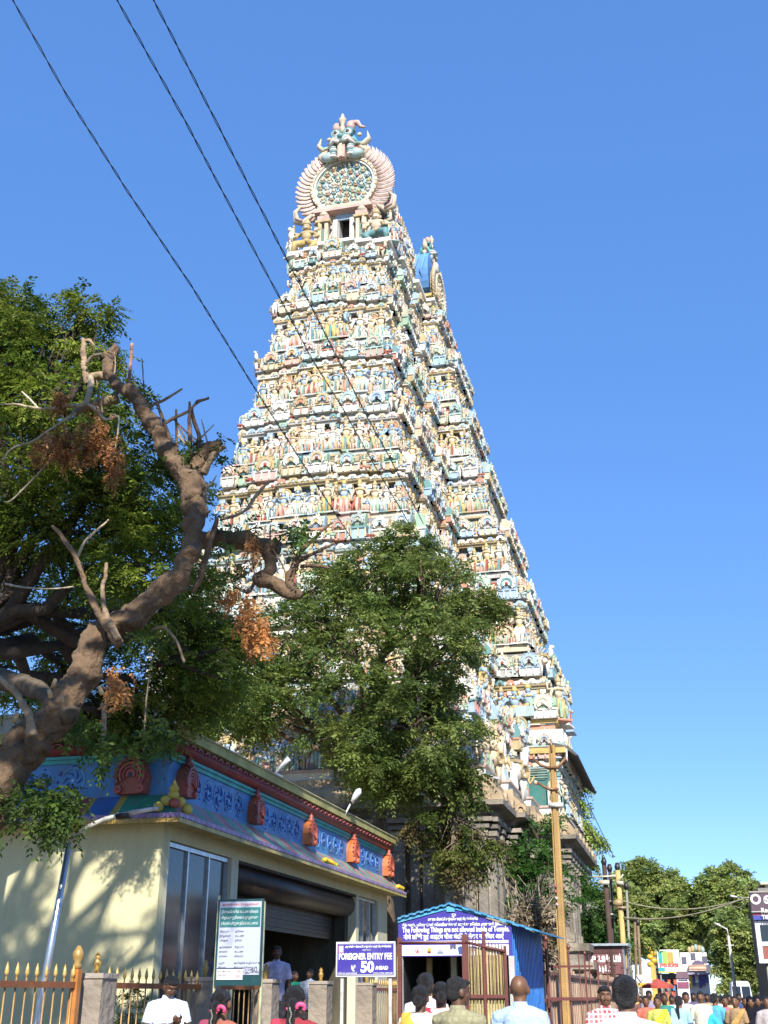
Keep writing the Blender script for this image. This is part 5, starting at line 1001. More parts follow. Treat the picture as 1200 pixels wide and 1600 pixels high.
# ================================================================ TREES
def sprays(o, d, L, n=7, lw=.35, ll=.5, droop=.3, cols=None, rng=RNG):
    """vectorised pinnate sprays: origins o, directions d, lengths L; n leaflet pairs each"""
    o = np.asarray(o); K = len(o); d = d / np.linalg.norm(d, axis=1, keepdims=True)
    up = np.array([0, 0, 1.]) + rng.normal(0, .35, (K, 3)); s = np.cross(d, up); s /= np.linalg.norm(s, axis=1, keepdims=True) + 1e-9; u = np.cross(s, d)
    V = []; C = []
    for i in range(n):
        t = (i + .6) / n; p = o + d * (L * t)[:, None]; p[:, 2] -= droop * L * t * t
        ls = L / n * 2.2 * (1 - .35 * t) * rng.uniform(.8, 1.2, K)
        for sg in (-1, 1):
            dr = s * sg * .8 + d * .55 + rng.normal(0, .25, (K, 3)); dr[:, 2] -= droop * .8; dr /= np.linalg.norm(dr, axis=1, keepdims=True)
            nn = u + rng.normal(0, .45, (K, 3)); w = np.cross(dr, nn); w /= np.linalg.norm(w, axis=1, keepdims=True) + 1e-9
            ll_ = ls[:, None]; a = p; b_ = p + dr * ll_ * .5 + w * ll_ * lw * .5; c = p + dr * ll_; e = p + dr * ll_ * .5 - w * ll_ * lw * .5
            V.append(np.stack([a, b_, c, e], 1)); C.append(cols * rng.uniform(.8, 1.2, (K, 1)))
    V = np.concatenate(V).reshape(-1, 3); nq = len(V) // 4
    return V, np.arange(nq * 4), np.full(nq, 4), np.concatenate(C), np.zeros(nq, bool)
GREENS = np.array([(.07, .12, .015), (.12, .18, .02), (.17, .23, .03), (.22, .28, .035), (.25, .29, .05)])
def crown(blobs, per, L, greens=GREENS, rng=RNG, shell=.55, droop=.35, n=6, lw=.4, clump=26, bright=1.0):
    """blobs: (centre, radii); leaf sprays gathered in clumps toward each blob's shell"""
    mb = MB()
    for (c, r, *w) in blobs:
        k = int(per * (w[0] if w else 1)); nc = max(3, k // clump); q = rng.normal(0, 1, (nc, 3)); q /= np.linalg.norm(q, axis=1, keepdims=True)
        q *= (rng.uniform(shell ** 3, 1, (nc, 1)) ** (1 / 3)); cc = np.array(c) + q * np.array(r); tone = rng.choice(len(greens), nc, p=None)
        idx = rng.integers(0, nc, k); rr = .16 * float(np.mean(r)) + .12
        o = cc[idx] + rng.normal(0, rr * .55, (k, 3)) * np.array([1.2, 1.2, .6]); d = (o - np.array(c)) / np.array(r) + rng.normal(0, .6, (k, 3)); d[:, 2] *= .6
        cols = greens[tone[idx]] * rng.uniform(.7, 1.25, (k, 1)) * bright
        mb.raw(*sprays(o, d, rng.uniform(.7, 1.3, k) * L, n, lw, .5, droop, cols, rng))
    return mb
def limbs(mb, p0, targets, r0, c, seg=5, wob=.25, jit=.12, tip=.25, n=7):
    for t in targets:
        p0 = Vector(p0); t = Vector(t); P_ = [p0]; D_ = (t - p0).length
        for k in range(1, seg): P_.append(p0.lerp(t, k / seg) + Vector([random.uniform(-1, 1) * wob * D_ * .25 for _ in range(3)]) + Vector((0, 0, .08 * D_ * math.sin(PI * k / seg))))
        P_.append(t); mb.tube(P_, [r0 * (1 - (1 - tip) * k / seg) for k in range(seg + 1)], n, c, jit=jit)
BK = (.12, .085, .055)
def tree(name, base, fork, r, blobs, per, L, lab, cat='tree', grp=None, greens=GREENS, bk=BK, twigs=5, **kw):
    g = empty(name, base, lab, cat, grp); b = MB(); base = Vector(base); fork = Vector(fork)
    b.tube([base, base.lerp(fork, .35) + Vector((.1 * r, 0, 0)), base.lerp(fork, .7) - Vector((.3 * r, 0, 0)), fork], [r * 1.25, r, r * .85, r * .75], 10, bk, jit=.1); tr = obj('trunk', b, M_BARK, g)
    b = MB()
    for bl in blobs:
        c, rad = Vector(bl[0]), bl[1]; limbs(b, fork, [c], r * .5, bk, 5)
        limbs(b, c.lerp(fork, .25), [c + Vector([random.uniform(-.8, .8) * q for q in rad]) for _ in range(twigs)], r * .18, bk, 4, n=5)
    obj('limbs', b, M_BARK, g); obj('crown', crown(blobs, per, L, greens, **kw), M_LEAF, g); return g
def PX(x, y, Y): return tuple(atY(x, y, Y))
# central tree before the tower base
Yc = 37.5
bl = [(PX(600, 900, Yc), (1.9, 2.0, 1.1)), (PX(690, 920, Yc - .5), (1.6, 1.8, 1.2)), (PX(510, 940, Yc), (1.7, 2, 1.1)), (PX(742, 948, Yc), (.9, 1.2, .6), .6),
      (PX(450, 1000, Yc), (1.9, 2, 1.4)), (PX(570, 1010, Yc - 1), (2.2, 2, 1.5)), (PX(680, 1010, Yc - 1), (1.9, 2, 1.4)), (PX(440, 1100, Yc), (2.0, 2, 1.3)),
      (PX(550, 1110, Yc - 1), (2.1, 2, 1.5)), (PX(665, 1120, Yc - 1), (1.9, 2, 1.5)), (PX(590, 1200, Yc), (1.8, 1.8, 1.0)), (PX(690, 1080, Yc), (1.1, 1.3, 1.1), .6),
      (PX(360, 1110, Yc), (1.6, 1.8, 1.2)), (PX(320, 1010, Yc), (1.3, 1.6, 1.2)), (PX(385, 1050, Yc), (1.5, 1.8, 1.2)), (PX(300, 1110, Yc), (1.2, 1.5, .9)), (PX(680, 1220, Yc), (1.0, 1.2, .7), .5), (PX(630, 1230, Yc + .5), (1.3, 1.2, .6), .6), (PX(640, 860, Yc), (1.0, 1.2, .6), .6)]
OLIVE = np.array([(.18, .235, .055), (.13, .19, .045), (.22, .27, .065), (.16, .21, .05)])
tree('shade_tree', (-9.6, 39.4, 0), PX(592, 1230, 39.0), .32, bl, 600, .55, 'large dark green tree with small leaves standing in front of the tower', greens=OLIVE, twigs=6, shell=.35)
YEL_G = np.array([(.12, .15, .03), (.09, .13, .025), (.15, .16, .04), (.16, .13, .05)])
g = tree('hanging_tree', (-6.9, 38.6, 0), PX(705, 1230, 38.2), .14, [(PX(725, 1215, 38), (.9, 1, .7)), (PX(705, 1290, 38), (1.3, 1, .9)), (PX(740, 1320, 38), (.7, 1, .7), .8), (PX(715, 1345, 38), (.7, .9, .5), .6), (PX(680, 1300, 38), (.9, .9, .7), .7)], 260, .5, 'yellowish drooping tree hanging over the right corner of the stone base', greens=YEL_G, bk=(.2, .15, .1), twigs=12, droop=.9, shell=.2)
# leafy tree left
Yl = 15.8
bl = [(PX(22, 510, Yl), (.75, 1.1, .7)), (PX(60, 570, Yl), (1.2, 1.5, 1.0)), (PX(135, 490, Yl), (.5, .6, .3), .3), (PX(150, 545, Yl), (.4, .6, .3), .25), (PX(0, 640, Yl), (1.3, 1.5, 1.3)), (PX(120, 650, Yl), (1.1, 1.5, 1.0)),
      (PX(60, 740, Yl), (1.5, 1.5, 1.3)), (PX(180, 730, Yl), (1.1, 1.5, 1.0)), (PX(235, 790, Yl), (.9, 1.3, .9)), (PX(130, 830, Yl), (1.4, 1.6, 1.2)), (PX(20, 850, Yl), (1.3, 1.6, 1.2)), (PX(235, 890, Yl), (1.0, 1.5, 1.1)),
      (PX(130, 960, Yl), (1.0, 1.6, .9), .8), (PX(0, 960, Yl), (.7, 1.5, .8), .7), (PX(240, 1000, Yl - .5), (1.1, 1.5, 1.0)), (PX(120, 1080, Yl - .6), (1.0, 1.4, .8), .8), (PX(250, 1100, Yl - .6), (1.2, 1.3, .7)),
      (PX(330, 960, Yl), (.7, 1.2, .8), .7), (PX(340, 1060, Yl), (.9, 1.2, .9), .9), (PX(0, 1060, Yl), (.9, 1.4, .4), .5)]
bl = [(q[0], tuple(r * .84 for r in q[1]), *q[2:]) for q in bl if q[0][2] > PX(0, 955, Yl)[2]] + [(PX(x, y, 19.3), r, w) for x, y, r, w in ((240, 1000, (1.2, 1.4, 1.0), 1), (120, 1075, (1.1, 1.2, .8), .9), (250, 1095, (1.3, 1.2, .7), 1), (130, 965, (1.2, 1.5, .9), .9), (330, 960, (.7, 1.2, .8), .8), (335, 1050, (1.0, 1.2, .9), .9), (0, 970, (.7, 1.4, .8), .7), (0, 1060, (.8, 1.3, .4), .5), (180, 1135, (.9, 1, .3), .4))]
tree('leafy_tree', (-11.6, 16.2, 0), PX(-60, 1000, Yl - .3), .3, bl, 900, .27, 'tall bushy green tree filling the left edge behind the pruned trunk', twigs=6, shell=.3, droop=.45, bk=(.06, .045, .035))
# unseen tree added out of shot, leaf blobs placed to shade hall and fence
bl = [((-12.5, 10.5, 8.6), (3.0, 2.5, 1.6)), ((-16, 11, 8.0), (3, 2.5, 1.8)), ((-14, 10, 6.0), (2.6, 1.6, 1.0), .8)]
bl = [((x, 4.8 + random.uniform(-.3, .3), z), (1.2, .8, .9), 1.6) for x in (-13.6, -12, -10.4, -8.8, -7.5, -6.5) for z in (10.6, 11.9, 13.1)]
bl += [((-4.9, 4.8, 10.4), (.9, .7, .35), .5), ((-5.2, 4.8, 13.2), (.5, .7, .5), .25), ((-5.6, 4.8, 16.0), (1.0, .8, .5), .8),
       ((-2.1, 5.0, 9.8), (.7, .35, .35), .6), ((-3.4, 4.9, 10.0), (.9, .5, .5), .8), ((-2.2, 4.9, 10.9), (.8, .6, .5)), ((-3.2, 4.8, 16.7), (1.1, .8, .9)), ((-1.7, 4.8, 14.8), (1.0, .8, .9)), ((-3.0, 4.8, 18.5), (1.2, .8, 1.1)), ((-1.4, 4.8, 16.8), (.9, .8, 1.0)), ((-2.3, 4.8, 19.9), (1.4, .8, 1.2)), ((-1.3, 4.8, 21.4), (1.2, .8, 1.0)), ((-3.0, 4.8, 12.4), (.6, .7, .7), .6), ((-2.9, 4.8, 14.2), (.6, .7, .7), .6), ((-.6, 4.8, 18.8), (.8, .8, .9), .7)]
tree('added_shade_tree', (-9.4, 4.8, 0), (-8.4, 4.8, 9.5), .3, bl, 330, .42, 'unseen leafy tree added out of view to cast dappled shade on the yellow hall wall', twigs=3, shell=.2)

# far trees
FAR = np.array([(.32, .38, .10), (.26, .33, .09), (.38, .42, .13), (.29, .37, .12)])
far_g = 'trees at the far end of the street'
for i, (x, y, Yt, rx, rz_, lab) in enumerate((
    (1015, 1395, 120, 3.8, 3.4, 'tall pale green tree, leftmost of the far trees above the striped billboard'),
    (1085, 1430, 118, 3.4, 3.0, 'yellow green tree in the middle of the far trees, above the white shop'),
    (1140, 1400, 116, 3.2, 2.9, 'tall pale green tree, rightmost of the far trees above the street lamp'),
    (1158, 1480, 104, 2.0, 2.8, 'dark bushy tree directly behind the white van'),
    (975, 1440, 100, 2.6, 3.0, 'dull green tree behind the old electricity poles'),
    (1045, 1460, 122, 3.6, 2.0, 'low green tree directly behind the striped billboard'))):
    c = Vector(PX(x, y, Yt)); blobs = []
    rr = random.Random(i)
    for k in range(9):
        q = 2 * PI * k / 9; blobs.append((tuple(c + Vector((math.cos(q) * rx * .62, rr.uniform(-1, 1), math.sin(q) * rz_ * .6 + rr.uniform(-.4, .4)))), (rx * .42, rx * .4, rz_ * .38)))
    blobs.append((tuple(c), (rx * .5, rx * .4, rz_ * .5)))
    if i in (1, 3): blobs += [(tuple(c - Vector((rr.uniform(-1.5, 1.5), 0, rz_ * .9))), (rx * .5, 1, rz_ * .4)), (tuple(c - Vector((rr.uniform(-1.5, 1.5), 0, rz_ * 1.3))), (rx * .5, 1, rz_ * .4))]
    tree('street_tree', (c.x, Yt, 0), (c.x, Yt, max(1.5, c.z - rz_)), .3, blobs, 420, .62, lab, 'tree', far_g, greens=FAR, shell=.45, n=4, lw=.55, clump=22, bk=(.2, .17, .13))
# trees and creepers by the projecting bay
GB_ = np.array([(.05, .14, .02), (.07, .17, .03), (.04, .1, .02), (.09, .18, .04)])
tree('young_tree', (-4.7, 47, 0), PX(835, 1400, 47), .12, [(PX(845, 1290, 47.5), (.9, 1, .5), .5), (PX(825, 1325, 47), (1.0, 1, .7)), (PX(800, 1380, 46.5), (.8, 1, .9)), (PX(850, 1370, 47), (1.0, 1, .8)), (PX(815, 1430, 46), (1.0, 1, .9)), (PX(860, 1420, 46), (.9, 1, .8)), (PX(788, 1330, 46.5), (.4, .6, .4), .3)], 260, .5, 'bright green young tree growing against the corner of the stone base', greens=GB_, shell=.3, clump=18)
tree('young_tree', (-3.6, 60, 0), PX(905, 1450, 60), .12, [(PX(895, 1410, 60), (1.2, 1, 1.2)), (PX(925, 1430, 60), (1.2, 1, 1.2)), (PX(905, 1465, 60), (1.5, 1, 1.2)), (PX(940, 1470, 60), (1.2, 1, .9)), (PX(890, 1375, 60), (.8, 1, .8), .7), (PX(950, 1500, 60), (.9, 1, .8), .6)], 260, .55, 'bright green tree behind the tan electricity pole and left of the old poles', greens=GB_, shell=.3, clump=18)
tree('slender_tree', (-4.3, 72, 0), PX(905, 1350, 72), .12, [(PX(900, 1240, 72), (.6, .6, 1.0)), (PX(905, 1290, 72), (.9, .8, 1.2)), (PX(912, 1330, 72), (.9, .8, 1.0), .6), (PX(925, 1390, 72), (1.0, .8, 1.0), .5)], 220, .8, 'slender drooping tree peeping out behind the projecting bay', greens=OLIVE * 1.4, shell=.1, droop=.9)
# dry creeper mound
dg = empty('dry_creeper', (-3.9, 30, 0), 'tangled grey brown dry creeper heaped between the blue shed and the tan pole', 'dry creeper')
dm_ = MB()
for k in range(620):
    x, y = random.uniform(800, 868), random.uniform(1405, 1530); p = Vector(PX(x, y, random.uniform(28.5, 31.5)))
    if ((x - 838) / 40) ** 2 + ((y - 1480) / 75) ** 2 > 1: continue
    d = Vector((random.gauss(0, .35), random.gauss(0, .2), random.gauss(.1, .4))); c = rc([(.26, .2, .12), (.33, .26, .17), (.18, .13, .08), (.4, .33, .23)])
    dm_.tube([p, p + d * .5 + Vector((0, 0, .06)), p + d], [.012, .012, .006], 3, c, cap=False)
for k in range(12):
    x = random.uniform(798, 840); p = Vector(PX(x, 1500, 30)); q_ = Vector(PX(x + random.uniform(-14, 10), random.uniform(1370, 1420), 30)); dm_.tube([p, p.lerp(q_, .5) + Vector((.08, 0, 0)), q_], [.03, .02, .008], 4, (.4, .33, .22))
obj('stems', dm_, M_BARK, dg)
o_ = RNG.uniform([800, 1400], [870, 1540], (2600, 2)); o_ = o_[((o_[:, 0] - 838) / 38) ** 2 + ((o_[:, 1] - 1480) / 72) ** 2 < 1]; o3 = np.array([PX(a, b_, Y) for (a, b_), Y in zip(o_, RNG.uniform(28.7, 31.3, len(o_)))])
dm_ = MB(); dm_.raw(*sprays(o3, RNG.normal(0, 1, o3.shape), np.full(len(o3), .28), 4, .5, .5, .3, np.array([(.3, .23, .13), (.2, .15, .08), (.36, .28, .18), (.16, .13, .07)])[RNG.integers(0, 4, len(o3))])); obj('withered_leaves', dm_, M_DRY, dg)
# low shrub behind the fence
sh_ = empty('small_shrub', (-8.4, 16.0, 0), 'small leafy shrub behind the picket fence beside the white shirted man', 'shrub')
c = PX(205, 1585, 15.6); obj('foliage', crown([(c, (.3, .3, .3))], 130, .16, np.array([(.12, .14, .02), (.08, .1, .02)]), clump=8), M_LEAF, sh_); b = MB(); limbs(b, (c[0], c[1], 0), [(c[0] + random.uniform(-.2, .2), c[1], c[2]) for _ in range(5)], .02, BK); obj('stem', b, M_BARK, sh_)

# ---- the pruned foreground tree
def fpts(pts, Y0, Y1=None):
    Y1 = Y0 if Y1 is None else Y1; P_, R_ = [], []
    for i, (x, y, r) in enumerate(pts):
        Y = Y0 + (Y1 - Y0) * i / max(1, len(pts) - 1); d = ray(x, y); P_.append(Vector(atY(x, y, Y))); R_.append(r / 1757 * Y / d[1]* .76)
    return P_, R_
def smooth(P_, R_, k=4):
    Q, S_ = [], []
    for i in range(len(P_) - 1):
        a = P_[max(0, i - 1)]; b = P_[i]; c = P_[i + 1]; d = P_[min(len(P_) - 1, i + 2)]
        for j in range(k):
            t = j / k; Q.append(.5 * ((2 * b) + (c - a) * t + (2 * a - 5 * b + 4 * c - d) * t * t + (3 * b - a - 3 * c + d) * t ** 3)); S_.append(R_[i] * (1 - t) + R_[i + 1] * t)
    return Q + [P_[-1]], S_ + [R_[-1]]
prt = empty('pruned_tree', (-9.9, 12.6, 0), 'thick crooked brown trunk with lopped branches and bunches of dry leaves', 'tree')
BR = (.165, .105, .06); BL = (.34, .24, .145)
def branch(name, pts, Y0, Y1=None, n=14, c=BR, jit=.09, parent=prt):
    P_, R_ = smooth(*fpts(pts, Y0, Y1), 7); b = MB(); b.tube(P_, R_, n, c, jit=jit * .5); gnarl(b, max(R_) * .28, 7); return obj(name, b, M_BARK, parent)
tk = [(-150, 1720, 78), (-110, 1480, 72), (-60, 1330, 64), (-10, 1235, 54), (42, 1165, 45), (92, 1112, 39), (136, 1045, 31), (160, 995, 29), (206, 964, 28), (262, 915, 27), (292, 866, 21), (299, 825, 18), (299, 795, 24), (298, 762, 28), (283, 733, 22), (262, 700, 17), (240, 670, 15), (224, 640, 16), (205, 618, 16), (186, 600, 12), (172, 582, 11), (165, 562, 10), (172, 548, 10), (186, 534, 8)]
tk = [(x + (random.uniform(-7, 7) if i > 4 else 0), y + (random.uniform(-5, 5) if i > 4 else 0), r * (.92 if y > 780 else .86)) for i, (x, y, r) in enumerate(tk)]
P_, R_ = smooth(*fpts(tk, 12.6, 14.4), 12); b = MB(); b.tube(P_, [r * (1 + .09 * math.sin(i * .9) * math.sin(i * .37 + 1) + random.uniform(-.03, .03)) for i, r in enumerate(R_)], 40, BR, jit=.05)
for k in range(170):                        # burls, ridges and torn bark
    i = random.randrange(40, len(P_) - 2); w = random.uniform(0, 6.28); p = P_[i] + Vector((math.cos(w), -abs(math.sin(w)), random.uniform(-.5, .5))) * R_[i] * .82; s_ = R_[i] * random.uniform(.08, .34); b.ell(p.x, p.y, p.z, s_, s_, s_ * random.uniform(.6, 1.6), rc([BR, (.11, .075, .045), (.2, .14, .09)]), 7, 5)
gnarl(b, .065, 4.5)
obj('trunk', b, M_BARK, prt)
branch('limb', [(312, 845, 17), (345, 841, 19), (362, 846, 17), (385, 845, 20), (400, 850, 17), (425, 855, 17), (436, 856, 15)], 14)
branch('limb', [(415, 858, 13), (424, 880, 12), (418, 895, 12), (402, 905, 13), (425, 910, 14), (448, 925, 14), (470, 930, 8)], 14, 13.8)
branch('limb', [(458, 925, 10), (452, 905, 10), (460, 885, 8), (462, 872, 7), (482, 850, 4), (505, 828, 3), (520, 815, 1.5)], 13.8)
branch('branch', [(460, 880, 6), (490, 865, 4), (523, 848, 3)], 13.8, None, 8); branch('branch', [(470, 885, 4), (500, 884, 4), (515, 888, 2)], 13.8, None, 8)
branch('limb', [(186, 1008, 12), (172, 985, 9), (152, 955, 7), (134, 915, 6), (122, 880, 5.5), (105, 850, 5), (82, 822, 3)], 13.0, 12.6, 10, (.22, .14, .08))
branch('branch', [(185, 1000, 8), (168, 965, 6), (160, 930, 5), (165, 895, 4), (166, 880, 3)], 12.9, None, 8, BL); branch('branch', [(118, 878, 4), (130, 850, 3), (150, 830, 2.5), (170, 812, 2)], 12.8, None, 7, (.5, .4, .25))
branch('limb', [(301, 770, 24), (306, 735, 17), (318, 712, 14), (326, 700, 12), (338, 696, 11), (346, 690, 9)], 14.1); branch('branch', [(318, 740, 8), (330, 715, 7), (340, 705, 5), (352, 698, 4)], 14.1, None, 8, BL)
branch('branch', [(268, 712, 14), (280, 722, 10), (296, 715, 10), (312, 690, 5), (300, 640, 3), (325, 620, 2.5)], 14.1, None, 8); branch('branch', [(297, 700, 5), (296, 660, 4), (296, 640, 3), (296, 628, 2.5)], 14.0, None, 7, (.25, .15, .1)); branch('branch', [(276, 700, 3), (275, 640, 2.5)], 14.1, None, 6)
branch('branch', [(270, 700, 5), (258, 665, 4), (244, 625, 3)], 14.0, None, 7); branch('branch', [(245, 670, 4), (268, 655, 4), (290, 645, 3), (306, 632, 1.5)], 14.0, None, 7, BL); branch('branch', [(232, 636, 3), (262, 622, 3), (285, 607, 2)], 14.2, None, 7, BL)
branch('branch', [(226, 640, 3), (225, 610, 2), (222, 560, 1)], 14.2, None, 6); branch('branch', [(200, 618, 4), (203, 580, 4), (206, 536, 3)], 14.2, None, 6, (.35, .22, .15))
branch('branch', [(180, 590, 9), (160, 588, 9), (142, 590, 9), (138, 600, 8), (132, 580, 6), (131, 555, 6), (130, 530, 5)], 14.3, None, 9, BL); branch('branch', [(128, 534, 4), (140, 532, 4), (148, 540, 1.5)], 14.3, None, 6, BL)
branch('branch', [(135, 572, 3), (142, 558, 3), (160, 554, 4), (172, 560, 3)], 14.2, None, 7, (.2, .16, .12))
branch('branch', [(142, 590, 7), (140, 612, 6), (132, 630, 5), (100, 636, 3), (60, 638, 2.5), (25, 632, 2), (0, 632, 1.5)], 14, 13.4, 8, (.5, .4, .27)); branch('limb', [(185, 620, 12), (160, 630, 9), (135, 638, 8), (118, 645, 7)], 14.2, 14, 10, BL)
branch('branch', [(118, 645, 3), (80, 670, 2.5), (50, 690, 2), (20, 700, 2), (4, 718, 1.5)], 13.8, 13.2, 6, (.5, .42, .3)); branch('branch', [(60, 638, 2), (45, 622, 2), (34, 612, 1.5)], 13.6, None, 6, (.6, .5, .4))
branch('branch', [(134, 630, 4), (150, 640, 4), (165, 655, 3), (185, 652, 2), (182, 690, 2), (172, 730, 2), (176, 750, 1.5)], 13.9, None, 7, (.6, .5, .4)); branch('branch', [(130, 700, 2), (80, 720, 2), (60, 740, 2), (20, 780, 2), (6, 784, 1)], 13.6, None, 6, (.4, .33, .24))
branch('limb', [(110, 1120, 20), (70, 1085, 18), (40, 1070, 20), (-10, 1060, 22)], 12.9, 13.4, 12, (.12, .09, .06)); branch('branch', [(50, 1150, 11), (46, 1120, 8), (30, 1090, 7), (12, 1070, 6), (-10, 1055, 6)], 12.5, None, 9, BL)
branch('limb', [(300, 925, 6), (312, 905, 6), (322, 870, 6), (332, 835, 6), (340, 810, 4)], 13.7, None, 8, (.2, .13, .08)); branch('branch', [(345, 812, 4), (380, 800, 3), (400, 775, 4), (420, 752, 2)], 14, None, 7, (.4, .33, .22))
branch('branch', [(235, 985, 3), (255, 980, 3), (275, 1000, 3), (288, 1035, 3)], 13.4, None, 6, BL); branch('branch', [(233, 1060, 2), (228, 1100, 2), (224, 1180, 2)], 13.4, None, 6, (.25, .2, .12))
branch('branch', [(8, 912, 2), (40, 918, 2), (80, 920, 1.5), (115, 917, 1.5)], 12.9, None, 6, (.5, .42, .32)); branch('branch', [(400, 905, 4), (388, 925, 4), (375, 920, 2), (355, 905, 2)], 13.9, None, 6, (.2, .14, .1))
branch('branch', [(163, 1100, 6), (163, 1140, 5), (161, 1180, 4), (160, 1196, 5)], 12.7, None, 7, (.28, .22, .16))
for k in range(26):                       # little shoots at the lopped ends
    x, y, Y = random.choice(((300, 700, 14.1), (330, 700, 14.1), (180, 610, 14.2), (215, 640, 14.2), (460, 900, 13.8), (150, 640, 14), (430, 860, 14), (310, 760, 14), (180, 1000, 13)))
    x += random.uniform(-12, 12); y += random.uniform(-10, 10); a = random.uniform(-2.6, -.4); l = random.uniform(20, 60)
    branch('shoot', [(x, y, 2.5), (x + .5 * l * math.cos(a) + random.uniform(-4, 4), y + .5 * l * math.sin(a), 2), (x + l * math.cos(a), y + l * math.sin(a), 1)], Y, None, 5, rc([BL, (.25, .17, .1), (.5, .42, .3)]))
for i, (x, y) in enumerate(((80, 1090), (100, 1100), (82, 1075), (160, 1085), (22, 1128))): b = MB(); p = Vector(atY(x, y, 12.3)); b.tube([p, p + Vector((random.uniform(-.05, .08), -.06, .09))], [.03, .025], 7, (.6, .42, .22)); obj('cut_stub', b, M_BARK, prt)
def pxcloud(n, cx, cy, rx, ry, Y, dy=.4):
    q = RNG.normal(0, .45, (n, 2)); return np.array([PX(cx + a * rx, cy + b_ * ry, Y + e) for (a, b_), e in zip(q, RNG.uniform(-dy, dy, n))])
DRYC = np.array([(.30, .12, .03), (.36, .16, .045), (.22, .085, .03), (.4, .2, .07)])
dl = MB()
for n, cx_, cy_, rx, ry, Y in ((150, 95, 690, 45, 28, 13.6), (110, 150, 680, 28, 45, 13.7), (60, 180, 715, 16, 35, 13.7), (40, 95, 622, 12, 10, 13.8), (26, 394, 850, 9, 25, 13.6), (45, 385, 955, 14, 35, 13.7), (70, 402, 985, 24, 32, 13.7), (40, 185, 1065, 22, 30, 12.6), (20, 360, 925, 18, 12, 13.8)):
    o = pxcloud(n, cx_, cy_, rx, ry, Y, .25); d = RNG.normal(0, .35, o.shape); d[:, 2] = -1; col = DRYC[RNG.integers(0, 4, n)] * (1.5 if cy_ > 900 else 1); dl.raw(*sprays(o, d, RNG.uniform(.14, .28, n), 6, .45, .5, .1, col))  # lower bunches brightened, sunlight put into their leaf colour
obj('dry_leaves', dl, M_DRY, prt)
gl = MB(); GL = np.array([(.10, .17, .025), (.07, .13, .02), (.14, .2, .04), (.05, .09, .02)])
for n, cx_, cy_, rx, ry, Y in ((45, 285, 715, 25, 30, 13.9), (35, 470, 830, 40, 14, 13.7), (26, 355, 830, 40, 30, 14), (30, 225, 1000, 40, 12, 13.2), (90, 100, 1255, 34, 32, 12.4), (110, 40, 1250, 55, 40, 12.7), (60, 75, 1290, 30, 22, 12.5), (40, 165, 1165, 30, 18, 12.6), (50, 245, 1150, 40, 18, 13), (60, 110, 1130, 60, 14, 13.5), (26, 215, 620, 25, 20, 14.4), (16, 335, 700, 20, 25, 14.2)):
    o = pxcloud(n, cx_, cy_, rx, ry, Y, .3); gl.raw(*sprays(o, RNG.normal(0, 1, o.shape) + [0, 0, -.4], RNG.uniform(.16, .34, n), 6, .45, .5, .4, GL[RNG.integers(0, 4, n)]))
obj('green_leaves', gl, M_LEAF, prt)
# ================================================================ PEOPLE
_mc = {}
def cloth(c, pat=None, c2=None, sc=14):
    k = (c, pat, c2)
    if k in _mc: return _mc[k]
    m = mat('clothing', c, .9, 9, .14, .4, 22, spec=.12)
    if pat:
        N = m.node_tree.nodes; L = m.node_tree.links; tc = N.new('ShaderNodeTexCoord'); ch = N.new('ShaderNodeTexBrick' if pat == 'check' else 'ShaderNodeTexVoronoi')
        rgb = [n for n in N if n.type == 'RGB'][0]; tgt = [l.to_socket for l in L if l.from_node == rgb][0]
        if pat == 'check':
            ch.inputs['Color1'].default_value = (*c, 1); ch.inputs['Color2'].default_value = (*[(a + b_) / 2 for a, b_ in zip(c, c2)], 1); ch.inputs['Mortar'].default_value = (*c2, 1); ch.inputs['Scale'].default_value = sc; ch.inputs['Mortar Size'].default_value = .09; ch.inputs['Brick Width'].default_value = .5; ch.inputs['Row Height'].default_value = .5; ch.offset = 0
            mp = N.new('ShaderNodeMapping'); mp.inputs['Rotation'].default_value = (PI / 2, 0, 0); L.new(tc.outputs['Object'], mp.inputs[0]); L.new(mp.outputs[0], ch.inputs['Vector']); L.new(ch.outputs['Color'], tgt)
        else:
            ch.inputs['Scale'].default_value = sc; mx = N.new('ShaderNodeMix'); mx.data_type = 'RGBA'; mx.inputs[6].default_value = (*c, 1); mx.inputs[7].default_value = (*c2, 1)
            L.new(tc.outputs['Object'], ch.inputs['Vector']); gt = N.new('ShaderNodeMath'); gt.operation = 'LESS_THAN'; gt.inputs[1].default_value = .28; L.new(ch.outputs['Distance'], gt.inputs[0]); L.new(gt.outputs[0], mx.inputs[0]); L.new(mx.outputs[2], tgt)
    _mc[k] = m; return m
SKN = {k: mat('skin', v, .5, 14, .14, .05, 120) for k, v in dict(dark=(.10, .045, .022), mid=(.17, .08, .04), light=(.26, .14, .075)).items()}
x_off = [0.]
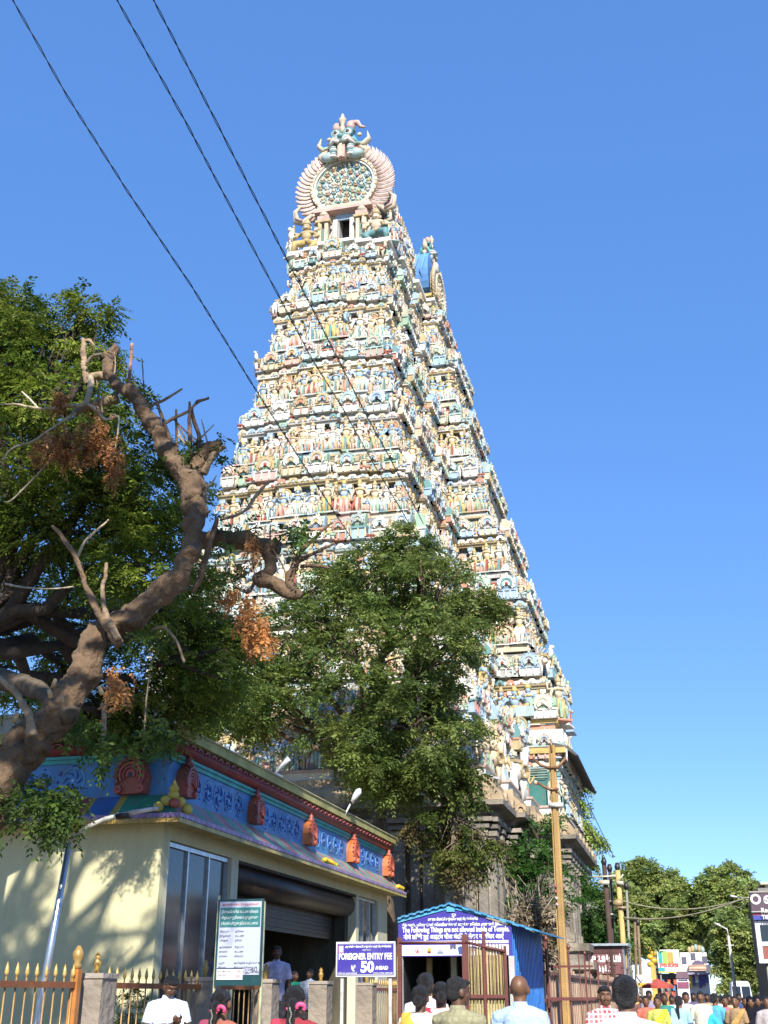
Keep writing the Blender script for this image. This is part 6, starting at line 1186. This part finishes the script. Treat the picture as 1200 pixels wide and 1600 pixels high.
def fuse(name, mb, m, parent, vox, it=3):
    """weld overlapping volumes into one continuous surface"""
    me = mb.mesh(name); o = bpy.data.objects.new(name, me); COL.objects.link(o)
    a = o.modifiers.new('r', 'REMESH'); a.mode = 'VOXEL'; a.voxel_size = vox; a.use_smooth_shade = True
    s_ = o.modifiers.new('s', 'SMOOTH'); s_.iterations = it; s_.factor = .5
    bpy.context.view_layer.update(); new = bpy.data.meshes.new_from_object(o.evaluated_get(bpy.context.evaluated_depsgraph_get())); bpy.data.objects.remove(o); bpy.data.meshes.remove(me)
    new.name = name
    if name in ('shirt', 'blouse', 'trousers', 'sari_drape') and vox < .02:
        from mathutils import noise as nz
        off = Vector((x_off[0], 0, 0)); x_off[0] += 3.7
        ns_ = [v.normal.copy() for v in new.vertices]
        for v, n_ in zip(new.vertices, ns_): q = v.co.copy(); v.co = q + n_ * (.011 * nz.noise(Vector((q.x * 9 + q.z * 5, q.y * 9, q.z * 6 - q.x * 4)) + off) + .005 * nz.noise(q * 28))
    new.materials.clear(); new.materials.append(m); o = bpy.data.objects.new(name, new); COL.objects.link(o); o.parent = parent; return o
def hand(m, w, d, s, curl=.5):
    """w wrist, d direction of the hand; palm, five fingers"""
    w = Vector(w); d = Vector(d).normalized(); side = d.cross(Vector((0, 1, .2))).normalized(); nrm = side.cross(d).normalized()
    c = w + d * .045 * s; m.tube([w, w + d * .03 * s, w + d * .055 * s], [.016 * s, .021 * s, .02 * s], 8, flat=.6)
    for k, l in enumerate((.040, .045, .042, .032)):
        b_ = w + d * .05 * s + side * (k - 1.5) * .0115 * s; p1 = b_ + d * l * .55 * s + nrm * curl * .012 * s; p2 = p1 + (d * (1 - curl) + nrm * curl).normalized() * l * .55 * s; m.tube([b_, p1, p2], [.0062 * s, .0058 * s, .0045 * s], 6)
    t0 = w + d * .02 * s - side * .017 * s; m.tube([t0, t0 + (d * .7 - side).normalized() * .022 * s, t0 + (d - side * .5).normalized() * .042 * s], [.008 * s, .0075 * s, .0055 * s], 6)
def person(x, y, h, face, lab, top, bottom=None, kind='man', hair='short', skin='mid', arms=None, z=0, vox=None, grp=None, head=(0, 0), sleeve=.5, extra=None, stride=.0, hairc=None):
    """face: heading in degrees, 0 = toward the camera side (-y), 180 = walking away; head = (turn, nod) degrees"""
    g = empty('person', (x, y, z), lab, 'person', grp, R(face)); s = h; vox = vox or max(.011, y * .0006); sk = SKN[skin]
    wd = .92 if kind == 'woman' else 1.0
    S_ = [Vector((q * .108 * wd, 0, .815)) for q in (-1, 1)]
    if arms is None: arms = [((-.14, .01, .64), (-.145, -.03, .50)), ((.14, -.02, .64), (.15, -.05, .50))]
    m = MB(); T_ = lambda pts, r, n=10, **k: m.tube([Vector(p) * s for p in pts], [q * s for q in r], n, **k)
    HM = Matrix.Translation(Vector((0, 0, .87)) * s) @ Matrix.Rotation(R(head[0]), 4, 'Z') @ Matrix.Rotation(R(head[1]), 4, 'X') @ Matrix.Translation(Vector((0, 0, -.87)) * s)
    hd = MB(); E_ = lambda b_, cx, cy, cz, rx, ry, rz, n=12, mm=8: b_.ell(cx * s, cy * s, cz * s, rx * s, ry * s, rz * s, (.8, .8, .8), n, mm)
    E_(hd, 0, .008, .945, .046, .056, .052, 16, 10); E_(hd, 0, -.012, .91, .038, .043, .045, 14, 8); E_(hd, 0, -.03, .888, .022, .024, .02); E_(hd, 0, -.055, .925, .008, .014, .02, 8, 6); E_(hd, 0, -.06, .915, .011, .01, .008, 8, 5)
    E_(hd, 0, -.05, .899, .016, .01, .006, 8, 5); E_(hd, 0, -.045, .955, .034, .014, .008, 8, 5)
    for q in (-1, 1): E_(hd, q * .048, .005, .925, .008, .016, .022, 8, 6); E_(hd, q * .026, -.035, .918, .014, .014, .014, 8, 6)
    m.join(hd, HM); T_([(0, .012, .80), (0, .008, .85), (0, 0, .90)], [.04, .031, .034], 12)
    T_([(0, 0, .50), (0, .003, .58), (0, 0, .66), (0, 0, .74), (0, .006, .80)], [.088 * wd, .07, .078, .088 * wd, .06], 14, flat=.72)
    for q, (el, wr) in zip((-1, 1), arms):
        sh = Vector((q * .108 * wd, 0, .80)); T_([(q * .05, .004, .805), tuple(sh), tuple(sh.lerp(Vector(el), .5)), el, tuple(Vector(el).lerp(Vector(wr), .4)), wr], [.035, .036, .03, .023, .022, .014], 10)
        hand(m, Vector(wr) * s, Vector(wr) - Vector(el), s)
        st = q * stride; lg = [(q * .048, 0, .50), (q * .052, -.012 - st * .5, .28), (q * .05, .01 - st, .05)]; T_(lg, [.058, .036, .022], 10)
        T_([(q * .05, .018 - st, .025), (q * .05, -.03 - st, .022), (q * .052, -.075 - st, .014)], [.022, .024, .014], 8, flat=.7)
    body = fuse('body', m, sk, g, vox, 2)
    # face details
    if abs(face) < 120:
        fc = MB()
        for q in (-1, 1): E_(fc, q * .0185, -.0455, .931, .0065, .0035, .0032, 8, 5)
        f2 = MB(); f2.join(fc, HM); obj('eyes', f2, M_WHITE, g, world=False)
        fc = MB()
        for q in (-1, 1): E_(fc, q * .0185, -.0485, .931, .0036, .0018, .0032, 6, 4); fc.tube([Vector((q * .009, -.052, .944)) * s, Vector((q * .02, -.054, .949)) * s, Vector((q * .033, -.046, .945)) * s], .0015 * s, 5, flat=.6)
        f2 = MB(); f2.join(fc, HM); obj('pupils_and_brows', f2, M_HAIR, g, world=False)
        if kind == 'man' and skin != 'light': f2 = MB(); fc = MB(); fc.tube([Vector((-.02, -.054, .903)) * s, Vector((0, -.062, .908)) * s, Vector((.02, -.054, .903)) * s], .0028 * s, 6, flat=.6); f2.join(fc, HM); obj('moustache', f2, M_HAIR, g, world=False)
    # hair
    if hair != 'bald':
        hb = MB(); E_(hb, 0, .014, .956, .0495, .056, .049, 16, 10)
        if hair in ('short', 'full'): E_(hb, 0, .03, .93, .048, .038, .045, 14, 8); E_(hb, 0, -.03, .978, .038, .025, .017, 12, 6)
        if hair == 'full': E_(hb, 0, .012, .962, .052, .057, .047, 14, 9); E_(hb, 0, .033, .927, .049, .037, .045, 14, 8)
        if hair in ('bun', 'braid'): E_(hb, 0, .03, .93, .047, .04, .045); E_(hb, 0, .07, .915, .034, .03, .034, 12, 8)
        if hair == 'braid': hb.tube([Vector((0, .075, .91)) * s, Vector((.005, .085, .84)) * s, Vector((0, .085, .74)) * s, Vector((0, .08, .64)) * s], [.024 * s, .021 * s, .018 * s, .01 * s], 8, jit=.15)
        if hair == 'veil': hb = MB(); E_(hb, 0, .014, .95, .056, .066, .06); hb.tube([Vector((0, .02, .93)) * s, Vector((0, .02, .82)) * s, Vector((0, .01, .74)) * s], [.055 * s, .085 * s, .12 * s], 12, flat=.7)
        for k in range(26 if vox < .02 else 0):
            w = random.uniform(0, 6.28); e = random.uniform(-.1, 1.2); 
            if math.sin(w) < -.3 and e < .6: continue
            r_ = .046; E_(hb, math.cos(w) * math.cos(e) * r_, .016 + math.sin(w) * math.cos(e) * r_ * 1.1, .95 + math.sin(e) * r_, .011, .012, .011, 6, 4)
        if y < 14 and hair != 'veil':
            st = MB()
            for k in range(1500):
                w = random.uniform(0, 6.2832); e = random.uniform(-.75, 1.5)
                if math.sin(w) < -.1 and e < .75: continue
                n_ = Vector((math.cos(w) * math.cos(e), math.sin(w) * math.cos(e), math.sin(e))); p = Vector((n_.x * .049, .014 + n_.y * .056, .952 + n_.z * .049)) * s
                if hair in ('bun', 'braid'): tg = Vector((0, .9, -.5 - n_.z)); ln = .022
                else: tg = Vector((random.gauss(0, .5), .4, -1.0 + random.gauss(0, .3))); ln = .011
                tg = (tg - n_ * tg.dot(n_) * .75).normalized(); q = p + tg * ln * s + n_ * .002 * s; st.add([p + n_ * .001, p + n_.cross(tg) * .0013, q], [(0, 1, 2)], (.02, .02, .02))
            s2 = MB(); s2.join(st, HM); obj('hair_strands', s2, hairc or M_HAIR, g, world=False)
        b2 = MB(); b2.join(hb, HM); fuse('hair' if hair != 'veil' else 'veil', b2, hairc or (M_HAIR if hair != 'veil' else cloth(top) if not isinstance(top, bpy.types.Material) else top), g, max(vox * .8, .008), 1)
    # clothes
    tm = top if isinstance(top, bpy.types.Material) else cloth(top); t = MB(); U = lambda pts, r, n=12, **k: t.tube([Vector(p) * s for p in pts], [q * s for q in r], n, **k)
    low = .47 if kind == 'man' else .52
    U([(0, 0, low), (0, .003, .58), (0, 0, .67), (0, 0, .75), (0, .006, .818), (0, .01, .855)], [.107 * wd, .097 * wd, .1 * wd, .106 * wd, .09, .045], 18, flat=.75)
    for q, (el, wr) in zip((-1, 1), arms):
        sh = Vector((q * .108 * wd, 0, .795)); sl = sh.lerp(Vector(el), min(1, sleeve * 1.6)); P_ = [(q * .045, .006, .815), tuple(sh), tuple(sh.lerp(sl, .5)), tuple(sl)]; r_ = [.04, .045, .041, .038]
        if sleeve > .65: P_.append(tuple(Vector(el).lerp(Vector(wr), .9))); r_[3] = .033; r_.append(.024)
        U(P_, r_, 10)
    fuse('shirt' if kind == 'man' else 'blouse', t, tm, g, vox, 2)
    if kind == 'man' and vox < .02:
        c = MB(); n = 14
        for k in range(n):
            w0, w1 = PI * 2 * k / n - PI / 2 + .25, PI * 2 * (k + 1) / n - PI / 2 + .0
            if k == n - 1: continue
            ri, ro, zb, zt_ = .046 * s, .036 * s, .838 * s, .872 * s; q = [(math.cos(w) * a, .01 * s + math.sin(w) * a, zz) for w in (w0, w1 + .25) for a, zz in ((ri, zb), (ro, zt_), (ro - .004 * s, zt_ - .001), (ri - .006 * s, zb))]
            c.add(q, [(0, 1, 5, 4), (1, 2, 6, 5), (2, 3, 7, 6)], (.8, .8, .8), True)
        obj('collar', c, tm, g, world=False)
    bm_ = bottom if isinstance(bottom, bpy.types.Material) else cloth(bottom or (.05, .05, .06)); t = MB()
    if kind == 'man':
        for q in (-1, 1): st = q * stride; U([(q * .046, 0, .52), (q * .052, -.005, .42), (q * .055, -.01 - st * .5, .27), (q * .053, .008 - st, .04)], [.062, .063, .05, .04], 12)
        U([(0, 0, .47), (0, 0, .54)], [.095, .09], 14, flat=.75); fuse('trousers', t, bm_, g, vox, 2)
    else:
        n = 40; pr = [(.075, .6), (.1, .52), (.105, .42), (.11, .2), (.125, .03), (.12, .015)]; v = []
        for i, (r_, z_) in enumerate(pr):
            for k in range(n): w = 2 * PI * k / n; rr = r_ * (1 + .05 * math.sin(k * 2.1) * (1 - z_)); v.append((rr * math.cos(w) * s, rr * .75 * math.sin(w) * s, z_ * s))
        t.add(v, [(i * n + k, (i + 1) * n + k, (i + 1) * n + (k + 1) % n, i * n + (k + 1) % n) for i in range(5) for k in range(n)] + [tuple(range(n)), tuple(range(5 * n, 6 * n))[::-1]], (.8, .8, .8), True); obj('skirt', t, bm_, g, world=False)
        t = MB(); V = Vector
        for yy in (-1, 1):                           # the sari's loose end over the left shoulder
            for dx in (-.03, -.01, .01, .03): t.tube([V((-.09 + dx, yy * .075, .56)) * s, V((-.01 + dx, yy * .085, .68)) * s, V((.075 + dx * .7, yy * .05, .8)) * s, V((.085 + dx * .6, 0, .838)) * s], [.024 * s] * 4, 8, flat=.8)
        t.tube([V((.08, .05, .8)) * s, V((.07, .095, .7)) * s, V((.06, .11, .55)) * s, V((.05, .11, .38)) * s], [.04 * s, .05 * s, .055 * s, .05 * s], 10, flat=.3); fuse('sari_drape', t, bm_, g, vox, 2)
    if extra: extra(g, s)
    return g
def at(px, Y): return atY(px, 1553, Y).x
WHT = (.72, .74, .78)
def hfor(py, Y): return (atY(800, py, Y).z)
# three men with their backs to the camera
person(at(716, 10.6), 10.6, hfor(1527, 10.6), 165, 'grey haired man seen from behind in a beige checked shirt before the shed', cloth((.34, .31, .19), 'check', (.28, .26, .15), 9), (.06, .05, .04), hair='short', skin='dark', head=(-38, 4), hairc=mat('greying_hair', (.03, .028, .025), .6, 80, .8, .8, 150))
person(at(812, 11.2), 11.2, hfor(1523, 11.2), 180, 'bald man seen from behind in a pale blue shirt beside the blue shed', cloth((.40, .53, .76)), (.05, .05, .07), hair='bald', skin='mid', head=(0, 0))
person(at(977, 8.6), 8.6, hfor(1527, 8.6), 180, 'black haired man seen from behind in a plain white shirt near the street centre', cloth((.76, .76, .76)), (.05, .05, .07), hair='full', skin='mid', head=(0, 2))
# man reading at the fence
def paper(g, s):
    b = MB(); b.box(.02 * s, .08 * s, -.17 * s, -.165 * s, .66 * s, .74 * s, (.8, .8, .78)); obj('paper_slip', b, M_SIGN, g, world=False)
gm_ = person(at(263, 14.8), 14.8, hfor(1525, 14.8) + .02, 38, 'balding man in a white shirt looking down at the paper in his hands', cloth((.62, .68, .78)), (.06, .05, .05), hair='short', skin='dark', head=(10, 28), arms=[((-.155, -.03, .66), (-.03, -.13, .68)), ((.155, -.03, .66), (.06, -.15, .70))], extra=paper)
# two women with flowers in their buns
def flowers(c):
    def f(g, s):
        b = MB()
        for k in range(14): w = k * .45; b.ell((-.045 + .018 * math.cos(w)) * s if k < 9 else (.02 * math.cos(w)) * s, .085 * s + .01 * math.sin(w), (.905 + .014 * math.sin(w)) * s, .011 * s, .009 * s, .011 * s, c, 7, 5)
        obj('pink_flowers', b, M_PAINT, g, world=False); b = MB()
        for k in range(18): w = k * .35; b.ell((.004 * math.cos(w * 3)) * s, (.104 - .0004 * k) * s, (.90 - .009 * k) * s, .005 * s, .005 * s, .006 * s, (.22, .24, .17), 5, 4)
        obj('jasmine_string', b, M_PAINT, g, world=False)
    return f
person(at(348, 10.0), 10.0, hfor(1546, 10.0), 172, 'woman seen from behind with pink flowers and a long braid below the notice board', cloth((.35, .12, .08)), cloth((.3, .06, .1)), kind='woman', hair='braid', skin='mid', extra=flowers((.75, .08, .2)))
person(at(462, 9.6), 9.6, hfor(1540, 9.6), 186, 'woman seen from behind with pink flowers in her bun before the hall entrance', cloth((.3, .04, .05)), cloth((.45, .05, .08)), kind='woman', hair='braid', skin='mid', extra=flowers((.8, .1, .25)))
# people in the hall doorway, standing on the raised floor
person(atY(432, 1500, 24.9).x, 24.9, atY(432, 1478, 24.9).z - .5, 15, 'man in a pale lilac shirt standing in the hall entrance', cloth((.42, .40, .55)), (.12, .1, .1), z=.5, skin='dark')
person(atY(462, 1500, 27.5).x, 27.5, 1.62, 60, 'woman in green cloth deep inside the hall entrance', cloth((.02, .22, .14)), cloth((.02, .3, .2)), kind='woman', hair='bun', z=.5, skin='dark')
person(atY(484, 1500, 27.0).x, 27.0, 1.66, -10, 'man in a blue and white checked shirt inside the hall entrance', cloth((.05, .1, .3), 'check', (.5, .55, .65), 12), (.12, .1, .1), z=.5, skin='dark')
# group at the shed entrance
person(at(666, 13.4), 13.4, hfor(1521, 13.4), 175, 'tall person with black hair and white scarf going into the shed', cloth((.72, .70, .7)), (.5, .35, .08), hair='full', skin='dark', sleeve=.3)
person(at(657, 12.3), 12.3, hfor(1540, 12.3), 178, 'woman in a yellow and maroon sari with a white blouse at the shed entrance', cloth((.68, .62, .45)), cloth((.6, .36, .06), 'spots', (.3, .02, .06), 9), kind='woman', hair='bun', skin='dark')
person(at(689, 12.8), 12.8, hfor(1534, 12.8), 190, 'child in a pink top with white collar at the shed entrance beside the yellow sari', cloth((.75, .45, .42)), cloth((.4, .04, .06)), kind='woman', hair='bun', skin='dark')
# man in red and white check
person(at(945, 15.5), 15.5, hfor(1541, 15.5), 12, 'man in a red and white checked shirt facing the camera by the board fence', cloth((.55, .07, .08), 'check', (.7, .6, .58), 9), (.08, .08, .1), skin='mid', hair='short')
# the crowd coming up the street
CR = [  # px, top py, Y, facing, kind, hair, skin, top, bottom, label
 (1008, 1556, 27, 5, 'woman', 'bun', 'mid', (.7, .14, .06), cloth((.75, .16, .06), 'spots', (.5, .1, .3), 7), 'woman in an orange red sari, leftmost of the walking crowd'),
 (1026, 1557, 25, -5, 'woman', 'bun', 'mid', (.6, .62, .05), cloth((.62, .66, .05)), 'woman in a lime yellow sari near the left of the crowd'),
 (1037, 1552, 27, 10, 'woman', 'bun', 'dark', (.03, .25, .2), cloth((.03, .24, .19)), 'woman in a dark green sari beside the lime yellow sari'),
 (1060, 1556, 26, 165, 'woman', 'braid', 'mid', (.3, .55, .75), cloth((.36, .6, .8)), 'woman in a pale blue sari walking left of the man in the white shirt'),
 (1071, 1550, 28, 5, 'man', 'short', 'mid', (.76, .75, .72), cloth((.12, .10, .08)), 'man in a white shirt with belted dark trousers in the middle of the crowd'),
 (1094, 1549, 27, -8, 'man', 'short', 'mid', (.78, .74, .52), cloth((.07, .06, .05)), 'man in a cream shirt with dark trousers, larger than his neighbours'),
 (1116, 1552, 27, 150, 'woman', 'bun', 'mid', (.05, .45, .6), cloth((.06, .5, .66)), 'woman in a bright turquoise sari right of the cream shirted man'),
 (1131, 1557, 29, 10, 'woman', 'bun', 'mid', (.6, .1, .2), cloth((.72, .28, .05)), 'woman in an orange sari with a crimson blouse'),
 (1147, 1556, 26, -15, 'woman', 'bun', 'mid', (.42, .25, .1), cloth((.45, .28, .1)), 'woman in a golden brown sari just below the van'),
 (1138, 1554, 31, 5, 'man', 'short', 'dark', (.5, .36, .22), cloth((.2, .15, .1)), 'man in a tan shirt behind the golden brown sari'),
 (1163, 1558, 28, 8, 'woman', 'bun', 'mid', (.4, .02, .12), cloth((.4, .02, .13)), 'woman in a magenta dress right of the golden brown sari'),
 (1171, 1557, 26, 0, 'woman', 'veil', 'mid', (.012, .012, .02), cloth((.012, .012, .02)), 'woman in a black robe and veil, left one of the two in black'),
 (1182, 1556, 27, 5, 'woman', 'veil', 'mid', (.013, .012, .022), cloth((.013, .012, .022)), 'woman in a black robe and veil, right one of the two in black'),
 (1196, 1557, 25, 4, 'woman', 'bun', 'mid', (.5, .42, .4), cloth((.5, .38, .34), 'spots', (.45, .06, .1), 8), 'woman in a pale patterned sari at the right edge'),
 (1186, 1560, 33, 4, 'man', 'short', 'mid', (.2, .35, .3), cloth((.1, .1, .1)), 'man in a grey green shirt behind the women in black'),
 (1049, 1555, 33, -4, 'man', 'short', 'dark', (.6, .62, .7), cloth((.1, .1, .12)), 'man in a pale shirt partly hidden behind the dark green sari'),
 (1014, 1548, 34, 12, 'man', 'full', 'dark', (.3, .25, .35), cloth((.1, .1, .12)), 'dark haired man behind the orange red sari'),
 (1083, 1551, 36, 0, 'man', 'short', 'dark', (.15, .1, .2), cloth((.1, .1, .12)), 'dark shirted man between the white and the cream shirts'),
 (1104, 1552, 35, 0, 'man', 'short', 'dark', (.5, .3, .15), cloth((.1, .1, .12)), 'man in an ochre shirt behind the turquoise sari'),
 (1125, 1555, 38, 180, 'man', 'short', 'dark', (.6, .55, .6), cloth((.1, .1, .12)), 'man in a light shirt walking away behind the orange sari'),
 (1154, 1552, 36, 0, 'man', 'short', 'dark', (.05, .07, .2), cloth((.1, .1, .12)), 'man in a navy shirt right before the van'),
 (1000, 1556, 40, 0, 'man', 'short', 'dark', (.25, .1, .08), cloth((.1, .1, .12)), 'man in a brown shirt beside the market cart'),
 (1027, 1553, 42, 0, 'man', 'short', 'dark', (.55, .5, .3), cloth((.1, .1, .12)), 'small far man in a straw coloured shirt behind the lime yellow sari')]
for px, py_, Y, fa, kd, hr, skn, tp, bt_, lb in CR:
    hh = min(1.8, max(1.4, atY(px, py_, Y).z)); person(at(px, Y), Y, hh, fa, lb, cloth(tuple(.2 * sum(tp) / 3 + .68 * q for q in tp)), bt_, kind=kd, hair=hr, skin=skn, grp='people walking up the street', stride=random.choice((-.06, .06, .03)), vox=.02 if Y < 30 else .026)
gm = MB(); gm.add([(-600, -300, 0), (600, -300, 0), (600, 1500, 0), (-600, 1500, 0)], [(0, 1, 2, 3)], (.2, .165, .12))
tag(obj('ground', gm, M_DUST), kind='structure')
